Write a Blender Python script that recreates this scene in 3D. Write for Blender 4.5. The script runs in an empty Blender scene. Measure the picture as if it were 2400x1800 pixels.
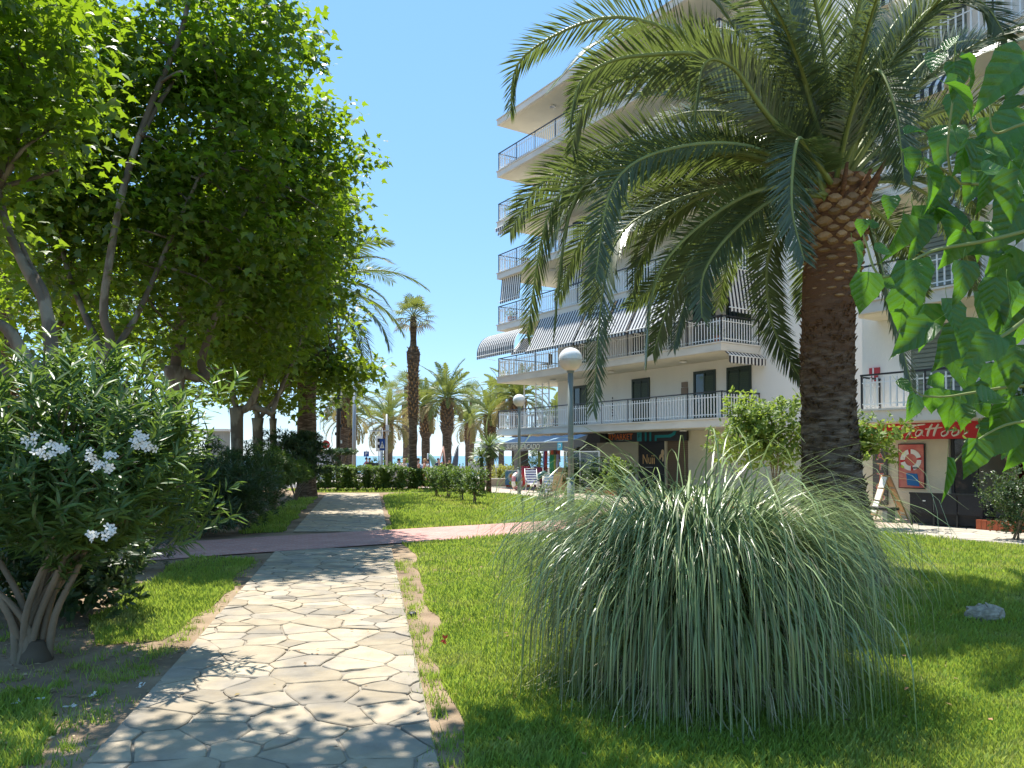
import bpy, math, random
import numpy as np
from mathutils import Vector, Matrix
from mathutils.geometry import tessellate_polygon

SC = bpy.context.scene
COL = SC.collection
rnd = random.Random(7)
R = math.radians

# ---------------------------------------------------------------- camera
FPX, EYE, PITCH = 1803.0, 1.65, R(1.5)
PPY = 1068.0 - FPX * math.tan(PITCH)
cam = bpy.data.cameras.new('camera')
cam.sensor_width = 36.0
cam.lens = FPX / 2400 * 36
cam.shift_y = (PPY - 900) / 2400
cam.clip_start, cam.clip_end = 0.05, 9000
camo = bpy.data.objects.new('camera', cam)
COL.objects.link(camo)
camo.location = (0, 0, EYE)
camo.rotation_euler = (R(90) + PITCH, 0, 0)
SC.camera = camo

# ---------------------------------------------------------------- sky and sun
SUN_EL, SUN_AZ = R(68), R(-29)          # azimuth clockwise from +Y
sunv = Vector((math.cos(SUN_EL) * math.sin(SUN_AZ), math.cos(SUN_EL) * math.cos(SUN_AZ), math.sin(SUN_EL)))
w = bpy.data.worlds.new('World')
SC.world = w
w.use_nodes = True
nt = w.node_tree
sky = nt.nodes.new('ShaderNodeTexSky')
sky.sky_type = 'NISHITA'
sky.sun_disc = False
sky.sun_elevation, sky.sun_rotation = SUN_EL, SUN_AZ
sky.air_density, sky.dust_density, sky.ozone_density = 1.0, 0.0, 3.0
smx = nt.nodes.new('ShaderNodeMix'); smx.data_type = 'RGBA'; smx.inputs[0].default_value = 0.65   # evens the clear blue out
nt.links.new(sky.outputs[0], smx.inputs[6]); smx.inputs[7].default_value = (0.82, 1.95, 3.5, 1)
nt.links.new(smx.outputs[2], nt.nodes['Background'].inputs[0])
nt.nodes['Background'].inputs[1].default_value = 0.15
sl = bpy.data.lights.new('sun', 'SUN')
sl.energy, sl.angle, sl.color = 4.8, R(0.53), (1.0, 0.95, 0.86)
slo = bpy.data.objects.new('sun', sl)
COL.objects.link(slo)
slo.rotation_euler = (-sunv).to_track_quat('-Z', 'Y').to_euler()
slo.location = (0, 0, 40)
vs = SC.view_settings
SC.display_settings.display_device = 'sRGB'
vs.view_transform, vs.look, vs.gamma, vs.use_curve_mapping = 'Standard', 'None', 1.0, False
vs.exposure = 1.0
SC.render.filter_size = 1.15
cy = SC.cycles
cy.max_bounces, cy.diffuse_bounces, cy.glossy_bounces = 7, 4, 3
cy.transmission_bounces, cy.transparent_max_bounces = 5, 8
cy.use_denoising = True
cy.sample_clamp_indirect = 6.0

# ---------------------------------------------------------------- picking points
def ray(px, py):
    u, v = (px - 1200) / FPX, (PPY - py) / FPX
    c, s = math.cos(PITCH), math.sin(PITCH)
    return u, c - v * s, s + v * c
def at(px, py, Y):
    a, b, c = ray(px, py)
    k = Y / b
    return Vector((a * k, Y, EYE + c * k))
def G(px, py, z=0.0):
    a, b, c = ray(px, py)
    k = (z - EYE) / c
    return Vector((a * k, b * k, z))

# building grid: s runs along the facade away from the camera, o points out of the facade
E = Vector((-0.549, 0.836, 0)).normalized()
N = Vector((-E.y, E.x, 0))
RC = Vector((7.75, 28.4, 0))
ANG = math.atan2(E.y, E.x)
def F(s, o, z=0.0):
    return RC + E * s + N * o + Vector((0, 0, z))
def s_at(px, o=-2.2):
    k = (px - 1200) / FPX
    b = RC + N * o
    return (b.x - k * b.y) / (k * E.y - E.x)

# ---------------------------------------------------------------- materials
MATS = {}
def mk(name, col, rough=0.6, spec=0.4, metal=0.0, var=0.0, vscale=3.0, bump=0.0, bscale=40.0, stretch=None,
       transl=None, tw=0.4, island=0.0, hue=0.0, objvar=0.0, col2=None, c2scale=1.0, c2pos=(0.45, 0.6), emit=0, alpha=1.0, coords='Object'):
    """principled surface; var: noise lightness variation; island: per-piece variation; transl: thin leaf light"""
    if name in MATS: return MATS[name]
    m = bpy.data.materials.new(name); m.use_nodes = True
    t = m.node_tree; nd = t.nodes; L = t.links.new
    b = nd['Principled BSDF']
    b.inputs['Roughness'].default_value = rough
    b.inputs['Specular IOR Level'].default_value = spec
    b.inputs['Metallic'].default_value = metal
    c4 = (*col, 1)
    src = nd.new('ShaderNodeRGB'); src.outputs[0].default_value = c4
    out = src.outputs[0]
    tc = nd.new('ShaderNodeTexCoord'); vec = tc.outputs[coords]
    if stretch:
        mp = nd.new('ShaderNodeMapping'); mp.inputs['Scale'].default_value = stretch
        L(vec, mp.inputs[0]); vec = mp.outputs[0]
    if col2:
        n2 = nd.new('ShaderNodeTexNoise'); n2.inputs['Scale'].default_value = c2scale; n2.inputs['Detail'].default_value = 5
        L(vec, n2.inputs['Vector'])
        rp = nd.new('ShaderNodeMapRange'); rp.inputs[1].default_value, rp.inputs[2].default_value = c2pos
        L(n2.outputs['Fac'], rp.inputs[0])
        mx = nd.new('ShaderNodeMix'); mx.data_type = 'RGBA'
        L(rp.outputs[0], mx.inputs[0]); L(out, mx.inputs[6]); mx.inputs[7].default_value = (*col2, 1)
        out = mx.outputs[2]
    if objvar:
        oi = nd.new('ShaderNodeObjectInfo'); hv = nd.new('ShaderNodeHueSaturation'); L(out, hv.inputs['Color'])
        ro = nd.new('ShaderNodeMapRange'); ro.inputs[3].default_value, ro.inputs[4].default_value = 1 - objvar, 1 + objvar
        L(oi.outputs['Random'], ro.inputs[0]); L(ro.outputs[0], hv.inputs['Value']); out = hv.outputs[0]
    if var or island or hue:
        hs = nd.new('ShaderNodeHueSaturation'); L(out, hs.inputs['Color'])
        val = None
        if var:
            n1 = nd.new('ShaderNodeTexNoise'); n1.inputs['Scale'].default_value = vscale; n1.inputs['Detail'].default_value = 6
            L(vec, n1.inputs['Vector'])
            r1 = nd.new('ShaderNodeMapRange'); r1.inputs[1].default_value, r1.inputs[2].default_value = 0.25, 0.75
            r1.inputs[3].default_value, r1.inputs[4].default_value = 1 - var, 1 + var
            L(n1.outputs['Fac'], r1.inputs[0]); val = r1.outputs[0]
        if island or hue:
            g = nd.new('ShaderNodeNewGeometry')
            if island:
                r2 = nd.new('ShaderNodeMapRange'); r2.inputs[3].default_value, r2.inputs[4].default_value = 1 - island, 1 + island
                L(g.outputs['Random Per Island'], r2.inputs[0])
                if val:
                    mm = nd.new('ShaderNodeMath'); mm.operation = 'MULTIPLY'; L(val, mm.inputs[0]); L(r2.outputs[0], mm.inputs[1]); val = mm.outputs[0]
                else: val = r2.outputs[0]
            if hue:
                wn = nd.new('ShaderNodeTexWhiteNoise'); wn.noise_dimensions = '1D'; L(g.outputs['Random Per Island'], wn.inputs['W'])
                r3 = nd.new('ShaderNodeMapRange'); r3.inputs[3].default_value, r3.inputs[4].default_value = 0.5 - hue, 0.5 + hue
                L(wn.outputs[0], r3.inputs[0]); L(r3.outputs[0], hs.inputs['Hue'])
        if val: L(val, hs.inputs['Value'])
        out = hs.outputs[0]
    L(out, b.inputs['Base Color'])
    if alpha < 1: b.inputs['Alpha'].default_value = alpha
    if emit:
        L(out, b.inputs['Emission Color']); b.inputs['Emission Strength'].default_value = emit
    if bump:
        nb = nd.new('ShaderNodeTexNoise'); nb.inputs['Scale'].default_value = bscale; nb.inputs['Detail'].default_value = 6
        L(vec, nb.inputs['Vector'])
        bp = nd.new('ShaderNodeBump'); bp.inputs['Strength'].default_value = min(1, bump); bp.inputs['Distance'].default_value = 0.02
        L(nb.outputs['Fac'], bp.inputs['Height']); L(bp.outputs[0], b.inputs['Normal'])
    if transl:
        tr = nd.new('ShaderNodeBsdfTranslucent')
        mt = nd.new('ShaderNodeMix'); mt.data_type = 'RGBA'; mt.blend_type = 'MULTIPLY'; mt.inputs[0].default_value = 0.0
        hs2 = nd.new('ShaderNodeMix'); hs2.data_type = 'RGBA'; hs2.inputs[0].default_value = 0.75
        L(out, hs2.inputs[6]); hs2.inputs[7].default_value = (*transl, 1)
        L(hs2.outputs[2], tr.inputs[0])
        ms = nd.new('ShaderNodeMixShader'); ms.inputs[0].default_value = tw
        L(b.outputs[0], ms.inputs[1]); L(tr.outputs[0], ms.inputs[2])
        L(ms.outputs[0], nd['Material Output'].inputs[0])
    MATS[name] = m
    return m

def stripes(name, cols, period, axis='X', rough=0.8, transl=True, offset=0.0):
    m = bpy.data.materials.new(name); m.use_nodes = True
    nd, L = m.node_tree.nodes, m.node_tree.links.new
    tc = nd.new('ShaderNodeTexCoord'); sp = nd.new('ShaderNodeSeparateXYZ'); L(tc.outputs['Object'], sp.inputs[0])
    a = nd.new('ShaderNodeMath'); a.operation = 'MULTIPLY_ADD'; L(sp.outputs[axis], a.inputs[0])
    a.inputs[1].default_value = 1 / period; a.inputs[2].default_value = 100 + offset
    fr = nd.new('ShaderNodeMath'); fr.operation = 'FRACT'; L(a.outputs[0], fr.inputs[0])
    rp = nd.new('ShaderNodeValToRGB'); rp.color_ramp.interpolation = 'CONSTANT'
    el = rp.color_ramp.elements
    while len(el) < len(cols): el.new(0.5)
    for i, c in enumerate(cols):
        el[i].position = i / len(cols); el[i].color = (*c, 1)
    L(fr.outputs[0], rp.inputs[0])
    b = nd['Principled BSDF']; b.inputs['Roughness'].default_value = rough; b.inputs['Specular IOR Level'].default_value = 0.1
    L(rp.outputs[0], b.inputs['Base Color'])
    if transl:
        tr = nd.new('ShaderNodeBsdfTranslucent'); L(rp.outputs[0], tr.inputs[0])
        ms = nd.new('ShaderNodeMixShader'); ms.inputs[0].default_value = 0.25
        L(b.outputs[0], ms.inputs[1]); L(tr.outputs[0], ms.inputs[2]); L(ms.outputs[0], nd['Material Output'].inputs[0])
    return m

def glass(name, tint=(0.7, 0.75, 0.75), alpha=0.35):
    m = bpy.data.materials.new(name); m.use_nodes = True
    nd, L = m.node_tree.nodes, m.node_tree.links.new
    b = nd['Principled BSDF']; b.inputs['Base Color'].default_value = (*tint, 1); b.inputs['Roughness'].default_value = 0.03
    b.inputs['Alpha'].default_value = alpha
    return m

# ---------------------------------------------------------------- mesh building
def put(name, me, parent=None, mats=(), smooth=None):
    o = bpy.data.objects.new(name, me)
    COL.objects.link(o)
    for m in mats: me.materials.append(m)
    if parent is not None: o.parent = parent
    if smooth is not None and len(me.polygons):
        me.polygons.foreach_set('use_smooth', [smooth] * len(me.polygons))
    return o
def tag(o, label=None, cat=None, group=None, kind=None):
    if label: o['label'] = label
    if cat: o['category'] = cat
    if group: o['group'] = group
    if kind: o['kind'] = kind
    return o
def thing(name, loc=(0, 0, 0), rz=0.0, label=None, cat=None, group=None):
    o = bpy.data.objects.new(name, None); COL.objects.link(o)
    o.empty_display_size = 0.2
    o.location = loc; o.rotation_euler = (0, 0, rz)
    return tag(o, label, cat, group)
def copy_tree(o, parent=None):
    c = o.copy(); COL.objects.link(c)
    if parent is not None: c.parent = parent
    for ch in list(o.children): copy_tree(ch, c)
    return c

def np_mesh(name, V, T):
    """V (n,3), T (m,k) uniform faces"""
    me = bpy.data.meshes.new(name)
    V = np.ascontiguousarray(V, dtype=np.float32); T = np.ascontiguousarray(T, dtype=np.int32)
    me.vertices.add(len(V)); me.vertices.foreach_set('co', V.ravel())
    m, k = T.shape
    me.loops.add(m * k); me.loops.foreach_set('vertex_index', T.ravel())
    me.polygons.add(m); me.polygons.foreach_set('loop_start', np.arange(0, m * k, k, dtype=np.int32))
    me.update(calc_edges=True)
    return me

class MB:
    def __init__(s): s.v, s.f, s.m, s.sm = [], [], [], []
    def add(s, vs, fs, m=0, sm=False):
        b = len(s.v); s.v += [tuple(x) for x in vs]
        for f in fs: s.f.append([b + i for i in f]); s.m.append(m); s.sm.append(sm)
        return s
    def box(s, c, d, m=0, rz=0.0, top=1.0):
        x, y, z = c; a, b, h = d[0] / 2, d[1] / 2, d[2] / 2
        cs, sn = math.cos(rz), math.sin(rz)
        P = [(i * a * (top if k > 0 else 1), j * b * (top if k > 0 else 1), k * h) for k in (-1, 1) for j in (-1, 1) for i in (-1, 1)]
        P = [(x + p[0] * cs - p[1] * sn, y + p[0] * sn + p[1] * cs, z + p[2]) for p in P]
        return s.add(P, [(0, 2, 3, 1), (4, 5, 7, 6), (0, 1, 5, 4), (2, 6, 7, 3), (0, 4, 6, 2), (1, 3, 7, 5)], m)
    def tube(s, pts, rad, n=8, m=0, cap=True, sm=True, flat=1.0):
        pts = [Vector(p) for p in pts]
        if not hasattr(rad, '__len__'): rad = [rad] * len(pts)
        rings, up = [], None
        for i, p in enumerate(pts):
            t = (pts[min(i + 1, len(pts) - 1)] - pts[max(i - 1, 0)])
            t = t.normalized() if t.length > 1e-9 else Vector((0, 0, 1))
            if up is None: up = t.orthogonal().normalized()
            up = (up - t * up.dot(t)); up = up.normalized() if up.length > 1e-6 else t.orthogonal().normalized()
            bi = t.cross(up)
            rings += [p + (up * math.cos(2 * math.pi * k / n) + bi * math.sin(2 * math.pi * k / n) * flat) * rad[i] for k in range(n)]
        fs = [(i * n + k, i * n + (k + 1) % n, (i + 1) * n + (k + 1) % n, (i + 1) * n + k) for i in range(len(pts) - 1) for k in range(n)]
        s.add(rings, fs, m, sm)
        if cap:
            b = len(s.v) - len(rings)
            s.f.append([b + k for k in range(n)][::-1]); s.m.append(m); s.sm.append(False)
            s.f.append([b + (len(pts) - 1) * n + k for k in range(n)]); s.m.append(m); s.sm.append(False)
        return s
    def lathe(s, prof, n=16, c=(0, 0, 0), m=0, sm=True):
        V = [(c[0] + r * math.cos(2 * math.pi * k / n), c[1] + r * math.sin(2 * math.pi * k / n), c[2] + z) for r, z in prof for k in range(n)]
        fs = [(i * n + k, i * n + (k + 1) % n, (i + 1) * n + (k + 1) % n, (i + 1) * n + k) for i in range(len(prof) - 1) for k in range(n)]
        s.add(V, fs, m, sm)
        b = len(s.v) - len(V)
        if prof[-1][0] > 1e-4: s.f.append([b + (len(prof) - 1) * n + k for k in range(n)]); s.m.append(m); s.sm.append(False)
        return s
    def ball(s, c, r, n=12, m=0, squash=(1, 1, 1)):
        pr = [(max(1e-4, math.sin(math.pi * i / (n // 2))), -math.cos(math.pi * i / (n // 2))) for i in range(n // 2 + 1)]
        V = [(c[0] + r * squash[0] * q * math.cos(2 * math.pi * k / n), c[1] + r * squash[1] * q * math.sin(2 * math.pi * k / n), c[2] + r * squash[2] * z) for q, z in pr for k in range(n)]
        fs = [(i * n + k, i * n + (k + 1) % n, (i + 1) * n + (k + 1) % n, (i + 1) * n + k) for i in range(n // 2) for k in range(n)]
        return s.add(V, fs, m, True)
    def prism(s, poly, z0, z1, m=0):
        n = len(poly)
        ar = sum(poly[i][0] * poly[(i + 1) % n][1] - poly[(i + 1) % n][0] * poly[i][1] for i in range(n))
        if ar < 0: poly = poly[::-1]
        V = [(p[0], p[1], z0) for p in poly] + [(p[0], p[1], z1) for p in poly]
        tri = tessellate_polygon([[Vector((p[0], p[1], 0)) for p in poly]])
        fs = [(i, (i + 1) % n, n + (i + 1) % n, n + i) for i in range(n)]
        fs += [tuple(n + i for i in t) for t in tri] + [tuple(t)[::-1] for t in tri]
        return s.add(V, fs, m)
    def xprism(s, poly, x0, x1, m=0):
        """profile in (y,z) extruded along x"""
        n = len(poly)
        V = [(x0, p[0], p[1]) for p in poly] + [(x1, p[0], p[1]) for p in poly]
        fs = [(i, (i + 1) % n, n + (i + 1) % n, n + i) for i in range(n)]
        tri = tessellate_polygon([[Vector((p[0], p[1], 0)) for p in poly]])
        fs += [tuple(n + i for i in t) for t in tri] + [tuple(t)[::-1] for t in tri]
        return s.add(V, fs, m)
    def quad(s, a, b, c, d, m=0): return s.add([a, b, c, d], [(0, 1, 2, 3)], m)
    def build(s, name, mats, parent=None, loc=None, rz=None):
        me = bpy.data.meshes.new(name)
        me.from_pydata(s.v, [], s.f)
        if not isinstance(mats, (list, tuple)): mats = [mats]
        for m in mats: me.materials.append(m)
        me.polygons.foreach_set('material_index', s.m); me.polygons.foreach_set('use_smooth', s.sm)
        me.update()
        o = put(name, me, parent)
        if loc is not None: o.location = loc
        if rz is not None: o.rotation_euler = (0, 0, rz)
        return o

def sheet(name, poly, z, mat, kind='structure', parent=None):
    me = bpy.data.meshes.new(name)
    tri = tessellate_polygon([[Vector((p[0], p[1], 0)) for p in poly]])
    T = []
    for t in tri:
        a, b, c = (poly[i] for i in t)
        T.append(tuple(t) if (b[0] - a[0]) * (c[1] - a[1]) - (b[1] - a[1]) * (c[0] - a[0]) > 0 else tuple(t)[::-1])
    me.from_pydata([(p[0], p[1], z) for p in poly], [], T)
    o = put(name, me, parent, [mat])
    if kind: o['kind'] = kind
    return o

def text(name, body, size, mat, parent, loc, shear=0.0, depth=0.01, rot=(R(90), 0, 0), align='CENTER', stretch=1.0):
    """lettering as real raised geometry, standing in the parent's x-z plane, facing -y"""
    cu = bpy.data.curves.new(name, 'FONT')
    cu.body, cu.size, cu.shear, cu.extrude = body, size, shear, depth
    cu.align_x, cu.align_y, cu.resolution_u = align, 'CENTER', 3
    tmp = bpy.data.objects.new(name + '_curve', cu); COL.objects.link(tmp)
    me = bpy.data.meshes.new_from_object(tmp.evaluated_get(bpy.context.evaluated_depsgraph_get()))
    bpy.data.objects.remove(tmp); bpy.data.curves.remove(cu)
    me.materials.clear(); me.materials.append(mat)
    o = put(name, me, parent)
    o.location, o.rotation_euler, o.scale = loc, rot, (stretch, 1, 1)
    return o

def norm(a): return a / np.maximum(1e-9, np.linalg.norm(a, axis=-1, keepdims=True))
def leaf_cloud(name, shape, P, X, Z, S, mat, parent=None, kind='stuff', wscale=None):
    """one mesh of many leaves: shape = (verts (k,3), tris); x along the leaf, z its normal"""
    sv, sf = np.asarray(shape[0], float), np.asarray(shape[1])
    P, X, Z = np.asarray(P, float), norm(np.asarray(X, float)), np.asarray(Z, float)
    Z = norm(Z - X * (X * Z).sum(1, keepdims=True)); Y = np.cross(Z, X)
    S = np.broadcast_to(np.asarray(S, float), (len(P),))
    W = S if wscale is None else S * wscale
    V = P[:, None] + S[:, None, None] * sv[None, :, 0:1] * X[:, None] + W[:, None, None] * sv[None, :, 1:2] * Y[:, None] + S[:, None, None] * sv[None, :, 2:3] * Z[:, None]
    k = len(sv)
    T = (np.arange(len(P)) * k)[:, None, None] + sf[None]
    me = np_mesh(name, V.reshape(-1, 3), T.reshape(-1, sf.shape[1]))
    me.materials.append(mat)
    o = put(name, me, parent)
    if kind: o['kind'] = kind
    return o

# leaf outlines
def fan(out, cen):
    k = len(out); V = list(out) + [cen]
    return V, [(i, (i + 1) % k, k) for i in range(k)]
STAR = fan([(0, 0, 0), (-.02, .30, -.02), (.18, .26, .02), (.22, .56, -.07), (.46, .24, .02), (1, 0, -.1), (.46, -.24, .02), (.22, -.56, -.07), (.18, -.26, .02), (-.02, -.30, -.02)], (.28, 0, .03))
LANCE = ([(0, 0, 0), (.45, .085, .02), (1, 0, -.06), (.45, -.085, .02)], [(0, 2, 1), (0, 3, 2)])
OVAL = ([(0, 0, 0), (.3, .22, .04), (.7, .2, .03), (1, 0, -.04), (.7, -.2, .03), (.3, -.22, .04)], [(0, 2, 1), (0, 3, 2), (0, 5, 3), (5, 4, 3)])
DIAM = ([(0, 0, 0), (.5, .24, .05), (1, 0, 0), (.5, -.24, .05)], [(0, 2, 1), (0, 3, 2)])
# ================================================================ ground, paths, lawns
M_soil = mk('soil', (.23, .165, .11), .95, .1, var=.3, vscale=2.5, bump=.8, bscale=25, col2=(.30, .225, .15), c2scale=.8)
M_turf = mk('turf', (.09, .12, .03), .95, .1, var=.35, vscale=4, col2=(.17, .16, .06), c2scale=1.2)
M_mortar = mk('mortar', (.29, .255, .205), .95, .1, var=.25, vscale=12, bump=.5, bscale=90)
M_stone = mk('flagstone', (.36, .30, .215), .85, .2, var=.2, vscale=5, bump=.8, bscale=11, objvar=.2, col2=(.29, .255, .205), c2scale=2.2)
M_pave = mk('pale_paving', (.42, .38, .31), .85, .2, var=.12, vscale=3, bump=.3, bscale=20, island=.12)
M_asph = mk('asphalt', (.16, .155, .15), .9, .2, var=.2, vscale=6)
M_sand = mk('sand', (.52, .43, .31), .95, .1, var=.12, vscale=.6)

def path_l(y): return -2.25 - .197 * (y - 4.06)
def path_r(y): return -.376 - .183 * (y - 4.06)

# red brick band
def red_material():
    m = bpy.data.materials.new('red_paving'); m.use_nodes = True
    nd, L = m.node_tree.nodes, m.node_tree.links.new
    tc = nd.new('ShaderNodeTexCoord'); mp = nd.new('ShaderNodeMapping'); mp.inputs['Rotation'].default_value = (0, 0, -math.atan2(.55, .835))
    L(tc.outputs['Object'], mp.inputs[0])
    bt = nd.new('ShaderNodeTexBrick'); L(mp.outputs[0], bt.inputs[0])
    bt.inputs['Color1'].default_value = (.44, .21, .18, 1); bt.inputs['Color2'].default_value = (.50, .27, .23, 1); bt.inputs['Mortar'].default_value = (.47, .36, .31, 1)
    bt.inputs['Scale'].default_value = 1; bt.inputs['Brick Width'].default_value = .24; bt.inputs['Row Height'].default_value = .12; bt.inputs['Mortar Size'].default_value = .007
    nz = nd.new('ShaderNodeTexNoise'); nz.inputs['Scale'].default_value = 1.5; nz.inputs['Detail'].default_value = 6; L(tc.outputs['Object'], nz.inputs['Vector'])
    mr = nd.new('ShaderNodeMapRange'); mr.inputs[3].default_value, mr.inputs[4].default_value = .72, 1.22; L(nz.outputs['Fac'], mr.inputs[0])
    hs = nd.new('ShaderNodeHueSaturation'); L(bt.outputs[0], hs.inputs['Color']); L(mr.outputs[0], hs.inputs['Value'])
    b = nd['Principled BSDF']; b.inputs['Roughness'].default_value = .85; L(hs.outputs[0], b.inputs['Base Color'])
    bp = nd.new('ShaderNodeBump'); bp.inputs['Strength'].default_value = .5; bp.inputs['Distance'].default_value = .01; bp.invert = True
    L(bt.outputs['Fac'], bp.inputs['Height']); L(bp.outputs[0], b.inputs['Normal'])
    return m
M_red = red_material()

# the ground: one sheet, dropping a little towards the promenade
def ground_z(y): return -0.25 * min(1, max(0, (y - 37) / 8.0))
ys = [-80, 0, 20, 36, 37, 39, 41, 43, 45, 60, 80, 95, 110, 130]
zs = [ground_z(y) for y in ys]; zs[-1], zs[-2], zs[-3] = -2.6, -2.0, -1.2
xs = [-400, -60, -20, 20, 60, 400]
V = [(x, y, z) for y, z in zip(ys, zs) for x in xs]
fs = [(j * 6 + i, j * 6 + i + 1, (j + 1) * 6 + i + 1, (j + 1) * 6 + i) for j in range(len(ys) - 1) for i in range(5)]
MB().add(V, fs).build('ground', M_soil)['kind'] = 'structure'
sheet('promenade', [(-120, 46), (120, 46), (120, 79), (-120, 79)], -.246, mk('promenade_paving', (.40, .37, .33), .9, .2, var=.12, vscale=1))['kind'] = 'structure'
sheet('road', [(-120, 46.5), (120, 46.5), (120, 51), (-120, 51)], -.242, M_asph)
V = [(x, y, z) for y, z in ((80.5, -.24), (95, -1.19), (110, -1.99), (122, -2.36)) for x in (-300, 300)]
MB().add(V, [(2 * j, 2 * j + 1, 2 * j + 3, 2 * j + 2) for j in range(3)]).build('beach', M_sand)['kind'] = 'structure'
M_sea = mk('sea_water', (.045, .17, .26), .22, .5, var=.25, vscale=.05, stretch=(.3, 1, 1), bump=.6, bscale=.9)
o = sheet('sea', [(-6000, 112), (6000, 112), (6000, 7500), (-6000, 7500)], -2.05, M_sea)

# red band between two skew edges, aligned with the building
bd = Vector((.835, .55, 0)).normalized()
b_near0, b_far0 = Vector((-5.2, 12.4, 0)), Vector((-5.3, 15.35, 0))
def band(off, x): return (b_near0 if off == 0 else b_far0) + bd * x
red_poly = [band(0, -9), band(0, 11.6), band(1, 10.2), band(1, -7)]
sheet('red_paving_path', [tuple(p[:2]) for p in red_poly], .013, M_red)

def noisy_edge(pts, amp, step=.35, seed=0):
    r = random.Random(seed); out = []
    for i in range(len(pts)):
        a, b = Vector((*pts[i][:2], 0)), Vector((*pts[(i + 1) % len(pts)][:2], 0))
        A = pts[i][2] if len(pts[i]) > 2 else amp
        n = max(1, int((b - a).length / step)) if A > 0 else 1
        t = (b - a).normalized(); nn = Vector((-t.y, t.x, 0))
        ph = [r.uniform(0, 6) for _ in range(3)]
        for k in range(n):
            d = k * (b - a).length / n
            j = A * (.5 * math.sin(d * 1.3 + ph[0]) + .35 * math.sin(d * 3.1 + ph[1]) + .3 * r.uniform(-1, 1)) if k else 0
            p = a + (b - a) * (k / n) + nn * j
            out.append((p.x, p.y))
    return out

# lawns (polygon corners in metres; third value: raggedness of the edge that starts there)
def bx(off, x): p = band(off, x); return (p.x, p.y)
def edge_pt(y, off): return (2.1 + .549 * (28.9 - y) / .836 + off, y)
pA = bx(0, 3.3)
lawns = {
 'near': [(path_r(-4) + .5, -4, 0), (14, -4, 0), (14, 5.5, 0), (9.75, 13.2, .03), (7.75, 16.7, .02), (*bx(0, 9.7), .04), (*bx(0, 3.75), .06),
          (path_r(12.4) + .36, 12.6, .10), (path_r(9) + .24, 9, .12), (path_r(6) + .17, 6, .09), (path_r(4) + .13, 4, .06)],
 'far': [(path_r(18) + .1, 18.3, .05), (*bx(1, 2.9), .03), (*bx(1, 8.3), .02), (3.2, 26.6, .02), (-.96, 34.2, .04), (-3.8, 34.0, .1), (-5.2, 33.0, .06), (path_r(31) + .12, 31, .05), (path_r(25) + .12, 25, .05)],
 'strip': [(-3.12, 6.9, .1), (-3.42, 9.2, .1), (-4.1, 12.3, .12), (-5.2, 12.6, .15), (-4.7, 9.6, .15), (-4.1, 7.5, .15), (-3.6, 6.7, .1)],
 'strip2': [(-4.95, 16.6, .1), (-5.6, 20, .1), (-6.9, 26, .12), (-7.5, 30, .1), (-8.2, 29.5, .1), (-7.2, 23, .1), (-5.75, 16.2, .12)],
 'shade': [(-2.45, 3.4, .1), (-2.7, 4.6, .1), (-3.25, 5.45, .1), (-3.9, 5.2, .1), (-4.2, 3.2, .1)],
 'hedge': [(-9.5, 34.4, .05), (-1.2, 34.8, .05), (-2.2, 38.5, .05), (-11, 37.5, 0)],
 'side': [(-14, -4, 0), (-6, -4, 0), (-6.5, 3, 0), (-14, 4, 0)],
}
LAWN = {}
for i, (k, p) in enumerate(lawns.items()):
    LAWN[k] = noisy_edge(p, 0, seed=i + 3)
    sheet('lawn', LAWN[k], .004, M_turf)

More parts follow.
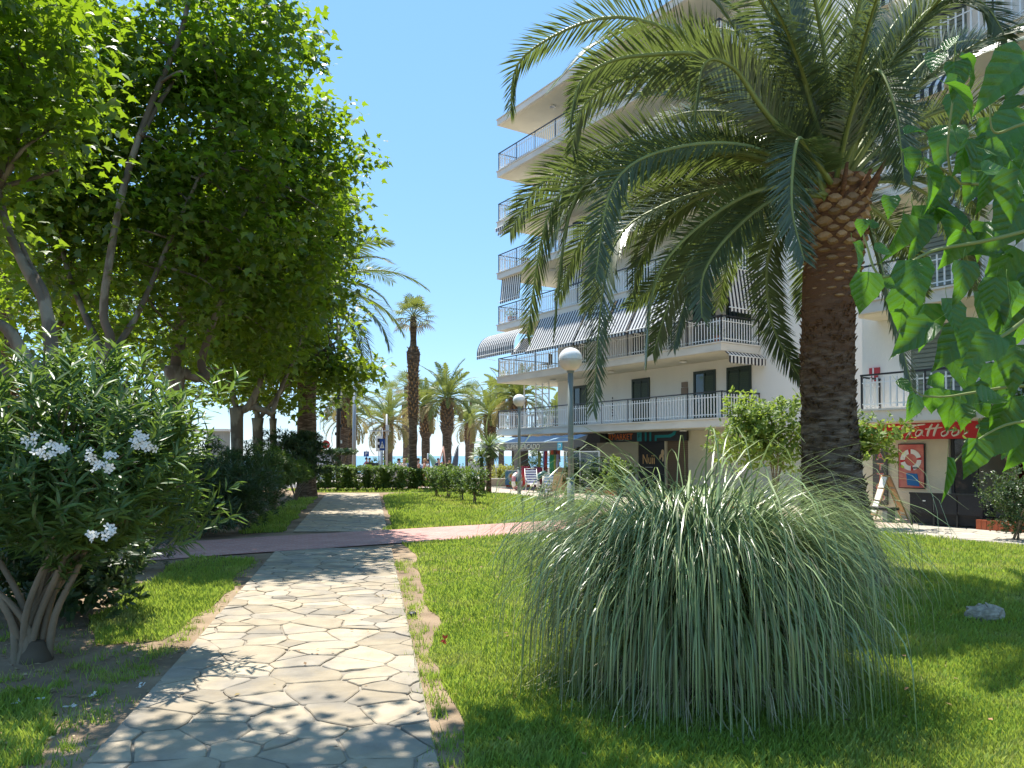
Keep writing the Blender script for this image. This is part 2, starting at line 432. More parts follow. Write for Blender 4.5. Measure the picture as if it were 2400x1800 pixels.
# grass blades
def inside(poly, P):
    x, y = P[:, 0], P[:, 1]; r = np.zeros(len(P), bool); n = len(poly)
    for i in range(n):
        x0, y0 = poly[i]; x1, y1 = poly[(i + 1) % n]
        if y0 == y1: continue
        c = ((y0 > y) != (y1 > y)) & (x < (x1 - x0) * (y - y0) / (y1 - y0) + x0)
        r ^= c
    return r
rg = np.random.default_rng(11)
M_grass = mk('grass_blade', (.20, .30, .050), .5, .3, island=.5, hue=.022, var=.26, vscale=1.1, col2=(.36, .33, .12), c2scale=1.1, c2pos=(.50, .74), transl=(.52, .66, .08), tw=.42)
def view_ok(P): return (P[:, 1] > 2.6) & (np.abs(P[:, 0]) < P[:, 1] * .78 + .7)
def grass(poly, dens_at, hgt, name='grass'):
    P = np.array(poly); lo, hi = P.min(0), P.max(0); lo = np.maximum(lo, [-14, 2.6])
    bands = [(2.6, 5.2, 7200, .0085), (5.2, 7.5, 4600, .010), (7.5, 10.5, 2300, .013), (10.5, 15, 1100, .018), (15, 22, 480, .026), (22, 40, 210, .04)]
    pts, wid = [], []
    for a, b, d, wd in bands:
        a2, b2 = max(a, lo[1]), min(b, hi[1])
        if b2 <= a2: continue
        n = int((hi[0] - lo[0]) * (b2 - a2) * d * dens_at)
        q = np.stack([rg.uniform(lo[0], hi[0], n), rg.uniform(a2, b2, n)], 1)
        q = q[view_ok(q)]; q = q[inside(poly, q)]
        pts.append(q); wid.append(np.full(len(q), wd))
    q = np.concatenate(pts); wd = np.concatenate(wid); n = len(q)
    ht = hgt * rg.uniform(.45, 1.25, n) * (1 + .25 * np.sin(q[:, 0] * 2.3) * np.sin(q[:, 1] * 1.9 + 1))
    ht = np.minimum(ht * (1 + .8 * (wd > .02)), .10)
    az = rg.uniform(0, 6.283, n); d = np.stack([np.cos(az), np.sin(az)], 1); lean = rg.uniform(.1, .75, n) * ht
    sd = np.stack([-d[:, 1], d[:, 0]], 1) * wd[:, None] / 2
    V = np.zeros((n, 4, 3))
    V[:, 0, :2] = q - sd; V[:, 1, :2] = q + sd
    V[:, 2, :2] = q + d * lean[:, None] * .35 + sd * .7; V[:, 2, 2] = ht * .6
    V[:, 3, :2] = q + d * lean[:, None]; V[:, 3, 2] = ht
    V[:, :2, 2] = .002
    T = (np.arange(n) * 4)[:, None, None] + np.array([(0, 1, 2), (0, 2, 3)])[None]
    me = np_mesh(name, V.reshape(-1, 3), T.reshape(-1, 3)); me.materials.append(M_grass)
    o = put(name, me); o['kind'] = 'stuff'
for k, hgt, dn in (('near', .058, 1), ('far', .05, 1), ('strip', .062, 1.0), ('strip2', .06, .9), ('shade', .06, .6), ('hedge', .06, .6)):
    grass(LAWN[k], dn, hgt)

# flagstones: cells of a random point set, clipped to the paved strip
def clip(poly, a, b, c):
    out = []
    for i in range(len(poly)):
        p, q = poly[i], poly[(i + 1) % len(poly)]
        dp, dq = a * p[0] + b * p[1] - c, a * q[0] + b * q[1] - c
        if dp <= 0: out.append(p)
        if dp * dq < 0:
            t = dp / (dp - dq); out.append((p[0] + t * (q[0] - p[0]), p[1] + t * (q[1] - p[1])))
    return out
def cells(W, H, dmin, seed, an=1.25):
    r = np.random.default_rng(seed); P = []
    for _ in range(int(W * H / dmin ** 2 * 40)):
        q = (r.uniform(-.1, W + .1), r.uniform(-.1, H + .1)); dm = dmin * (.62 + .76 * ((math.sin(q[0] * 4.1 + q[1] * 3.3) + 1) / 2))
        if all(((q[0] - p[0]) / an) ** 2 + ((q[1] - p[1]) * an) ** 2 > dm * dm for p in P): P.append(q)
    P = np.array(P); out = []; wt = r.uniform(0, dmin ** 2 * .55, len(P))
    for i, p in enumerate(P):
        poly = [(0, 0), (W, 0), (W, H), (0, H)]
        d = ((P - p) ** 2).sum(1); order = np.argsort(d)[1:28]
        for j in order:
            q = P[j]; a, b = q - p; m = (q + p) / 2
            poly = clip(poly, a, b, a * m[0] + b * m[1] + (wt[i] - wt[j]) / 2)
            if len(poly) < 3: break
        if len(poly) >= 3: out.append(poly)
    return out
def stone_poly(poly, gap, r):
    """pull the cell in by the joint, roughen and round its corners"""
    c = np.mean(poly, 0); n = len(poly)
    ar = sum(poly[i][0] * poly[(i + 1) % n][1] - poly[(i + 1) % n][0] * poly[i][1] for i in range(n))
    if ar < 0: poly = poly[::-1]
    q = [tuple(p) for p in poly]
    for i in range(n):
        (x0, y0), (x1, y1) = poly[i], poly[(i + 1) % n]
        l = math.hypot(x1 - x0, y1 - y0)
        if l < 1e-6: continue
        a, b = (y1 - y0) / l, -(x1 - x0) / l
        g = gap * r.uniform(.4, 1.5)
        q = clip(q, a, b, a * x0 + b * y0 - g)
        if len(q) < 3: return None
    out = []
    for i in range(len(q)):
        p0, p1, p2 = np.array(q[i - 1]), np.array(q[i]), np.array(q[(i + 1) % len(q)])
        if np.linalg.norm(p1 - p0) < .02: continue
        k = r.uniform(.03, .12)
        out += [tuple(p1 + (p0 - p1) * k), tuple(p1 + (p2 - p1) * k)]
        if np.linalg.norm(p2 - p1) > .16:
            t = (p2 - p1); nn = np.array([t[1], -t[0]]) / np.linalg.norm(t)
            out.append(tuple(p1 + t * r.uniform(.4, .6) + nn * r.uniform(-.016, .012)))
    if len(out) < 4: return None
    A = abs(sum(out[i][0] * out[(i + 1) % len(out)][1] - out[(i + 1) % len(out)][0] * out[i][1] for i in range(len(out)))) / 2
    return out if A > .008 else None
def stone_mb(mb, poly, tf, z0, z1, r):
    n = len(poly); c = np.mean(poly, 0)
    tx, ty, dz = r.uniform(-.006, .006), r.uniform(-.006, .006), r.uniform(-.003, .004)
    ring = []
    for ins, z in ((1, z0), (1, z1 - .006), (.965, z1)):
        for p in poly:
            q = c + (np.array(p) - c) * ins; x, y = tf(q)
            ring.append((x, y, z + (0 if z == z0 else dz + tx * (p[0] - c[0]) + ty * (p[1] - c[1]))))
    fs = [(k * n + i, k * n + (i + 1) % n, (k + 1) * n + (i + 1) % n, (k + 1) * n + i) for k in range(2) for i in range(n)]
    fs.append(tuple(2 * n + i for i in range(n)))
    mb.add(ring, fs)
def path_tf(y0):
    def tf(q):
        y = y0 + q[1]; t = q[0] / 1.9
        return path_l(y) * (1 - t) + path_r(y) * t, y
    return tf
def path_base(y0, y1, name='flagstone_path'):
    return sheet(name, [(path_l(y0), y0), (path_r(y0), y0), (path_r(y1), y1), (path_l(y1), y1)], .016, M_mortar)
rs = random.Random(5)
base = path_base(1.5, 13.7)
tf = path_tf(2.4)
for poly in cells(1.9, 10.9, .285, 21, 1.5):
    q = stone_poly(poly, .0075, rs)
    if not q: continue
    c = np.mean(q, 0); x, y = tf(c)
    if (Vector((x, y, 0)) - b_near0).dot(Vector((-bd.y, bd.x, 0))) > -.12: continue
    mb = MB(); stone_mb(mb, q, tf, .016, .029, rs)
    o = mb.build('stone', M_stone, base)
base2 = path_base(16.6, 33.6)
mb = MB(); tf = path_tf(16.6)
for poly in cells(1.9, 16.8, .34, 22):
    q = stone_poly(poly, .012, rs)
    if q:
        x, y = tf(np.mean(q, 0))
        if (Vector((x, y, 0)) - b_far0).dot(Vector((-bd.y, bd.x, 0))) > .16: stone_mb(mb, q, tf, .016, .025, rs)
mb.build('stones', M_stone, base2)['kind'] = 'stuff'
# hidden joint: the red band lies over both path ends
o = sheet('red_paving_path', [bx(0, .15), bx(0, 3.9), bx(1, 3.0), bx(1, .2)], .0205, M_red)

# pavement by the building, pale flagstones near the tattoo shop
pv = [edge_pt(34.5, 0), edge_pt(26.6, 0), bx(1, 8.3), bx(0, 9.7), (7.75, 16.7), (9.75, 13.2), (13.5, 6.8), (20, 8), (20, 22), tuple(F(-7, 2.3)[:2]), tuple(F(-7, -2.3)[:2]), tuple(F(16, -2.3)[:2]), tuple(F(17, -6)[:2]), tuple(F(17, 4)[:2]), (-4, 38.5)]
sheet('pavement', pv, .008, mk('pavement_concrete', (.41, .365, .295), .9, .15, var=.12, vscale=1.5, col2=(.46, .33, .28), c2scale=.25, c2pos=(.5, .62)))
base3 = sheet('pavement', [tuple((Vector((7.75, 16.7, 0)) - E * t + N * o)[:2]) for t, o in ((-.3, 0), (9.5, 0), (9.5, -4.3), (-.3, -4.3))], .0125, M_mortar)
mb = MB()
def tf3(q):
    p = Vector((7.75, 16.7, 0)) - E * (q[0] - .3) - N * q[1]
    return p.x, p.y
for poly in cells(9.8, 4.3, .42, 25):
    q = stone_poly(poly, .01, rs)
    if q: stone_mb(mb, q, tf3, .0125, .026, rs)
mb.build('stones', M_pave, base3)['kind'] = 'stuff'

# loose tufts and weeds on the bare soil strips
def tufts(n, fx, y0, y1, name='grass_tufts'):
    P = []
    for i in range(n):
        y = rnd.uniform(y0, y1); x = fx(y); k = rnd.randrange(14, 46); r0 = rnd.uniform(.02, .075)
        for _ in range(k): P.append((x + rnd.gauss(0, r0), y + rnd.gauss(0, r0)))
    q = np.array(P); n = len(q); ht = rg.uniform(.02, .075, n); az = rg.uniform(0, 6.283, n)
    d = np.stack([np.cos(az), np.sin(az)], 1); sd = np.stack([-d[:, 1], d[:, 0]], 1) * .004
    V = np.zeros((n, 3, 3)); V[:, 0, :2] = q - sd; V[:, 1, :2] = q + sd; V[:, 2, :2] = q + d * ht[:, None] * .6; V[:, 2, 2] = ht
    me = np_mesh(name, V.reshape(-1, 3), np.arange(n * 3).reshape(-1, 3)); me.materials.append(M_grass); put(name, me)['kind'] = 'stuff'
tufts(90, lambda y: path_r(y) + abs(rnd.gauss(.06, .09)), 3.6, 12)
tufts(140, lambda y: path_l(y) - .12 - abs(rnd.gauss(.1, .25)), 3.4, 12)
tufts(120, lambda y: path_l(y) - rnd.uniform(.3, 2.2), 3.4, 7.5)
# fallen leaves, twigs and petals on the soil
def litter(n, region, mat, size, name='litter', zz=.012):
    P = np.stack([rg.uniform(region[0], region[1], n), rg.uniform(region[2], region[3], n), np.full(n, zz)], 1)
    az = rg.uniform(0, 6.28, n); X = np.stack([np.cos(az), np.sin(az), rg.uniform(-.1, .25, n)], 1)
    Z = np.stack([rg.normal(0, .3, n), rg.normal(0, .3, n), np.ones(n)], 1)
    leaf_cloud(name, DIAM, P, X, Z, rg.uniform(.5, 1.3, n) * size, mat)
M_dry = mk('dry_leaf', (.26, .17, .085), .8, .2, island=.5, hue=.03)
litter(900, (-6, -2.6, 3.5, 13), M_dry, .055)
litter(260, (-4.5, -2.2, 3.4, 7), mk('straw', (.36, .28, .16), .8, .2, island=.3), .05)
litter(150, (-.8, 4.5, 3.8, 12), M_dry, .05, zz=.05)
litter(70, (-1.9, .2, 3.8, 13), M_dry, .045, zz=.04)
# ================================================================ plants
M_bark_pl = mk('plane_bark', (.135, .112, .085), .9, .15, var=.25, vscale=4, bump=.5, bscale=25, col2=(.24, .215, .165), c2scale=3.5, c2pos=(.5, .58), stretch=(1, 1, .5))
M_leaf_pl = mk('plane_leaf', (.050, .105, .015), .40, .55, island=.4, hue=.016, transl=(.40, .60, .016), tw=.43)
M_leaf_pl2 = mk('plane_leaf_far', (.060, .112, .018), .48, .45, island=.4, hue=.016, transl=(.42, .58, .025), tw=.44)

def smooth_path(pts, k=5):
    pts = [Vector(p) for p in pts]
    if len(pts) < 3: return pts
    out = []
    for i in range(len(pts) - 1):
        p0, p1, p2, p3 = pts[max(i - 1, 0)], pts[i], pts[i + 1], pts[min(i + 2, len(pts) - 1)]
        for j in range(k):
            t = j / k
            out.append(.5 * (2 * p1 + (p2 - p0) * t + (2 * p0 - 5 * p1 + 4 * p2 - p3) * t * t + (3 * p1 - p0 - 3 * p2 + p3) * t ** 3))
    return out + [pts[-1]]

def leaves_on_clusters(name, C, per, spread, size, shape, mat, parent, seed, up=.85, out=None):
    r = np.random.default_rng(seed); n = len(C)
    C = np.repeat(C, per, 0)
    off = np.clip(r.normal(0, 1, (len(C), 3)), -1.7, 1.7) * np.array([1, 1, .55]) * spread * r.uniform(.3, 1, (len(C), 1))
    P = C + off
    X = off + r.normal(0, .35, off.shape) * spread; X[:, 2] -= .35 * spread
    Z = r.normal(0, .42, off.shape); Z[:, 2] += up
    if out is not None: Z += np.repeat(out, per, 0) * .3
    return leaf_cloud(name, shape, P, X, Z, size * r.uniform(.55, 1.2, len(P)), mat, parent)

def crown_points(n, cen, rad, seed, shell=.45, lump=.25, zmin=None):
    r = np.random.default_rng(seed); out = []
    ph = r.uniform(0, 6, 6)
    while len(out) < n:
        d = norm(r.normal(0, 1, 3)); u = r.uniform() ** shell
        k = 1 + lump * (math.sin(3.1 * d[0] + ph[0]) * math.sin(2.7 * d[1] + ph[1]) + .6 * math.sin(5.3 * d[2] + ph[2] + 2 * d[0]))
        p = np.array(cen) + d * np.array(rad) * u * k
        if zmin is None or p[2] > zmin: out.append(p)
    return np.array(out)

def plane_tree(base, knuckle, tr, limbs, crowns, ncl, per, size, label, seed, mat=None, shape=STAR, spread=.34, extra=None, nbr=60, lean=None):
    base, knuckle = Vector(base), Vector(knuckle)
    t = thing('plane_tree', base, 0, label, 'tree', 'plane trees in a row beside the path')
    loc = lambda p: Vector(p) - base
    mb = MB()
    mid = base.lerp(knuckle, .5) + Vector((.03, 0, 0))
    mb.tube([loc(base - Vector((0, 0, .1))), loc(base + Vector((0, 0, .25))), loc(mid), loc(knuckle - Vector((0, 0, .2))), loc(knuckle + Vector((0, 0, .08)))], [tr * 1.45, tr * 1.08, tr * .95, tr * 1.05, tr * 1.25], 12)
    mb.build('trunk', M_bark_pl, t)
    C = np.concatenate([crown_points(int(ncl * wt), c, rd, seed + i * 7, zmin=zm, lump=.18) for i, (c, rd, wt, zm) in enumerate(crowns)])
    if extra is not None: C = np.concatenate([C, extra])
    tips = []
    rr = random.Random(seed)
    for pts, r0, r1 in limbs:
        p = smooth_path(pts, 6); k = len(p)
        b = MB(); b.tube([loc(q) for q in p], [r0 + (r1 - r0) * (i / (k - 1)) for i in range(k)], 8)
        b.build('limb', M_bark_pl, t)
        tips += p[k // 3:]
    tn = np.array([tuple(q) for q in tips])
    b = MB()
    for i in rr.sample(range(len(C)), min(nbr, len(C))):
        c = C[i]; d = ((tn - c) ** 2).sum(1); q = tn[int(np.argmin(d))]
        if d.min() > 9: continue
        m = (q + c) / 2 + np.array([rr.uniform(-.2, .2), rr.uniform(-.2, .2), rr.uniform(-.1, .35)])
        b.tube([loc(v) for v in smooth_path([tuple(q), tuple(m), tuple(c)], 3)], [.035, .03, .026, .022, .016, .012, .008], 4, cap=False)
    b.build('twigs', M_bark_pl, t)['kind'] = 'stuff'
    cr = leaves_on_clusters('crown', C, per, spread, size, shape, mat or M_leaf_pl, t, seed)
    cr.matrix_parent_inverse = Matrix.Translation(-base)
    return t

# the row of plane trees on the left, nearest first
T0b = Vector((-5.15, 8.5, 0))
k0 = at(118, 888, 8.5)
extra = []  # leaf clusters of an unseen overhead bough, added to shade the near path
rr = random.Random(31)
for (cx, cyy, cz, rx, ry, n) in ((-3.3, 6.5, 7.0, .9, .5, 14), (-1.6, 6.8, 7.2, .8, .5, 13), (-.1, 7.2, 7.5, .5, .4, 7), (-4.3, 5.6, 6.6, .7, .6, 8)):
    for _ in range(int(n * 2.9)): extra.append((cx + rr.gauss(0, rx * .6), cyy + rr.gauss(0, ry * .6), cz + rr.gauss(0, .2)))
plane_tree(T0b, k0, .17,
    [([k0, at(66, 845, 8.4), at(20, 775, 8.3), at(-30, 735, 8.2), at(-90, 600, 8.0)], .085, .04),
     ([k0 + Vector((0, 0, -.02)), at(118, 790, 8.6), at(100, 700, 8.7), at(55, 620, 8.8), at(20, 540, 8.9), at(-5, 440, 9.0)], .085, .035),
     ([at(112, 745, 8.65), at(108, 690, 8.7), at(70, 620, 8.85), at(50, 570, 8.9)], .045, .025),
     ([k0, at(40, 885, 8.3), at(-10, 855, 8.2)], .07, .05),
     ([at(-60, 640, 8.1), Vector((-6.0, 7.4, 5.2)), Vector((-5.4, 6.6, 6.4)), Vector((-3.4, 6.5, 7.1)), Vector((-1.6, 6.8, 7.3)), Vector((.0, 7.2, 7.5))], .06, .03)],
    [((-6.3, 8.5, 6.2), (1.6, 1.6, 2.1), 1, 3.9)], 300, 26, .15,
    'nearest plane tree of the row, dark forked limbs rising behind the white oleander', 41, extra=np.array(extra))
D1 = 13.6
k1 = at(252, 850, D1)
plane_tree((k1.x, D1, 0), k1, .18,
    [([k1, at(258, 790, D1), at(243, 740, D1), at(252, 640, D1), at(290, 440, D1 + .1), at(352, 250, D1 + .2), at(420, 90, D1 + .3), at(450, -40, D1 + .4)], .09, .04),
     ([at(330, 320, D1 + .15), at(380, 230, D1 + .4), at(470, 110, D1 + .8)], .06, .02),
     ([k1, at(200, 740, D1 + .6), at(150, 600, D1 + 1), at(130, 400, D1 + 1.2)], .08, .03),
     ([k1, at(330, 720, D1 + .6), at(400, 560, D1 + 1), at(520, 300, D1 + 1.2)], .07, .025)],
    [((-7.0, 15.2, 7.1), (2.9, 1.8, 3.2), 1, 3.6), ((-5.7, 14.9, 9.5), (2.1, 1.7, 1.6), .35, None), ((-8.4, 13.6, 9.0), (1.8, 1.7, 1.7), .3, None), ((-9.0, 14.6, 6.4), (1.5, 1.4, 2.0), .3, None)], 500, 26, .18,
    'plane tree with one tall pale limb slanting up through the middle of its crown', 43, spread=.38)
D2 = 16.6
k2 = at(410, 868, D2)
plane_tree((k2.x, D2, 0), k2, .19,
    [([k2, at(415, 770, D2), at(440, 690, D2), at(455, 640, D2 + .1), at(535, 540, D2 + .3), at(610, 450, D2 + .6), at(700, 330, D2 + 1)], .105, .04),
     ([k2, at(430, 790, D2 + .3), at(432, 700, D2 + .4), at(470, 560, D2 + .6), at(450, 380, D2 + .8)], .09, .03),
     ([k2, at(480, 885, D2 + .2), at(472, 850, D2 + .2), at(488, 790, D2 + .2), at(512, 715, D2 + .3), at(535, 620, D2 + .4)], .12, .05)],
    [((-6.4, 18.3, 6.8), (2.7, 1.9, 3.3), 1.2, 3.4), ((-5.0, 17.5, 8.8), (1.7, 1.6, 1.4), .3, None)], 400, 24, .185,
    'plane tree with twin leaning limbs and a cut knuckle above the oleander top', 47, spread=.4)
k3 = at(555, 962, 22)
plane_tree((k3.x, 22, 0), k3, .17,
    [([k3, at(580, 955, 22), at(600, 920, 22), at(618, 872, 22.2), at(650, 800, 22.4), at(700, 700, 22.8)], .13, .05),
     ([at(585, 952, 22), at(620, 962, 22.1), at(637, 966, 22.2), at(652, 926, 22.2), at(682, 855, 22.4), at(720, 760, 22.6)], .10, .04),
     ([k3, at(540, 900, 22), at(520, 800, 22), at(540, 650, 22)], .09, .04)],
    [((-7.0, 22.0, 7.5), (2.8, 2.5, 2.7), 1, 4.4), ((-5.45, 21.4, 8.2), (1.35, 1.5, 1.4), .22, None), ((-8.2, 22, 5), (2, 2, 1.6), .4, 3.4)], 380, 20, .21,
    'plane tree with a smooth pale trunk splitting into a Y above the shrubs', 53, mat=M_leaf_pl2, spread=.44)
k4 = at(604, 985, 27)
plane_tree((k4.x, 27, 0), k4, .17,
    [([k4, at(600, 900, 27), at(625, 800, 27)], .11, .05), ([k4, at(650, 930, 27), at(720, 850, 26.8), at(790, 800, 26.6)], .09, .04)],
    [((-8.2, 26.8, 6.4), (2.7, 2.6, 3.0), 1, 3.3), ((-5.7, 26.3, 4.6), (1.15, 1.3, .6), .16, 3.6)], 330, 18, .24,
    'plane tree with a straight knobbly trunk behind the Y-shaped one', 59, mat=M_leaf_pl2, spread=.48)
k5 = at(640, 985, 32)
plane_tree((k5.x, 32, 0), k5, .13,
    [([k5, at(650, 900, 32), at(690, 820, 32)], .09, .04), ([k5, at(610, 900, 32), at(570, 800, 32)], .08, .03)],
    [((-10.2, 31.5, 5.4), (3.4, 3.0, 2.3), 1, 3.0)], 220, 16, .26,
    'farthest plane tree, thin trunk with dark bark patches beside the date palm', 61, mat=M_leaf_pl2, spread=.5)
for (x, y, ex, ey, sd, lab) in ((-11.8, 19, 3.0, 3.0, 67, 'outlying plane tree at the picture edge behind the dark forked limbs'), (-13.5, 27, 3.6, 3.2, 71, 'outlying plane tree deep behind the oleander, mostly hidden')):
    kk = Vector((x, y, 3.1))
    plane_tree((x, y, 0), kk, .16, [([kk, kk + Vector((.4, .2, 1.5)), kk + Vector((.7, .2, 3))], .1, .05), ([kk, kk + Vector((-.6, .2, 1.5)), kk + Vector((-1, .2, 3))], .1, .05)],
               [((x, y, 6.2), (ex, ey, 2.4), 1, 3.4)], 170, 16, .25, lab, sd, mat=M_leaf_pl2, spread=.5, nbr=20)

# ---------------------------------------------------------------- palms
M_leaflet = mk('palm_leaflet', (.078, .110, .055), .30, .6, island=.35, hue=.014, transl=(.26, .34, .055), tw=.27)
M_leaflet_far = mk('palm_leaflet_far', (.115, .155, .045), .5, .4, island=.3, hue=.02, transl=(.34, .38, .06), tw=.35)
M_leaflet_dry = mk('palm_leaflet_dry', (.27, .22, .10), .6, .3, island=.3, hue=.02, transl=(.42, .34, .12), tw=.35)
M_rachis = mk('palm_rachis', (.21, .25, .075), .5, .4, var=.2)
M_ptrunk = mk('palm_bark', (.095, .066, .045), .95, .1, var=.45, vscale=3, bump=1, bscale=10, stretch=(2, 2, 9), col2=(.19, .14, .10), c2scale=2.0)
M_pfibre = mk('palm_fibre', (.155, .075, .038), .95, .1, var=.35, vscale=6, bump=1, bscale=14, stretch=(1, 1, 5))
M_scar = mk('palm_scar', (.30, .18, .09), .85, .2, var=.3, vscale=14, bump=.5, bscale=30, objvar=.35)

def frond(parent, pts, nl, llen, lwid, mleaf, mrach, r0=.035, roll=0.0, seed=0, wind=None, vee=.35, name='frond', seg=20, curl=.35):
    """pts: control points of the midrib; leaflets in two ranks"""
    r = np.random.default_rng(seed)
    pts = [Vector(p) for p in pts]
    # bezier / catmull sampling
    if len(pts) == 4:
        ts = np.linspace(0, 1, seg)
        A = np.array([tuple(p) for p in pts])
        B = ((1 - ts) ** 3)[:, None] * A[0] + (3 * ts * (1 - ts) ** 2)[:, None] * A[1] + (3 * ts ** 2 * (1 - ts))[:, None] * A[2] + (ts ** 3)[:, None] * A[3]
    else:
        B = np.array([tuple(p) for p in smooth_path(pts, max(3, seg // (len(pts) - 1)))])
    mb = MB(); k = len(B)
    mb.tube([tuple(b) for b in B], [r0 * (1 - i / (k - 1)) ** .8 + .004 for i in range(k)], 5, cap=False)
    fo = mb.build(name, mrach, parent)
    d = np.concatenate([[0], np.cumsum(np.linalg.norm(np.diff(B, axis=0), axis=1))]); Ltot = d[-1]
    t = np.linspace(.13, .995, nl); t = np.repeat(t, 2) + r.uniform(-.003, .003, 2 * nl)
    t = np.clip(t, .05, .999)
    sgn = np.tile([1.0, -1.0], nl)
    Pp = np.stack([np.interp(t * Ltot, d, B[:, i]) for i in range(3)], 1)
    Tn = norm(np.stack([np.interp(np.minimum(1, t + .03) * Ltot, d, B[:, i]) - np.interp(np.maximum(0, t - .03) * Ltot, d, B[:, i]) for i in range(3)], 1))
    # side vector from the frond's own plane: perpendicular to the arch plane
    ch = B[-1] - B[0]; hz = np.array([ch[0], ch[1], 0]); hz = hz / max(1e-6, np.linalg.norm(hz))
    side0 = np.array([-hz[1], hz[0], 0])
    S = norm(side0[None] - Tn * (Tn @ side0)[:, None]); U = np.cross(Tn, S); U *= np.sign(U[:, 2:3].mean() if abs(U[:, 2].mean()) > .05 else 1)
    U = np.where((np.cross(Tn, S) * U).sum(1, keepdims=True) > 0, U, U)
    ra = roll * np.clip(t * 2.2, 0, 1)
    S2 = S * np.cos(ra)[:, None] + U * np.sin(ra)[:, None]; U2 = U * np.cos(ra)[:, None] - S * np.sin(ra)[:, None]
    ang = np.radians(66 - 30 * t + r.uniform(-7, 7, len(t)))
    D = Tn * np.cos(ang)[:, None] + (S2 * sgn[:, None] * math.cos(vee) + U2 * math.sin(vee) * (1 - .6 * t[:, None]) + r.normal(0, .07, S.shape)) * np.sin(ang)[:, None]
    D = norm(D)
    ln = llen * (np.sin(np.pi * np.clip(t * .86 + .10, 0, 1)) ** .6 * .95 + .05) * np.where(t < .2, .55 + 2.2 * (t - .0), 1) * r.uniform(.85, 1.1, len(t))
    g = np.array([0, 0, -1.0])
    P1 = Pp + D * ln[:, None] * .5 + g * (curl * .12 * ln)[:, None]
    D2 = norm(D + g * curl * .9)
    P2 = P1 + D2 * ln[:, None] * .5
    Wv = norm(np.cross(D, U2 + S2 * sgn[:, None] * .4)) * lwid / 2
    n = len(t); V = np.zeros((n, 5, 3))
    V[:, 0] = Pp - Wv * .6; V[:, 1] = Pp + Wv * .6; V[:, 2] = P1 - Wv; V[:, 3] = P1 + Wv; V[:, 4] = P2
    T = (np.arange(n) * 5)[:, None, None] + np.array([(0, 1, 3), (0, 3, 2), (2, 3, 4)])[None]
    me = np_mesh('leaflets', V.reshape(-1, 3), T.reshape(-1, 3)); me.materials.append(mleaf)
    put('leaflets', me, fo)['kind'] = 'stuff'
    return fo

def arch(az, el, L, droop, start, off=0.0):
    """midrib that leaves at elevation el and bends down by droop radians along its length"""
    p = Vector(start); out = [p.copy()]; n = 9
    for i in range(n):
        u = (i + .5) / n; a = el - droop * u ** 1.35
        p = p + Vector((math.cos(az + off * u) * math.cos(a), math.sin(az + off * u) * math.cos(a), math.sin(a))) * (L / n)
        out.append(p.copy())
    return out

def scarred_trunk(mb, h, r0, r1, n, rows, seed, flare=1.35, lean=(0, 0)):
    """rough ringed trunk: rings of slightly proud, irregular leaf-base ridges"""
    r = random.Random(seed); V, k = [], 28; am = [r.uniform(-.022, .03) for _ in range(rows + 1)]
    for j in range(rows + 1):
        u = j / rows; z = h * u
        rad = r0 + (r1 - r0) * min(1, u * 1.2); rad *= 1 + (flare - 1) * max(0, 1 - z / 2.3) ** 2.2
        for i in range(k):
            a = 2 * math.pi * i / k
            bump = 1 + am[j] * r.uniform(.2, 1.5) + r.uniform(-.028, .028)
            V.append((rad * bump * math.cos(a) + lean[0] * u - .10 * math.sin(math.pi * min(1, u)), rad * bump * math.sin(a) + lean[1] * u, z + r.uniform(-.55, .55) * h / rows))
    fs = [(j * k + i, j * k + (i + 1) % k, (j + 1) * k + (i + 1) % k, (j + 1) * k + i) for j in range(rows) for i in range(k)]
    mb.add(V, fs, 0, False)

# the big date palm on the lawn
PB = G(1978, 1365); PB = Vector((PB.x, PB.y, 0)); PY = PB.y
palm = thing('date_palm', PB, 0, 'big date palm with a thick rough trunk rising from the lawn behind the pampas grass', 'palm')
topw = at(1958, 465, PY + .05)
lean = (topw.x - PB.x, topw.y - PB.y)
mb = MB(); scarred_trunk(mb, topw.z - .9, .355, .325, 0, 110, 3, 1.62, (lean[0] * .8 - .10, lean[1] * .8))
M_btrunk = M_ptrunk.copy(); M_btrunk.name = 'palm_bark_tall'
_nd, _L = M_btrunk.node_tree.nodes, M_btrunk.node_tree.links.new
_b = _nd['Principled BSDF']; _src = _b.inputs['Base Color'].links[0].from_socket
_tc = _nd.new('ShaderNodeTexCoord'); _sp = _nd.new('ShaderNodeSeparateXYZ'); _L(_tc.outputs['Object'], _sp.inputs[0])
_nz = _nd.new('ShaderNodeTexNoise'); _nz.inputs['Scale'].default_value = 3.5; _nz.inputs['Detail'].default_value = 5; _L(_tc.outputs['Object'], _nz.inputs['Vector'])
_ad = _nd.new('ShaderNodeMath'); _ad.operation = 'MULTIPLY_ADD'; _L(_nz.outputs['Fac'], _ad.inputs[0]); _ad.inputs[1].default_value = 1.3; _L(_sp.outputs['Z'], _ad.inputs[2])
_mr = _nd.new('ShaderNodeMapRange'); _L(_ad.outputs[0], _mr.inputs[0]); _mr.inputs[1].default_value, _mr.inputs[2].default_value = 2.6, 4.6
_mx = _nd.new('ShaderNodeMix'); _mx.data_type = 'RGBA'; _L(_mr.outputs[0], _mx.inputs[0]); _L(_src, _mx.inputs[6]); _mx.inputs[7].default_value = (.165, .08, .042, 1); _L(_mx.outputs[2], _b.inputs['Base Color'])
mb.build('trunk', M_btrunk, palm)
mb = MB(); z0 = topw.z - 1.12; H = 1.0
pr = []
V, k, rows = [], 28, 22
r = random.Random(8)
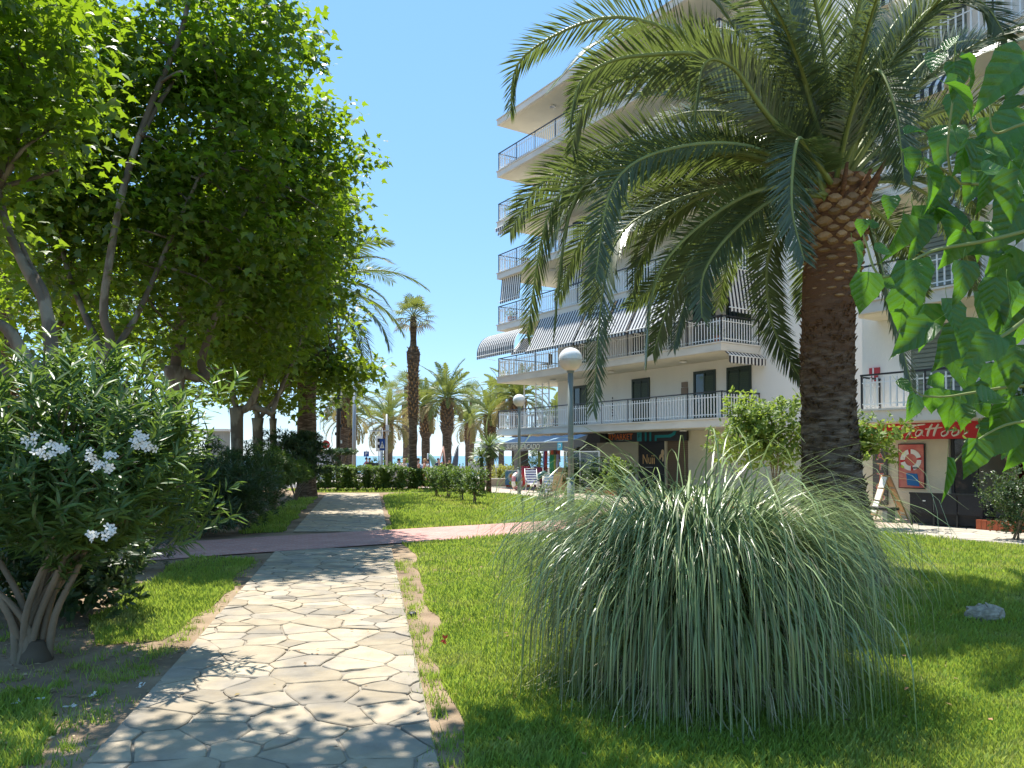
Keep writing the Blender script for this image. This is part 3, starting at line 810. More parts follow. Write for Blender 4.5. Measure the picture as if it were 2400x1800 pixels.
for j in range(rows + 1):
    u = j / rows; z = z0 + H * u * 1.35; rad = .33 + .065 * math.sin(min(1, u * 1.1) * 1.7)
    lx = lean[0] * z / topw.z - .10 * math.sin(math.pi * min(1, z / topw.z))
    for i in range(k):
        a = 2 * math.pi * i / k
        V.append((lx + rad * (1 + r.uniform(-.02, .02)) * math.cos(a), lean[1] + rad * (1 + r.uniform(-.02, .02)) * math.sin(a), z + r.uniform(-.01, .01)))
fs = [(j * k + i, j * k + (i + 1) % k, (j + 1) * k + (i + 1) % k, (j + 1) * k + i) for j in range(rows) for i in range(k)]
mb.add(V, fs).build('fibre_sheath', M_pfibre, palm)
# cut leaf bases: diamond scars laid in spirals
sm = MB()
o8 = [(-.085, 0, 0), (-.03, 0, .042), (.03, 0, .045), (.09, 0, .004), (.035, 0, -.036), (-.035, 0, -.04)]
sm.add([(x * 1.12, .03, z * 1.12) for x, y, z in o8] + [(x, -.03, z + .012) for x, y, z in o8], [(i, (i + 1) % 6, 6 + (i + 1) % 6, 6 + i) for i in range(6)] + [tuple(range(6, 12))[::-1]], 0, False)
scar0 = None
for row in range(-6, 11):
    z = z0 + .34 + row * .095; u = max(.05, (z - z0) / 1.35); rad = .335 + .065 * math.sin(min(1, u * 1.1) * 1.7) + .012
    for i in range(11):
        a = 2 * math.pi * (i + .5 * (row % 2)) / 11 + r.uniform(-.04, .04)
        if math.sin(a) > .35: continue
        if scar0 is None: scar0 = sm.build('leaf_scar', M_scar, palm); o = scar0
        else: o = scar0.copy(); COL.objects.link(o)
        o.location = (lean[0] * z / topw.z - .10 * math.sin(math.pi * min(1, z / topw.z)) + rad * math.cos(a), lean[1] + rad * math.sin(a), z + r.uniform(-.012, .012))
        o.rotation_euler = (R(-12) + r.uniform(-.1, .1), r.uniform(-.12, .12), a + R(90))
        k = r.uniform(.75, 1.12) * (.8 + .2 * min(1, max(-1, row / 3))); o.scale = (k, 1 if row > 0 else .55, k * r.uniform(.7, 1.15) * (1 if row > 0 else .6)); o.rotation_euler.y += r.uniform(-.12, .12)
C0 = Vector((topw.x, topw.y, topw.z + .22)); CL = C0 - PB
def pxp(px, py, dy=0.0): return at(px, py, PY + dy) - PB
# fronds whose course the photograph shows (pixel, depth offset from the trunk)
shown = [
 ([(1930, 420, -.1), (1700, 150, -.2), (1450, 40, -.1), (1230, 130, .1), (1196, 265, .2)], .46, .2),
 ([(1935, 430, -.3), (1720, 160, -.9), (1500, 130, -1.2), (1370, 180, -1.4), (1335, 285, -1.5)], .46, .2),
 ([(1935, 430, .2), (1760, 180, .6), (1560, 60, .9), (1400, 100, 1.2), (1290, 210, 1.4)], .46, .1),
 ([(1935, 440, -.4), (1800, 270, -1.0), (1720, 160, -1.4), (1650, 150, -1.6), (1625, 290, -1.7)], .40, .1),
 ([(1925, 450, .1), (1700, 345, .2), (1440, 340, .3), (1270, 430, .4), (1195, 545, .4)], .48, .2),
 ([(1930, 455, -.4), (1760, 345, -.9), (1570, 350, -1.2), (1440, 430, -1.4), (1395, 650, -1.5)], .42, .15),
 ([(1925, 455, -.2), (1720, 365, -.5), (1480, 390, -.7), (1300, 470, -.8), (1235, 790, -.8)], .46, .2),
 ([(1930, 470, .3), (1750, 420, .7), (1560, 440, 1.0), (1380, 540, 1.2), (1310, 700, 1.2)], .44, .1),
 ([(1930, 480, -.1), (1760, 435, -.3), (1560, 480, -.5), (1430, 600, -.5), (1390, 965, -.5)], .44, .1),
 ([(1935, 485, -.4), (1800, 440, -.9), (1650, 520, -1.2), (1540, 650, -1.3), (1515, 845, -1.3)], .42, .1),
 ([(1935, 490, .2), (1800, 450, .4), (1660, 560, .6), (1580, 680, .6), (1530, 830, .6)], .40, .1),
 ([(1935, 490, -.3), (1830, 460, -.7), (1720, 540, -.9), (1650, 640, -1.0), (1645, 745, -1.0)], .38, .05),
 ([(1930, 470, .5), (1780, 500, 1.1), (1680, 560, 1.5), (1560, 650, 1.7), (1470, 720, 1.8)], .40, .1),
 ([(1940, 495, .2), (1860, 490, .4), (1800, 600, .6), (1810, 760, .7), (1878, 890, .7)], .36, .0),
 ([(1945, 440, -.5), (1900, 360, -1.1), (1868, 330, -1.5), (1855, 480, -1.7), (1885, 610, -1.75)], .40, .0),
 ([(1960, 430, -.5), (2000, 250, -1.1), (2055, 165, -1.5), (2100, 260, -1.8), (2118, 420, -1.9)], .44, .0),
 ([(1950, 420, -.3), (1890, 230, -.8), (1850, 60, -1.1), (1835, -90, -1.3)], .46, .0),
 ([(1945, 420, .0), (1850, 300, -.2), (1790, 180, -.3), (1690, 20, -.4), (1600, -60, -.5)], .46, .1),
 ([(1975, 420, .1), (2080, 250, .2), (2200, 120, .3), (2330, 100, .4), (2420, 180, .4)], .46, .1),
 ([(1970, 420, -.3), (2060, 200, -.8), (2170, 30, -1.1), (2290, 0, -1.3), (2360, 90, -1.4)], .44, .1),
 ([(1985, 450, .2), (2100, 350, .5), (2230, 310, .8), (2360, 350, 1.0), (2440, 440, 1.0)], .44, .1),
 ([(1990, 470, .3), (2090, 420, .8), (2190, 440, 1.2), (2270, 560, 1.4), (2290, 690, 1.5)], .40, .1),
 ([(1985, 485, .0), (2030, 520, .0), (2070, 650, -.05), (2110, 800, -.1), (2150, 960, -.1)], .34, .0),
 ([(1985, 480, .4), (2070, 480, .9), (2130, 560, 1.2), (2165, 690, 1.3)], .36, .0),
 ([(1960, 410, .4), (1990, 220, .9), (2030, 40, 1.2), (2060, -120, 1.4)], .46, .0),
]
M_cut = M_rachis
sd = 100
jr = random.Random(303)
shown = [(pts, ll, 0) for pts, ll, cu in shown] + [(pts, ll, 1) for pts, ll, cu in (shown[1], shown[4], shown[6], shown[7], shown[10])]
for pts, ll, cu in shown:
    P = [pxp(*p) for p in pts]
    if cu:
        jx, jy, jz = jr.uniform(.05, .55), jr.uniform(-.8, .6), jr.uniform(-.25, .35)
        P = [p + Vector((jx, jy, jz)) * (i / (len(P) - 1)) ** .8 for i, p in enumerate(P)]
    P[0] = CL.lerp(P[0], .55)
    frond(palm, P, 185, ll * 1.22, .022, M_leaflet, M_rachis, .036, roll=(.75 + random.Random(sd).uniform(-.3, .35)) * (-1 if sd % 3 == 0 else 1), seed=sd, seg=26, curl=.16, vee=.28); sd += 1
rr = random.Random(77)
for i in range(46):
    az = i * 2.39996 + rr.uniform(-.2, .2); q = i / 45
    el = R(84 - 62 * q ** .8); L = rr.uniform(3.2, 3.9)
    st = CL + Vector((math.cos(az) * .16, math.sin(az) * .16, .12 - .25 * q))
    if math.sin(az) < -.2 and q > .45: continue      # the side towards the camera hangs clear
    frond(palm, arch(az, el, L, R(55 + 60 * q), st, rr.uniform(-.25, .25)), 140, .52, .024, M_leaflet, M_rachis, .036, roll=rr.uniform(-1.0, 1.0), seed=sd, seg=26, curl=.16, vee=.28); sd += 1
# broken bark scales and fibres standing off the trunk
V, Fc = [], []
for i in range(900):
    u = rr.uniform(.02, .86); z = u * (topw.z - .9); a = rr.uniform(0, 6.283)
    rad = (.355 + (.325 - .355) * min(1, u * 1.2)) * (1 + .62 * max(0, 1 - z / 2.3) ** 2.2) * .985
    lx, ly = (lean[0] * .8 - .10) * u - .10 * math.sin(math.pi * u), lean[1] * .8 * u
    c = Vector((lx + rad * math.cos(a), ly + rad * math.sin(a), z)); o = Vector((math.cos(a), math.sin(a), 0)); s = Vector((-math.sin(a), math.cos(a), 0)) * rr.uniform(.02, .06)
    t = c + o * rr.uniform(.015, .05) + Vector((0, 0, rr.uniform(.01, .06))); j = len(V)
    V += [c - s, c + s, t + s * .6, t - s * .5, c - Vector((0, 0, .05))]
    Fc += [(j, j + 1, j + 2, j + 3), (j + 4, j + 1, j), (j + 4, j + 2, j + 1), (j + 4, j, j + 3)]
MB().add(V, Fc).build('bark_scales', M_btrunk, palm)['kind'] = 'stuff'
# stubs of cut fronds round the crown's foot
for i in range(14):
    a = i * 2.4 + .3; el = R(58 + rr.uniform(-12, 14))
    d = Vector((math.cos(a) * math.cos(el), math.sin(a) * math.cos(el), math.sin(el)))
    b = Vector((lean[0], lean[1], topw.z - .15)) + Vector((math.cos(a), math.sin(a), 0)) * .3
    b2 = MB(); b2.tube([b - d * .15, b + d * .2, b + d * rr.uniform(.42, .7)], [.085, .06, .035], 6, flat=.55)
    b2.build('frond_stub', M_pfibre if i % 3 else M_rachis, palm)

def far_palm(x, y, hc, L, label, nf=34, tr=.28, droop=70, seed=1, dry=.25, group='date palms along the promenade', trunk_top=None, nl=30, lw=.07, up=84, mat=None, z0=None):
    z0 = ground_z(y) if z0 is None else z0
    p = thing('date_palm', (x, y, z0), 0, label, 'palm', group)
    mb = MB(); h = hc - z0 - .25
    r = random.Random(seed)
    n = 14; pts = [(0, 0, h * i / n) for i in range(n + 1)]
    rad = [tr * (1.25 if i == 0 else 1) * (1 if i < n * .62 else 1.35 + .1 * math.sin(i * 3)) for i in range(n + 1)]
    mb.tube(pts, [q * r.uniform(.94, 1.06) for q in rad], 12, sm=False); mb.build('trunk', M_ptrunk, p)
    mb = MB()
    for i in range(90):      # old leaf bases under the crown
        a = i * 2.4; z = h * (.64 + .36 * i / 90); rr_ = tr * 1.32
        c = Vector((math.cos(a) * rr_, math.sin(a) * rr_, z)); o = Vector((math.cos(a), math.sin(a), 1.1)).normalized()
        mb.tube([c - o * .1, c + o * .16], [tr * .22, tr * .1], 4, sm=False)
    mb.build('leaf_bases', M_scar, p)['kind'] = 'stuff'
    for i in range(nf):
        az = i * 2.39996 + r.uniform(-.25, .25); q = i / (nf - 1)
        el = R(up - (up + 20) * q ** .9); st = Vector((math.cos(az) * .12, math.sin(az) * .12, h + .25 - .3 * q))
        m = M_leaflet_dry if q > 1 - dry else (mat or M_leaflet_far)
        frond(p, arch(az, el, L * r.uniform(.85, 1.08), R(droop * .6 + droop * .6 * q), st, r.uniform(-.2, .2)), nl, L * .17, lw, m, M_rachis, .035, seed=seed * 50 + i, seg=9, curl=.35, roll=r.uniform(-.9, .9))
    return p
# dark palm beside the path end
pf = G(718, 1165)
cf = at(735, 690, pf.y)
far_palm(pf.x, pf.y, cf.z + .3, 4.7, 'tall date palm whose dark trunk stands in shrubs at the left of the path end', nf=44, tr=.36, droop=78, seed=5, dry=.04, nl=52, lw=.045, mat=M_leaflet, group='date palms')
for (px, py, Y, L, tr, dr, dry, sdv, lab) in (
    (806, 925, 50, 2.7, .30, 75, .2, 11, 'date palm with a shaggy brown trunk just right of the black lamp mast'),
    (820, 968, 56, 2.6, .34, 75, .3, 12, 'date palm half hidden behind the grey lamp post, pale lower trunk'),
    (908, 985, 62, 3.0, .30, 95, .55, 13, 'date palm with a yellowed drooping crown hanging low over the signs'),
    (998, 945, 58, 2.6, .32, 80, .35, 14, 'date palm with a thick scaly neck, directly right of the slim fan palm'),
    (1048, 925, 55, 2.7, .33, 68, .12, 15, 'upright date palm with the fullest green crown of the promenade row'),
    (1095, 985, 75, 2.9, .20, 95, .5, 16, 'thin-trunked date palm with a pale drooping crown over the sea'),
    (1149, 965, 60, 2.9, .34, 72, .15, 17, 'date palm whose crown touches the balcony corner above the spiky plants'),
    (1213, 925, 50, 2.6, .40, 80, .2, 18, 'date palm seen through the open corner terrace of the building'),
    (1300, 975, 60, 2.6, .35, 80, .2, 19, 'date palm seen through the glass screen of the terrace'),
    (30, 985, 36, 2.6, .30, 95, .4, 20, 'pale drooping date palm at the left picture edge behind the dark limbs'),
    (1175, 915, 78, 2.6, .3, 80, .3, 27, 'dark distant date palm peeping above the terrace railing')):
    c = at(px, py, Y)
    far_palm(c.x, Y, c.z, L, lab, nf=34, tr=tr, droop=dr, seed=sdv, dry=dry)

# fan palms: slim trunk, round crown of pleated fans
def fan_palm(x, y, hc, L, label, seed, tr=.2, nf=34, skirt=True, leaf=.55):
    z0 = ground_z(y); p = thing('fan_palm', (x, y, z0), 0, label, 'palm', 'fan palms')
    r = random.Random(seed); h = hc - z0
    mb = MB(); n = 24
    mb.tube([(0, 0, h * i / n) for i in range(n + 1)], [tr * (1.5 if i == 0 else 1.05 if i < 11 else 1.25 if i < 18 else 1.6 if i < 20 else .8) * r.uniform(.9, 1.1) for i in range(n + 1)], 10, sm=False)
    mb.build('trunk', M_ptrunk, p)
    if skirt:
        mb = MB()
        for i in range(150):
            a = i * 2.4; z = h * (.42 + .40 * i / 150)
            c = Vector((math.cos(a), math.sin(a), 0)) * tr * 1.15 + Vector((0, 0, z)); o = Vector((math.cos(a), math.sin(a), .9)).normalized()
            mb.tube([c, c + o * r.uniform(.08, .2)], [.05, .02], 4, sm=False)
        mb.build('leaf_bases', M_scar, p)['kind'] = 'stuff'
    for i in range(nf):
        az = i * 2.39996; q = i / (nf - 1); el = R(80 - 115 * q)
        d = Vector((math.cos(az) * math.cos(el), math.sin(az) * math.cos(el), math.sin(el)))
        st = Vector((0, 0, h)); tip = st + d * L * r.uniform(.5, .75) + Vector((0, 0, -.12 * q))
        mb = MB(); mb.tube([st, tip], [.02, .012], 4, cap=False, m=0)
        side = d.cross(Vector((0, 0, 1))).normalized(); up = side.cross(d)
        ns = 13
        for k in range(ns):
            a = R(-105 + 210 * k / (ns - 1)); v = d * math.cos(a) + side * math.sin(a)
            ln = leaf * (1 - .25 * abs(math.sin(a))) * r.uniform(.9, 1.1); wv = (side * math.cos(a) - d * math.sin(a)) * .035
            m_ = tip + v * ln * .6; e_ = tip + v * ln - Vector((0, 0, .22 * ln))
            mb.add([tip, m_ - wv + up * .015, m_ + wv + up * .015, e_], [(0, 1, 2), (1, 3, 2)], 1)
        mb.build('fan_leaf', [M_rachis, M_leaflet_far if q < .75 else M_leaflet_dry], p)
wp = at(969, 742, 38)
fan_palm(wp.x, 38, wp.z, 1.15, 'slim fan palm standing alone against the sky behind the clipped hedge', 3, .2, leaf=.62)
c = at(18, 690, 24)
fan_palm(c.x, 24, c.z, 1.3, 'fan palm with brown flower stalks at the left edge of the picture', 4, .25, leaf=.7)
for px, py, Y, lab in ((914, 925, 80, 'small distant fan palm above the yellowed date palm crown'), (1105, 925, 85, 'dark distant fan palm left of the balcony corner'), (953, 905, 70, 'distant fan palm with a pale dead skirt behind the slim one')):
    c = at(px, py, Y); fan_palm(c.x, Y, c.z, 1.6, lab, int(px), .3, leaf=.95)

# spiky cordylines at the lawn's far corner
M_spike = mk('cordyline_leaf', (.10, .16, .05), .4, .5, island=.35, transl=(.3, .4, .08), tw=.3)
def cordyline(px, py, base_px, base_py, L, label, seed):
    b = G(base_px, base_py); c = at(px, py, b.y) - b
    p = thing('cordyline', b, 0, label, 'plant', 'spiky cordylines')
    MB().tube([(0, 0, 0), (.03, 0, c.z * .5), (c.x, 0, c.z)], [.13, .09, .07], 8).build('trunk', M_ptrunk, p)
    r = np.random.default_rng(seed); n = 260
    d = norm(r.normal(0, 1, (n, 3)) + np.array([0, 0, .35]))
    LN = ([(0, -.012, 0), (0, .012, 0), (.45, .028, .0), (.45, -.028, 0), (.8, 0, -.07), (1, 0, -.17)], [(0, 1, 2), (0, 2, 3), (3, 2, 4), (3, 4, 5), (4, 2, 5)])
    P = np.tile([c.x, 0, c.z], (n, 1)) + d * .06
    Z = np.cross(np.cross(d, [0, 0, 1.0]), d)
    leaf_cloud('leaf_rosette', LN, P, d, Z, L * r.uniform(.7, 1.1, n), M_spike, p)
cordyline(1147, 1048, 1145, 1155, .72, 'taller spiky cordyline beside the striped market awning', 1)
cordyline(1128, 1072, 1130, 1156, .50, 'shorter spiky cordyline leaning before the white board sign', 2)
# ---------------------------------------------------------------- pampas grass
M_pampas = mk('pampas_blade', (.215, .28, .115), .32, .65, island=.6, hue=.02, transl=(.30, .42, .15), tw=.22)
M_pampas_dry = mk('pampas_straw', (.36, .33, .20), .7, .2, island=.3)
PC = Vector((1.36, 5.75, 0))
pam = thing('pampas_grass', PC, 0, 'huge fountain-shaped clump of grey-green pampas grass on the lawn', 'plant')
def blades(n, rbase, L, el, bend, width, seed, az=None, nseg=15, squash=(.78, .8), pwr=(1.9, 2.6)):
    r = np.random.default_rng(seed)
    a = r.uniform(0, 2 * np.pi, n) if az is None else np.asarray(az)
    rad = rbase * np.sqrt(r.uniform(.02, 1, n)); a0 = a + r.normal(0, .5, n)
    p = np.stack([np.cos(a0) * rad * squash[0], np.sin(a0) * rad * squash[1], np.zeros(n)], 1)
    Ln = r.uniform(*L, n); e0 = np.radians(r.uniform(*el, n)); bd_ = np.radians(r.uniform(*bend, n)); pw = r.uniform(*pwr, n)
    tw = r.normal(0, .25, n)
    pts = [p]; dirs = []
    for i in range(nseg):
        u = (i + .5) / nseg; e = e0 - bd_ * u ** pw; aa = a + tw * u
        e = np.maximum(e, np.radians(-86))
        d = np.stack([np.cos(aa) * np.cos(e), np.sin(aa) * np.cos(e), np.sin(e)], 1); dirs.append(d)
        q = pts[-1] + d * (Ln / nseg)[:, None]; q[:, 2] = np.maximum(q[:, 2], .012 + .03 * r.uniform(size=n))
        pts.append(q)
    pts = np.stack(pts, 1); ph = r.uniform(-.7, .7, n)
    side = np.stack([-np.sin(a + ph), np.cos(a + ph), np.zeros(n)], 1)
    wd = width * r.uniform(.6, 1.3, n)
    prof = np.array([.55] + [min(1, 1.25 * (1 - (i / nseg)) ** .42) for i in range(1, nseg + 1)]); prof[-1] = .06
    off = side[:, None] * (wd[:, None] * prof[None])[:, :, None] / 2
    V = np.stack([pts - off, pts + off], 2).reshape(n, -1, 3)
    T = np.array([(2 * i, 2 * i + 1, 2 * i + 3, 2 * i + 2) for i in range(nseg)])
    F_ = (np.arange(n) * 2 * (nseg + 1))[:, None, None] + T[None]
    return V.reshape(-1, 3), F_.reshape(-1, 4)
def blade_obj(name, sets, mat, parent, kind='stuff'):
    Vs, Fs, b = [], [], 0
    for V, T in sets: Vs.append(V); Fs.append(T + b); b += len(V)
    me = np_mesh(name, np.concatenate(Vs), np.concatenate(Fs)); me.materials.append(mat)
    me.polygons.foreach_set('use_smooth', [True] * len(me.polygons))
    o = put(name, me, parent)
    if kind: o['kind'] = kind
    return o
blade_obj('leaf_blades', [
    blades(3300, .52, (1.6, 2.25), (74, 89), (125, 178), .0095, 1),
    blades(1300, .55, (1.3, 2.2), (62, 84), (210, 310), .013, 2),
    blades(700, .5, (1.5, 2.6), (80, 91), (120, 260), .015, 3),
    blades(600, .6, (.9, 1.5), (50, 78), (150, 240), .011, 4)], M_pampas, pam)
blade_obj('straw', [blades(700, .66, (.5, 1.4), (10, 75), (90, 220), .008, 6), blades(160, .5, (1.8, 2.6), (72, 88), (220, 310), .008, 7)], M_pampas_dry, pam)
for i in range(70):   # long single blades arching above the mass
    V, T = blades(1, .5, (2.4, 3.3), (77, 89), (210, 310), .0115, 400 + i, pwr=(2.1, 3.2))
    blade_obj('blade', [(V, T)], M_pampas, pam, None)
MB().lathe([(.66, 0), (.55, .05), (.2, .09), (.01, .1)], 20).build('root_mound', mk('root_mound', (.06, .05, .03), .95, .1, bump=.6), pam)

# ---------------------------------------------------------------- shrubs
M_olea = mk('oleander_leaf', (.075, .145, .045), .38, .5, island=.32, hue=.014, transl=(.26, .40, .05), tw=.34)
M_oleast = mk('oleander_stem', (.235, .18, .12), .85, .2, var=.25, bump=.4)
M_petal = mk('white_petal', (.80, .80, .76), .6, .2, island=.06, transl=(.8, .8, .75), tw=.3)
M_dark = mk('dark_shrub_leaf', (.045, .080, .032), .40, .5, island=.35, hue=.015, transl=(.16, .27, .04), tw=.3)
M_mid = mk('shrub_leaf', (.075, .130, .035), .45, .4, island=.35, hue=.018, transl=(.3, .45, .05), tw=.35)
M_bright = mk('bright_shrub_leaf', (.125, .20, .045), .5, .4, island=.35, hue=.018, transl=(.42, .55, .07), tw=.42)
M_hedge = mk('hedge_leaf', (.075, .135, .026), .42, .45, island=.4, hue=.015, transl=(.34, .50, .05), tw=.36)

def whorls(name, tips, dirs, per, L, shape, mat, parent, seed, spread=.55, back=.25, droop=.15):
    """leaves set round branch tips, pointing outwards"""
    r = np.random.default_rng(seed); n = len(tips)
    T = np.repeat(np.asarray(tips, float), per, 0); D = norm(np.repeat(np.asarray(dirs, float), per, 0))
    q = norm(np.cross(D, r.normal(0, 1, D.shape)))
    X = norm(D * r.uniform(.25, 1.1, (len(D), 1)) + q * spread * r.uniform(.7, 1.3, (len(D), 1)) * 1.6 + np.array([0, 0, -droop]))
    P = T - D * r.uniform(0, back, (len(D), 1))
    Z = D - X * (D * X).sum(1, keepdims=True) + r.normal(0, .15, D.shape)
    return leaf_cloud(name, shape, P, X, Z, L * r.uniform(.6, 1.15, len(P)), mat, parent)

# the white oleander
OB = G(78, 1548); OB.z = 0
ole = thing('oleander', OB, 0, 'big white-flowering oleander with bare leaning stems beside the path', 'shrub')
OC = np.array([-3.62, 6.25, 1.68]); OR = np.array([1.30, 1.05, .78])
tips = np.concatenate([crown_points(930, OC, OR, 5, shell=.36, lump=.17, zmin=.72), crown_points(60, OC + np.array([0, 0, .08]), OR * 1.06, 9, shell=.05, lump=.2, zmin=.9)])
dirs = norm((tips - (OC - np.array([0, 0, .9]))) / OR)
obn = np.array(tuple(OB))
LEAFO = ([(0, 0, 0), (.22, .07, .02), (.55, .085, .03), (1, 0, -.05), (.55, -.085, .03), (.22, -.07, .02)], [(0, 2, 1), (0, 3, 2), (0, 5, 3), (5, 4, 3)])
whorls('foliage', tips - obn, dirs, 14, .17, LEAFO, M_olea, ole, 6, spread=.5, back=.34)
r = random.Random(12)
for i in range(15):      # bundle of bare stems, leaning right and left
    lft = i % 3 == 0
    a = r.uniform(-.1, .1)
    top = Vector((r.uniform(-1.1, -.5) if lft else r.uniform(.1, .55), r.uniform(-.1, .5), r.uniform(1.0, 1.3)))
    p = smooth_path([(a, r.uniform(-.1, .1), -.05), (a + top.x * .12, top.y * .2 + r.uniform(-.06, .06), .35), (a + top.x * .55, top.y * .6, .75), tuple(top), (top.x * 1.5, top.y * 1.3, top.z + .55)], 4)
    MB().tube(p, [.032 - .014 * j / (len(p) - 1) for j in range(len(p))], 6).build('stem', M_oleast, ole)
MB().tube([(.02, 0, -.08), (.02, 0, .06), (.03, 0, .16)], [.16, .11, .05], 9).build('root_crown', mk('root_bark', (.11, .085, .06), .9, .1, var=.3), ole)
b = MB()
for i in range(0, 880, 6):
    c = tips[i] - obn; m = c * .6 + np.array([0, 0, .35])
    b.tube([tuple(m), tuple((m + c) / 2 + np.array([0, 0, .03])), tuple(c)], [.010, .008, .004], 4, cap=False)
b.build('twigs', M_oleast, ole)['kind'] = 'stuff'
def flower_cluster(parent, p, n, rad, seed):
    r = np.random.default_rng(seed)
    n = max(4, int(n * .55)); rad *= .72; C = r.normal(0, 1, (n, 3)) * np.array([rad, rad * .5, rad * .6]); C[:, 1] -= .02
    d = norm(np.stack([r.normal(0, .5, n), np.full(n, -.8), r.normal(.35, .4, n)], 1))
    P, X, Z = [], [], []
    for c, dd in zip(C, d):
        u = norm(np.cross(dd, r.normal(0, 1, 3))); v = np.cross(dd, u)
        for k in range(5):
            a = 2 * np.pi * k / 5; x = u * np.cos(a) + v * np.sin(a)
            P.append(c + x * .004); X.append(x + dd * .25); Z.append(dd)
    PET = ([(0, 0, 0), (.5, .36, .06), (1, .2, 0), (1, -.2, -.03), (.5, -.36, .06)], [(0, 2, 1), (0, 3, 2), (0, 4, 3)])
    o = leaf_cloud('flower_cluster', PET, P, X, Z, .026, M_petal, parent, None)
    o.location = p; return o
for px, py, n, rad, Y in ((75, 1035, 8, .05, 5.25), (110, 1058, 16, .065, 5.2), (143, 1047, 14, .05, 5.2), (318, 1036, 13, .05, 5.25), (352, 1045, 14, .05, 5.25), (335, 1022, 6, .03, 5.25), (225, 1078, 13, .055, 5.15), (248, 1098, 10, .045, 5.15), (265, 1068, 4, .03, 5.2), (242, 1252, 20, .062, 5.2)):
    flower_cluster(ole, at(px, py, Y) - OB, n, rad, px)

def shrub(name, cen, rad, ntip, per, L, shape, mat, label, seed, cat='shrub', group=None, stems=5, base=None, shell=.4, lump=.3, spread=.5, zmin=.12, back=.1, stemr=.02, droop=.1):
    base = Vector(base) if base is not None else Vector((cen[0], cen[1], 0))
    t = thing(name, base, 0, label, cat, group)
    C = crown_points(ntip, cen, rad, seed, shell=shell, lump=lump, zmin=zmin)
    D = norm((C - (np.array(cen) - np.array([0, 0, rad[2] * .7]))) / np.array(rad)); bn = np.array(tuple(base))
    whorls('foliage', C - bn, D, per, L, shape, mat, t, seed + 1, spread=spread, back=back, droop=droop)
    r = random.Random(seed)
    for i in range(stems):
        c = C[r.randrange(len(C))] - bn
        p = smooth_path([(r.uniform(-.08, .08), r.uniform(-.08, .08), -.03), (c[0] * .25, c[1] * .25, c[2] * .45), tuple(c * .9)], 4)
        MB().tube(p, [stemr * (1 - .7 * j / (len(p) - 1)) for j in range(len(p))], 5).build('stem', M_oleast, t)
    return t
# leafy understorey left of the path
shrub('laurel_shrub', (-4.55, 7.9, .55), (.95, .8, .62), 620, 9, .10, OVAL, M_dark, 'low broad-leaved green shrub growing behind the oleander stems', 21, stems=3)
shrub('laurel_shrub', (-5.9, 8.6, .8), (1.0, .9, .85), 420, 9, .12, OVAL, M_dark, 'dark broad-leaved shrub at the left edge under the oleander', 22, stems=3)
shrub('olive_shrub', (-5.25, 11.0, .62), (.72, .75, .66), 700, 10, .075, LANCE, mk('grey_shrub_leaf', (.075, .105, .075), .5, .4, island=.3, transl=(.2, .28, .12), tw=.25), 'grey-leaved rounded shrub at the near corner of the red paving', 23, stems=3)
shrub('oleander_shrub', (-6.35, 16.0, .9), (1.45, 1.1, .95), 1300, 11, .15, LANCE, M_dark, 'dense dark oleander mass just across the red paving', 24, stems=4)
shrub('oleander_shrub', (-6.85, 19.2, .95), (1.15, 1.3, 1.0), 1100, 11, .16, LANCE, M_dark, 'second dark oleander beyond the red paving, level topped', 25, stems=4)
shrub('oleander_shrub', (-7.2, 23.2, 1.2), (1.05, 1.2, .85), 900, 11, .17, LANCE, M_mid, 'oleander with bare pale stems under a lit green top, beside the dark palm', 26, stems=16, zmin=.75, stemr=.03)
shrub('oleander_shrub', (-7.75, 27.6, 1.65), (1.2, 1.1, 1.15), 1000, 11, .22, LANCE, M_dark, 'tall blue-green oleander growing against the dark palm trunk', 27, stems=8, zmin=.7)
shrub('oleander_shrub', (-9.4, 21.5, 1.0), (1.7, 1.6, 1.05), 1000, 10, .2, LANCE, M_dark, 'broad dark oleander back among the plane trunks', 28, stems=3)
shrub('oleander_shrub', (-8.6, 16.2, 1.0), (1.3, 1.4, 1.0), 700, 10, .17, LANCE, M_dark, 'dark shrub behind the white oleander at half distance', 29, stems=3)
shrub('oleander_shrub', (-7.2, 11.2, .9), (1.2, 1.3, 1.0), 560, 9, .13, LANCE, M_dark, 'dark shrub filling the gap left of the grey-leaved one', 30, stems=3)

# clipped hedge across the end of the path, in separate plants
def hedge_plant(x, y, w_, d_, h_, mat, label, seed, group, n=900, L=.10, stem=True):
    t = thing('hedge_bush', (x, y, 0), 0, label, 'hedge bush', group)
    r = np.random.default_rng(seed)
    q = r.uniform(-1, 1, (n, 3)); f = r.integers(0, 3, n); ax = np.arange(n)
    q[ax, f] = np.sign(q[ax, f]) * r.uniform(.72, 1.03, n)
    z = (q[:, 2] + 1) / 2; wob = 1 + .10 * np.sin(q[:, 0] * 4 + seed) * np.cos(q[:, 2] * 3)
    P = np.stack([q[:, 0] * w_ / 2 * wob * (.8 + .2 * np.sqrt(z)), q[:, 1] * d_ / 2 * wob, .2 + z * (h_ - .2) * (1 + .05 * np.sin(q[:, 0] * 5 + seed))], 1)
    P += r.normal(0, .035, P.shape)
    D = norm(np.stack([q[:, 0] * .6, q[:, 1] * .6, .5 + .8 * z], 1) + r.normal(0, .3, (n, 3)))
    whorls('foliage', P, D, 7, L, OVAL, mat, t, seed, spread=.6, back=.05)
    for k in range(3):
        MB().tube([(r.uniform(-.1, .1), 0, -.03), (r.uniform(-.25, .25) * w_, r.uniform(-.1, .1), .45)], [.035, .02], 5).build('stem', M_oleast, t)
hp = [(745, 1145, 36.2), (790, 1146, 36.0), (838, 1147, 36.0), (884, 1147, 36.1), (925, 1146, 36.3)]
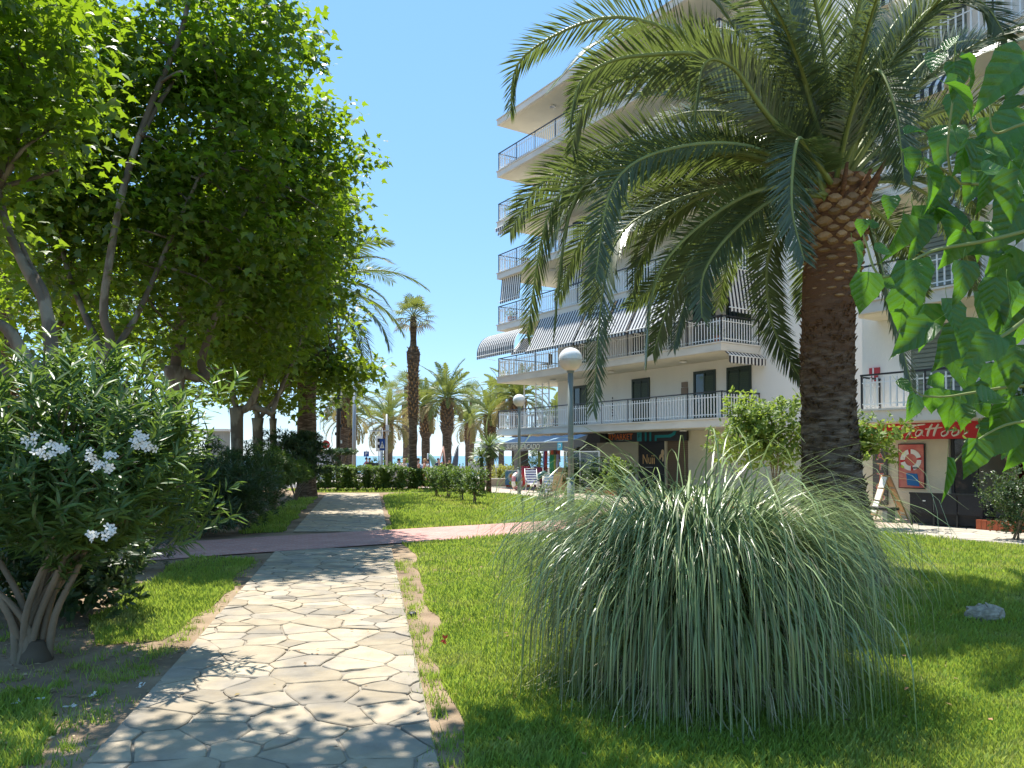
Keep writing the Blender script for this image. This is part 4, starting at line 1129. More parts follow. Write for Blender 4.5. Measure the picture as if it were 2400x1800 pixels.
names = ['leftmost bush of the clipped hedge, beside the dark palm', 'clipped hedge bush below the flat-topped tree', 'clipped hedge bush in the middle of the row', 'clipped hedge bush in front of the blue crossing sign', 'clipped hedge bush at the right end of the dense row']
for i, (px, py, Y) in enumerate(hp):
    c = at(px, py, Y); hedge_plant(c.x, Y, 1.06, 1.0, 1.12, M_hedge, names[i], 60 + i, 'clipped hedge bushes', n=1000)
for i, (px, Y, h_, lab) in enumerate(((962, 37.5, 1.0, 'looser hedge bush below the slim fan palm'), (1003, 37.8, 1.0, 'hedge bush with a bare foot, left of the rose row'), (1040, 38.2, 1.1, 'hedge bush behind the rose row'), (1080, 38, 1.0, 'hedge bush below the white board sign'))):
    c = at(px, 1140, Y); hedge_plant(c.x, Y, .95, .8, h_, M_hedge, lab, 70 + i, 'clipped hedge bushes', n=650)
# row of rose bushes on the far lawn
for i, (px, py, h_, lab) in enumerate(((1024, 1164, 1.15, 'leftmost rose bush of the row on the far lawn'), (1052, 1168, 1.25, 'second rose bush from the left in the row'), (1082, 1174, 1.2, 'third rose bush of the row, bushy and round'), (1112, 1182, 1.25, 'nearest rose bush of the row, with forked stems'))):
    b = G(px, py)
    shrub('rose_bush', (b.x, b.y, h_ * .62), (.52, .5, h_ * .46), 330, 7, .085, OVAL, M_mid, lab, 80 + i, 'bush', 'rose bushes in a row', stems=5, base=b, zmin=.25)
sheet('soil_bed', noisy_edge([(*G(1005, 1172)[:2], .08), (*G(1120, 1196)[:2], .1), (*G(1150, 1188)[:2], .1), (*G(1035, 1160)[:2], .1)], .1, .3, 4), .006, M_soil)
b = G(1283, 1205); shrub('rose_bush', (b.x, b.y, .55), (.42, .4, .38), 150, 6, .075, OVAL, mk('rose_leaf', (.09, .11, .06), .4, .5, island=.35, transl=(.3, .3, .1), tw=.3), 'small open rose bush left of the near lamp post', 90, 'bush', stems=8, base=b, zmin=.2)
b = G(1322, 1200); shrub('rose_bush', (b.x, b.y, .42), (.3, .3, .32), 70, 6, .065, OVAL, M_mid, 'sparse little rose bush touching the near lamp post', 91, 'bush', stems=7, base=b, zmin=.15)
b = G(1224, 1205); shrub('rose_sapling', (b.x, b.y, .45), (.1, .1, .2), 16, 5, .06, OVAL, M_mid, 'single thin rose stem standing alone on the far lawn', 92, 'plant', stems=2, base=b, zmin=.1)
sheet('soil_bed', noisy_edge([(*G(1236, 1212)[:2], .08), (*G(1345, 1206)[:2], .08), (*G(1345, 1196)[:2], .08), (*G(1262, 1200)[:2], .08)], .08, .3, 5), .0065, M_soil)

# bright shrub tree behind the palm trunk, planter shrubs
c = at(1790, 1010, 20.5)
t = shrub('shrub_tree', (c.x, 20.5, 2.35), (1.25, 1.0, 1.0), 820, 8, .15, OVAL, M_bright, 'bright green open shrub tree left of the big palm trunk', 101, 'tree', stems=9, base=(c.x + .3, 20.6, 0), zmin=1.15, lump=.55, spread=.55, stemr=.03, back=.25)
c = at(2060, 1010, 17.5)
shrub('shrub_tree', (c.x - .25, 17.6, 2.15), (.95, .7, .6), 230, 8, .14, OVAL, M_bright, 'bright shrub branch hanging before the tattoo sign, right of the palm trunk', 102, 'tree', stems=6, base=(c.x - 1.2, 18.0, 0), zmin=1.2, lump=.5, spread=.6, stemr=.035, back=.3)
for k, (s_, o_, zc, rx, rz_, mt, lab, n) in enumerate((
    (7.4, .9, .85, .75, .8, M_dark, 'dark planter shrub left of the poster doorway', 420), (6.0, 1.0, .8, .7, .7, M_dark, 'dark planter shrub behind the near lamp post', 380),
    (4.3, 1.3, .95, .62, .75, M_bright, 'light green round shrub in front of the brown shutter', 380),
    (-.8, 2.4, .3, .7, .3, M_mid, 'low planting along the cream wall in the brick planter', 200), (-2.4, 2.6, .3, .7, .3, M_mid, 'low planting at the palm end of the brick planter', 200))):
    c = F(s_, o_, 0); shrub('planter_shrub', (c.x, c.y, zc), (rx, .6, rz_), n, 8, .11, OVAL, mt, lab, 110 + k, 'shrub', 'planter shrubs', stems=3, base=c)
c = at(2378, 1180, 14.8)
shrub('box_shrub', (c.x + .1, 14.9, .85), (.62, .6, .8), 900, 8, .055, OVAL, M_dark, 'dark clipped shrub in the brick planter at the right edge', 120, 'shrub', base=(c.x + .1, 14.9, 0))
c = at(2330, 930, 17)
shrub('climber_shrub', (c.x + .35, 17, 2.9), (.9, .7, 1.3), 380, 8, .13, OVAL, M_mid, 'leafy dark shrub hanging in front of the tattoo shop balcony', 121, 'shrub', base=(c.x + .6, 17.2, 0), zmin=1.5, lump=.45, stemr=.04)

# ---------------------------------------------------------------- mulberry boughs reaching in from the right
M_mul = mk('mulberry_leaf', (.042, .108, .026), .26, .6, var=.2, vscale=14, objvar=.42, transl=(.22, .54, .018), tw=.34, bump=.3, bscale=30)
def leaf_veins(m):
    nd, L = m.node_tree.nodes, m.node_tree.links.new
    b = nd['Principled BSDF']; src = b.inputs['Base Color'].links[0].from_socket; nrm = b.inputs['Normal'].links[0].from_node
    tc = nd.new('ShaderNodeTexCoord'); sp = nd.new('ShaderNodeSeparateXYZ'); L(tc.outputs['Object'], sp.inputs[0])
    def mth(op, a, b_=None, c=None):
        n = nd.new('ShaderNodeMath'); n.operation = op
        for i, v in enumerate((a, b_, c)):
            if v is None: continue
            if isinstance(v, (int, float)): n.inputs[i].default_value = v
            else: L(v, n.inputs[i])
        return n.outputs[0]
    ay = mth('ABSOLUTE', sp.outputs['Y'])
    t = mth('FRACT', mth('MULTIPLY', mth('SUBTRACT', mth('ADD', sp.outputs['X'], 1.0), mth('MULTIPLY', ay, .7)), 5.5))
    d = mth('ABSOLUTE', mth('SUBTRACT', t, .5))
    vein = mth('LESS_THAN', d, .055)
    mx = nd.new('ShaderNodeMix'); mx.data_type = 'RGBA'; L(mth('MULTIPLY', vein, .22), mx.inputs[0]); L(src, mx.inputs[6]); mx.inputs[7].default_value = (.13, .22, .06, 1); L(mx.outputs[2], b.inputs['Base Color'])
    bp = nd.new('ShaderNodeBump'); bp.inputs['Strength'].default_value = .45; bp.inputs['Distance'].default_value = .03
    L(mth('SMOOTH_MIN', d, .3, .2), bp.inputs['Height']); L(nrm.outputs[0], bp.inputs['Normal']); L(bp.outputs[0], b.inputs['Normal'])
leaf_veins(M_mul)
M_mulst = mk('mulberry_twig', (.22, .26, .09), .7, .3)
M_vein = mk('mulberry_vein', (.20, .32, .09), .5, .4, transl=(.4, .6, .1), tw=.4)
def mul_leaf(seed):
    r = random.Random(seed); n = 9; V, Fc = [], []
    fold, drp, wav = r.uniform(.12, .5), r.uniform(.05, .5), r.uniform(-.09, .09)
    prof = [.0, .36, .48, .50, .46, .385, .29, .185, .085, .0]
    for i, wv in enumerate(prof):
        u = i / 9; x = u - (.07 if 0 < i < 3 else 0) * 0
        zc = -drp * u * u
        for j in (-1, -.5, 0, .5, 1):
            y = wv * j * (1 + (.045 if i % 2 else -.045) * (abs(j) == 1))
            xx = u - (.10 * abs(j) * max(0, 1 - u / .3) if i else 0)
            V.append((xx, y, zc + fold * abs(y) + wav * math.sin(u * 9) * j))
    for i in range(9):
        for j in range(4):
            a = i * 5 + j; Fc.append((a, a + 1, a + 6, a + 5))
    b = MB(); b.add(V, Fc, 0, True)
    b.add([(0, -.008, -.004), (0, .008, -.004), (.5, .006, -drp * .25 - .004), (.5, -.006, -drp * .25 - .004), (.97, 0, -drp * .94 - .003)], [(0, 1, 2, 3), (3, 2, 4)], 1)
    b.tube([(0, 0, 0), (-.14, .01, .02), (-.27, .03, .07)], [.008, .007, .006], 4, m=1)
    me = b.build('leaf', [M_mul, M_vein])
    d = me.data; bpy.data.objects.remove(me); return d
MULM = [mul_leaf(i) for i in range(7)]
mul = thing('mulberry_tree', (3.6, 1.6, 0), 0, 'mulberry boughs with large heart-shaped leaves reaching in from the right edge', 'tree')
MO = Vector((3.6, 1.6, 0))
trk = MB(); trk.tube(smooth_path([(0, 0, -.05), (.05, .05, 1.0), (-.05, .1, 2.0), (-.35, .25, 3.0)], 4), [.15, .13, .12, .12, .11, .11, .10, .10, .10, .09, .09, .08, .07], 10)
trk.build('trunk', M_bark_pl, mul)
lrng = random.Random(17)
def mleaf(px, py, ln, ang, Y, front=None):
    """a leaf centred on that sight line at distance Y; ln in pixels of the photo"""
    c = at(px, py, Y) - MO; L = ln / FPX * Y
    a = R(ang); tip = Vector((math.cos(a), lrng.uniform(-.45, .25), -math.sin(a))).normalized()
    nrm = Vector((lrng.uniform(-.4, .4), -lrng.uniform(.3, 1.0), lrng.uniform(.1, .9)))
    nrm = (nrm - tip * nrm.dot(tip)).normalized(); y = nrm.cross(tip)
    o = put('leaf', lrng.choice(MULM), mul)
    wk = lrng.uniform(.62, .86)
    M = Matrix(((tip.x, y.x, nrm.x), (tip.y, y.y, nrm.y), (tip.z, y.z, nrm.z))).to_4x4()
    M.translation = c - tip * L * .5
    o.matrix_local = M @ Matrix.Diagonal((L, L * wk, L, 1))
    return o
A9 = [(390, 345, 270, 60), (420, 620, 330, 95), (690, 200, 400, 95), (850, 180, 330, 100), (1120, 290, 310, 110), (1080, 120, 440, 60), (1550, 100, 420, 120), (1390, 270, 400, -12), (1200, 520, 350, 95), (800, 560, 440, 100), (790, 960, 400, 145), (1110, 800, 320, 80), (1110, 1030, 440, 130), (1470, 480, 470, 112), (1500, 830, 420, 90), (720, 740, 320, 95), (900, 900, 400, 80), (1150, 1170, 280, 60), (1590, 1200, 380, 100), (740, 1350, 170, 45), (800, 1510, 250, 105), (1080, 1530, 320, 95), (950, 1470, 230, 80), (1020, 1330, 250, 0), (1320, 1450, 280, 60), (1450, 1420, 290, -22), (1560, 1550, 330, 120), (398, 105, 130, 100), (490, 70, 110, -60), (570, 290, 170, 10), (640, 550, 180, 0), (1230, 940, 300, 110), (1350, 1050, 340, 140), (1600, 700, 360, 70), (1420, 640, 300, 100)]
A8 = [(1190, 260, 150, -60), (1080, 400, 200, 120), (1320, 430, 220, 30), (1220, 500, 250, 95), (1280, 600, 320, 20), (1530, 500, 450, 140), (1570, 700, 280, 150), (1530, 870, 350, 150), (1220, 690, 240, 100), (1330, 1050, 320, 60), (1270, 1030, 250, 100), (1500, 1080, 220, -10), (1500, 970, 180, 10), (1610, 970, 130, 30), (1570, 1250, 320, 110), (960, 840, 150, -20), (930, 1050, 220, 60), (1100, 1110, 250, 30), (1070, 1230, 300, 60), (790, 1330, 150, 100), (1100, 1370, 220, 90), (1260, 1420, 360, 30), (1560, 1410, 400, 100), (1420, 1250, 260, 95)]
A10 = [(1270, 580, 320, 100), (1430, 430, 380, 130), (1600, 560, 280, 100), (1190, 250, 220, 90), (1500, 250, 330, 110), (1620, 330, 300, 100)]
for (ox, oy, k, lst) in ((1900, 500, .3014, A9), (1800, 0, .3617, A8), (1900, 900, .3014, A10)):
    for i, (x, y, ln, an) in enumerate(lst):
        mleaf(ox + x * k, oy + y * k, ln * k, an, lrng.uniform(2.0, 2.6))
nl_ = mleaf(2222, 1125, 110, 93, 2.1); nl_.scale = (nl_.scale[0], nl_.scale[1] * .3, nl_.scale[2])      # one leaf hangs edge-on
for i in range(60):
    px = lrng.triangular(2120, 2520, 2480); py = lrng.uniform(180, 1080)
    if px < 2220 and not 330 < py < 900: continue
    mleaf(px, py, lrng.uniform(75, 115), lrng.uniform(50, 130), lrng.uniform(2.4, 3.0))
for i in range(46):     # the crown out of frame that shades the lawn
    mleaf(lrng.uniform(2450, 3300), lrng.uniform(-300, 900), 120, lrng.uniform(40, 140), lrng.uniform(2.0, 3.4))
def twig(pts, r0):
    p = smooth_path([at(*q) - MO for q in pts], 5); MB().tube(p, [r0 * (1 - .75 * i / (len(p) - 1)) for i in range(len(p))], 6).build('twig', M_mulst, mul)
MC = crown_points(120, (1.75, 3.1, 4.35), (1.25, .9, .55), 9, zmin=3.75)  # unseen leaves above the frame, added to shade the boughs below
MC = MC[(MC[:, 2] - 1.65) / MC[:, 1] > .80]
MBL = ([(0, 0, 0), (.12, .38, .06), (.45, .42, .05), (1, 0, -.1), (.45, -.42, .05), (.12, -.38, .06)], [(0, 2, 1), (0, 3, 2), (0, 5, 3), (5, 4, 3)])
o = leaves_on_clusters('crown', MC - np.array(tuple(MO)), 9, .2, .13, MBL, M_mul, mul, 5)
twig([(2520, 900, 2.2), (2380, 905, 2.2), (2280, 920, 2.2), (2210, 930, 2.2), (2155, 925, 2.2)], .006)
twig([(2210, 930, 2.2), (2165, 928, 2.2), (2135, 905, 2.2)], .003)
twig([(2560, 620, 2.4), (2330, 800, 2.3), (2260, 770, 2.3), (2180, 715, 2.3)], .008)
twig([(2560, 500, 2.4), (2330, 560, 2.3), (2180, 590, 2.3), (2070, 650, 2.2), (2030, 570, 2.2), (2020, 530, 2.2)], .007)
twig([(2560, 250, 2.4), (2400, 290, 2.3), (2330, 310, 2.3), (2320, 240, 2.3)], .007)
twig([(2520, 1000, 2.3), (2380, 990, 2.3), (2280, 1040, 2.3), (2215, 1110, 2.3)], .006)
twig([(2560, 350, 2.5), (2250, 430, 2.4), (2235, 200, 2.35), (2240, 100, 2.3)], .006)
# ================================================================ the apartment building
M_wall = mk('white_render', (.80, .77, .71), .9, .15, var=.05, vscale=.8, col2=(.70, .67, .62), c2scale=.8, c2pos=(.58, .8), stretch=(1, 1, .25), bump=.35, bscale=35)
M_cream = mk('cream_render', (.68, .62, .46), .9, .15, var=.10, vscale=1.2, bump=.35, bscale=35)
M_conc = mk('balcony_concrete', (.66, .62, .55), .88, .2, var=.12, vscale=1.0, bump=.25, bscale=25, col2=(.52, .48, .42), c2scale=.9, c2pos=(.5, .7), stretch=(.5, .5, 2))
M_soff = mk('balcony_underside', (.70, .65, .52), .9, .1, var=.08, vscale=1)
M_whitep = mk('white_paint', (.78, .78, .76), .45, .4)
M_blackp = mk('dark_paint', (.03, .03, .033), .4, .5)
M_green = mk('green_shutter', (.018, .032, .020), .45, .4)
M_shut = mk('shutter_slat', (.040, .065, .035), .5, .4)
M_glassd = mk('dark_glass', (.02, .03, .03), .05, .8)
M_terra = mk('terracotta', (.42, .15, .075), .8, .2, var=.15)
M_navy = stripes('striped_canvas', [(.05, .055, .075), (.78, .78, .76)], .2, 'X')
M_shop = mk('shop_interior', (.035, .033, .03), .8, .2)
ST, ZS = .34, [3.07, 5.90, 8.72, 11.53, 14.32, 17.10, 19.95]
bld = thing('apartment_building', RC, ANG, 'white apartment block with long balconies, railings and striped awnings', 'building')
S0, S1, OW, DEP = -7.2, 13.06, -2.2, -15.0
# body and ground floor
mb = MB()
mb.prism([(S0 - 8, OW), (S1, OW), (S1, DEP), (S0 - 8, DEP)], 2.73, ZS[6] - ST - .02)
mb.build('wall', M_wall, bld)
mb = MB()
mb.prism([(S0 - 2, OW - .02), (1.0, OW - .02), (1.0, DEP + .5), (S0 - 2, DEP + .5)], 0, 2.73)       # blank cream wall to the palm
mb.build('cream_wall', M_cream, bld)
sa, sb = s_at(1612, OW), s_at(1561, OW)
sc_, sd_ = s_at(1494, OW), s_at(1398, OW)
mb = MB(); mb.prism([(1.0, OW - .02), (sa, OW - .02), (sa, DEP + .5), (1.0, DEP + .5)], 0, 2.73); mb.build('cream_wall', M_cream, bld)
mb = MB(); mb.prism([(sc_, OW - .02), (sd_, OW - .02), (sd_, OW - 4), (sc_, OW - 4)], 0, 2.73); mb.build('cream_wall', M_cream, bld)
mb = MB(); mb.box(((sa + sc_) / 2, OW - .02 - .1, 2.62), (sc_ - sa, .2, .22)); mb.build('lintel', M_cream, bld)
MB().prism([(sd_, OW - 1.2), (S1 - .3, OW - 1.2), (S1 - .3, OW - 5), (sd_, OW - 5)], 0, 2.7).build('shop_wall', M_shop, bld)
# louvred shutter beside the poster doorway
sh = MB().box(((sa + sb) / 2, OW - .12, 1.2), (sb - sa - .02, .06, 2.36)).build('shutter', mk('brown_shutter', (.17, .115, .075), .6, .3), bld)
m1 = None
for i in range(26):
    if m1 is None: m1 = MB().box(((sa + sb) / 2, OW - .075, 0), (sb - sa - .08, .03, .055)).build('slat', mk('brown_slat', (.22, .155, .10), .6, .3), sh); o = m1
    else: o = m1.copy(); COL.objects.link(o)
    o.location.z = .1 + i * .088; o.rotation_euler.x = 0
MB().box((sb + .03, OW - .04, 1.2), (.07, .14, 2.4)).build('door_post', M_cream, bld)
# dark doorway with high louvred window further along
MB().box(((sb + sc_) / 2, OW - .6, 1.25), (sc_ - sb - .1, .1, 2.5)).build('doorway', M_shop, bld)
s5, s6 = s_at(1345, OW), s_at(1396, OW)
wn = MB().box(((s5 + s6) / 2, OW - .35, 2.05), (s5 - s6, .05, 1.0)).build('louvre_window', M_blackp, bld)
for i in range(8):
    MB().box(((s5 + s6) / 2, OW - .30, 1.65 + i * .115), (s5 - s6 - .1, .04, .05)).build('louvre', mk('grey_louvre', (.22, .23, .22), .5, .4), wn)
# columns of the open far corner, one overgrown
for s_, o_, w_, ml in ((14.6, -.9, .55, M_conc), (15.0, -3.4, .4, M_conc), (12.0, -2.6, .4, M_conc), (14.8, -6.5, .4, M_conc), (10.6, -4.5, .35, M_conc)):
    MB().box((s_, o_, 1.36), (w_, w_, 2.72)).build('column', mk('column_render', (.22, .20, .18), .9, .15, var=.2), bld)

def rail_path(k):
    """railing line of floor k, as (s,o) corner points from the blank wall round to the far side"""
    return [(.06, OW + .02), (.06, -.08), (15.55, -.08), (15.55, -9.0)]
def railing(parent, pts, z, single, hgt=.98, sp=.155, lim=None, offs=(0, 0)):
    """dark handrail and posts, white bars between two white flats; bars singly as parts on the floors that show them large"""
    rl = MB(); fl = MB()
    barm = None; many = MB(); cnt = 0
    r_o = None
    for (a, b) in zip(pts, pts[1:]):
        A, B = Vector((a[0], a[1], 0)), Vector((b[0], b[1], 0)); L = (B - A).length; an = math.atan2((B - A).y, (B - A).x); M = (A + B) / 2
        rl.box((M.x, M.y, z + hgt), (L + .05, .05, .045), rz=an)
        for zz in (z + .13, z + hgt - .2): fl.box((M.x, M.y, zz), (L, .018, .03), rz=an)
        n = max(1, round(L / 1.75))
        for i in range(n + 1):
            p = A.lerp(B, i / n); rl.box((p.x, p.y, z + hgt / 2), (.035, .035, hgt - .02), rz=an)
    r_o = rl.build('railing', M_blackp, parent); fl.build('rail_flat', M_whitep, r_o)
    for (a, b) in zip(pts, pts[1:]):
        A, B = Vector((a[0], a[1], 0)), Vector((b[0], b[1], 0)); L = (B - A).length; an = math.atan2((B - A).y, (B - A).x)
        nn = int(L / sp)
        for i in range(nn):
            p = A.lerp(B, (i + .5) / nn)
            if single and b[1] > -3 and p.y > -2.3:
                if barm is None:
                    o = MB().box((0, 0, 0), (.034, .026, hgt - .12)).build('baluster', M_whitep, r_o); barm = o
                else: o = barm.copy(); COL.objects.link(o)
                o.location = (p.x, p.y, z + hgt / 2 - .02); o.rotation_euler = (0, 0, an)
            else: many.box((p.x, p.y, z + hgt / 2 - .02), (.034, .026, hgt - .12), rz=an)
    if many.v: many.build('balusters', M_whitep, r_o)['kind'] = 'stuff'
    return r_o
def balcony(k):
    z = ZS[k]
    L_ = [(0, OW), (0, 0), (15.6, 0), (15.6, -9.1), (S1, -9.1), (S1, OW)]
    far = -9.1 if k < 6 else DEP
    mb = MB(); mb.prism([(0, OW + .001), (0, 0), (15.6, 0), (15.6, -9.1), (S1 + .002, -9.1), (S1 + .002, OW + .001)] if k < 6 else [(S0 - 8, OW), (0, OW), (0, 0), (15.6, 0), (15.6, DEP), (S0 - 8, DEP)], z - ST, z - .05, 0)
    bal = mb.build('balcony', M_conc, bld)
    lip = MB(); e = .045
    lip.prism([(-e, OW + .002), (-e, e), (15.6 + e, e), (15.6 + e, -9.1), (S1 + .003, -9.1), (S1 + .003, OW + .002)], z - .048, z)
    lip.build('coping', mk('coping', (.66, .62, .55), .8, .2, var=.08), bal)
    MB().prism([(.18, OW + .01), (.18, -.18), (15.42, -.18), (15.42, -9.0), (S1 + .01, -9.0), (S1 + .01, OW + .01)], z - ST - .012, z - ST - .001).build('underside', M_soff, bal)
    if k < 6: railing(bal, rail_path(k), z, k in (0, 1), sp=.15 if k < 2 else .16)
    for s_ in (3.0, 7.5, 12.0):
        MB().lathe([(.16, 0), (.15, .05), (.02, .07)], 12, (s_, -1.1, z - ST - .08)).build('ceiling_lamp', M_whitep, bal)
    return bal
bals = [balcony(k) for k in range(7)]
# shuttered doors and windows on every floor
def shutter_door(s0, s1, z, h, kind=0):
    w_ = abs(s1 - s0); c = (s0 + s1) / 2
    f = MB(); o_ = OW + .012
    f.box((c - w_ / 2 + .05, o_, z + h / 2), (.10, .1, h)); f.box((c + w_ / 2 - .05, o_, z + h / 2), (.10, .1, h)); f.box((c, o_, z + h - .06), (w_ - .2, .1, .12)); f.box((c, o_, z + h / 2), (.06, .08, h - .02))
    d = f.build('shutter_door', M_green, bld)
    MB().box((c, OW + .008, z + h / 2), (w_ - .06, .012, h - .04)).build('backing', M_green, d)
    for sg in (-1, 1):
        lw = w_ / 2 - .14; cc = c + sg * (lw / 2 + .03)
        if kind == 0 or (kind == 1 and sg < 0):
            p = MB()
            for i in range(int((h - .2) / .075)): p.box((cc, o_ + .012, z + .06 + i * .075), (lw, .03, .058))
            p.build('louvre_panel', M_shut, d)
        else:
            MB().box((cc, o_ + .01, z + h / 2 - .04), (lw, .02, h - .16)).build('pane', M_glassd, d)
D_px = [(1483, 1524), (1628, 1679), (1706, 1763), (1345, 1377)]
for k in range(6):
    for j, (a, b) in enumerate(D_px):
        if k == 2 and j == 3: continue
        shutter_door(s_at(a), s_at(b), ZS[k], 2.12, (j + k) % 2)
# utility boxes on the first-floor wall and floor-two lamp
s_ = s_at(1607); bx_ = MB(); bx_.box((s_, OW + .04, ZS[0] + 1.62), (.30, .09, .22)); bx_.box((s_, OW + .04, ZS[0] + 1.36), (.34, .09, .26)); bx_.build('meter_box', mk('meter_box', (.24, .18, .14), .6, .3), bld)
hc = MB()
for i in range(7): hc.box((s_at(1437), OW + .03, ZS[0] + .5 + i * .14), (.05, .02, .09))
hc.build('hanging_chain', M_blackp, bld)
for s_, z in ((s_at(1690), 1.35), (s_at(1690), .95)): MB().box((s_, OW + .03, ZS[1] + z), (.26, .05, .3)).build('picture_tile', mk('picture_tile', (.10, .07, .06), .4, .5), bld)

# glass screen of the corner terrace on the first floor
gs = MB(); zt = ZS[0]
for p0, p1 in (((S1 + .1, OW + .4), (S1 + .1, OW - 2.0)),):
    pass
fr = MB()
for s_ in (13.1, 13.7, 14.3, 15.4): fr.box((s_, OW + .55, zt + 1.22), (.05, .05, 2.44))
for z in (zt + 1.85,): fr.box((13.7, OW + .55, z), (1.2, .04, .04))
scr = fr.build('glass_screen', M_whitep, bld)
M_clear = glass('clear_glass', (.8, .85, .85), .12)
for a, b in ((13.13, 13.67), (13.73, 14.27)):
    MB().box(((a + b) / 2, OW + .55, zt + .92), (b - a, .012, 1.8)).build('pane', M_clear, scr)
    MB().box(((a + b) / 2, OW + .55, zt + 2.14), (b - a, .012, .54)).build('pane', M_clear, scr)

# striped awnings
def awning(s0, s1, z0, drop, out, label=None, seg=4, val=.16, barrel=False, o0=.06, mat=None):
    n = seg; prof = []
    for i in range(n + 1):
        u = i / n
        if barrel: a = u * R(95); prof.append((o0 + out * math.sin(a), z0 - drop * (1 - math.cos(a))))
        else: prof.append((o0 + out * u, z0 - drop * u - .03 * math.sin(u * math.pi)))
    V = [(s, p[0], p[1]) for s in (s0, s1) for p in prof]
    mb = MB(); k = n + 1
    mb.add(V, [(i, i + 1, k + i + 1, k + i) for i in range(n)])
    m = max(6, int(abs(s1 - s0) / .17)); e = prof[-1]
    Vv, Ff = [], []
    for i in range(m):   # scalloped valance
        a, b = s0 + (s1 - s0) * i / m, s0 + (s1 - s0) * (i + 1) / m; j = len(Vv)
        Vv += [(a, e[0] + .002, e[1]), (b, e[0] + .002, e[1]), (b, e[0] + .002, e[1] - val * .8), ((a + b) / 2, e[0] + .002, e[1] - val), (a, e[0] + .002, e[1] - val * .8)]
        Ff.append((j, j + 1, j + 2, j + 3, j + 4))
    mb.add(Vv, Ff)
    aw = mb.build('awning', mat or M_navy, bld)
    b = MB(); b.tube([(s0, e[0], e[1] + .01), (s1, e[0], e[1] + .01)], .02, 6)
    for s in (s0 + .02, s1 - .02): b.tube([(s, .02, e[1] - .1), (s, e[0], e[1])], .014, 5)
    b.build('awning_arm', M_whitep, aw)
    return aw
zt3 = ZS[2] - ST + .02
def sp(px): return s_at(px, 0.0)
for a, b in ((1268, 1380), (1384, 1447), (1451, 1508), (1512, 1640)):
    awning(sp(a), sp(b), zt3, 1.66, .88)
awning(sp(1252), 15.7, zt3 - .25, 1.15, 1.15, seg=8, barrel=True)
awning(12.9, 15.6, ZS[2] - ST - .3, .8, .7, o0=-1.6)
# awnings of the side faces: same canvas, turned round the corner
def side_awning(z0, drop, out, w0=-2.15, w1=-.1, val=.16):
    mb = MB(); m = 12
    mb.quad((-.06, w0, z0), (-.06, w1, z0), (-.06 - out, w1, z0 - drop), (-.06 - out, w0, z0 - drop))
    for i in range(m):
        a, b = w0 + (w1 - w0) * i / m, w0 + (w1 - w0) * (i + 1) / m; x = -.062 - out; z = z0 - drop
        mb.add([(x, a, z), (x, b, z), (x, b, z - val * .8), (x, (a + b) / 2, z - val), (x, a, z - val * .8)], [(0, 1, 2, 3, 4)])
    aw = mb.build('awning', M_navy_y, bld)
    MB().tube([(-.06 - out, w0, z0 - drop + .01), (-.06 - out, w1, z0 - drop + .01)], .02, 6).build('awning_arm', M_whitep, aw)
M_navy_y = stripes('striped_canvas_side', [(.03, .03, .04), (.74, .72, .69)], .2, 'Y')
side_awning(ZS[2] - .05, 1.55, .25)
side_awning(ZS[1] - ST - .03, .18, .22, val=.30)
side_awning(ZS[4] - ST - .03, .14, .15, val=.22)
# far end drop awnings
for k, dr in ((3, 1.2), (4, .3)):
    awning(13.6, 15.5, ZS[k] - ST, dr, .12, o0=-.25 if k == 3 else -.1)
    if k == 3: awning(9.6, 11.4, ZS[k] - ST, 1.25, .15, o0=-1.2)
awning(9.2, 15.6, ZS[4] - ST - .01, .05, .05, val=.22)
awning(2.0, 15.6, ZS[4] - ST - .005, .03, .03, val=.16, o0=.04)

# ---------------------------------------------------------------- wing with the tattoo shop
OF, SW = 2.3, -7.05
wing = thing('apartment_wing', RC, ANG, 'right wing of the white apartment block above the tattoo shop', 'building')
zw = [2.84, 5.65, 8.46, 11.27, 14.08, 16.9]
mb = MB(); mb.prism([(SW - 14, OF), (SW, OF), (SW, OW + .05), (SW - 14, OW + .05)], 2.52, 22.4); mb.build('wall', M_wall, wing)
g0, g1 = -9.35, -13.5       # open shop front
mb = MB(); mb.prism([(g0, OF), (SW, OF), (SW, OW + .05), (g0, OW + .05)], 0, 2.5); mb.build('shop_wall', M_cream, wing)
mb = MB(); mb.prism([(SW - 14, OF), (g1, OF), (g1, OW + .05), (SW - 14, OW + .05)], 0, 2.5); mb.build('shop_wall', M_cream, wing)
MB().box(((g0 + g1) / 2, OF - .15, 2.40), (g0 - g1, .2, .22)).build('lintel', M_cream, wing)
MB().prism([(g1, OF - 3.2), (g0, OF - 3.2), (g0, OF - 3.4), (g1, OF - 3.4)], 0, 2.5).build('shop_back_wall', mk('shop_red_wall', (.13, .02, .02), .8, .2), wing)
dfr = MB()
for s_ in (g0 - .05, g0 - .62, g0 - 1.5, g1 + .05): dfr.box((s_, OF - .12, 1.14), (.06, .06, 2.28))
dfr.build('door_frame', M_blackp, wing)
for a, b in ((g0 - .08, g0 - .59),): MB().box(((a + b) / 2, OF - .12, 1.14), (abs(a - b), .012, 2.2)).build('pane', glass('shop_glass', (.05, .05, .055), .55), wing)
for i, (a, z, c) in enumerate(((g0 - .9, 1.75, (.5, .1, .1)), (g0 - 1.35, 1.6, (.4, .4, .38)), (g0 - 1.9, 1.8, (.35, .3, .3)))):
    MB().box((a, OF - 3.15, z), (.38, .04, .5)).build('picture_frame', mk(f'frame_{i}', c, .5), wing)
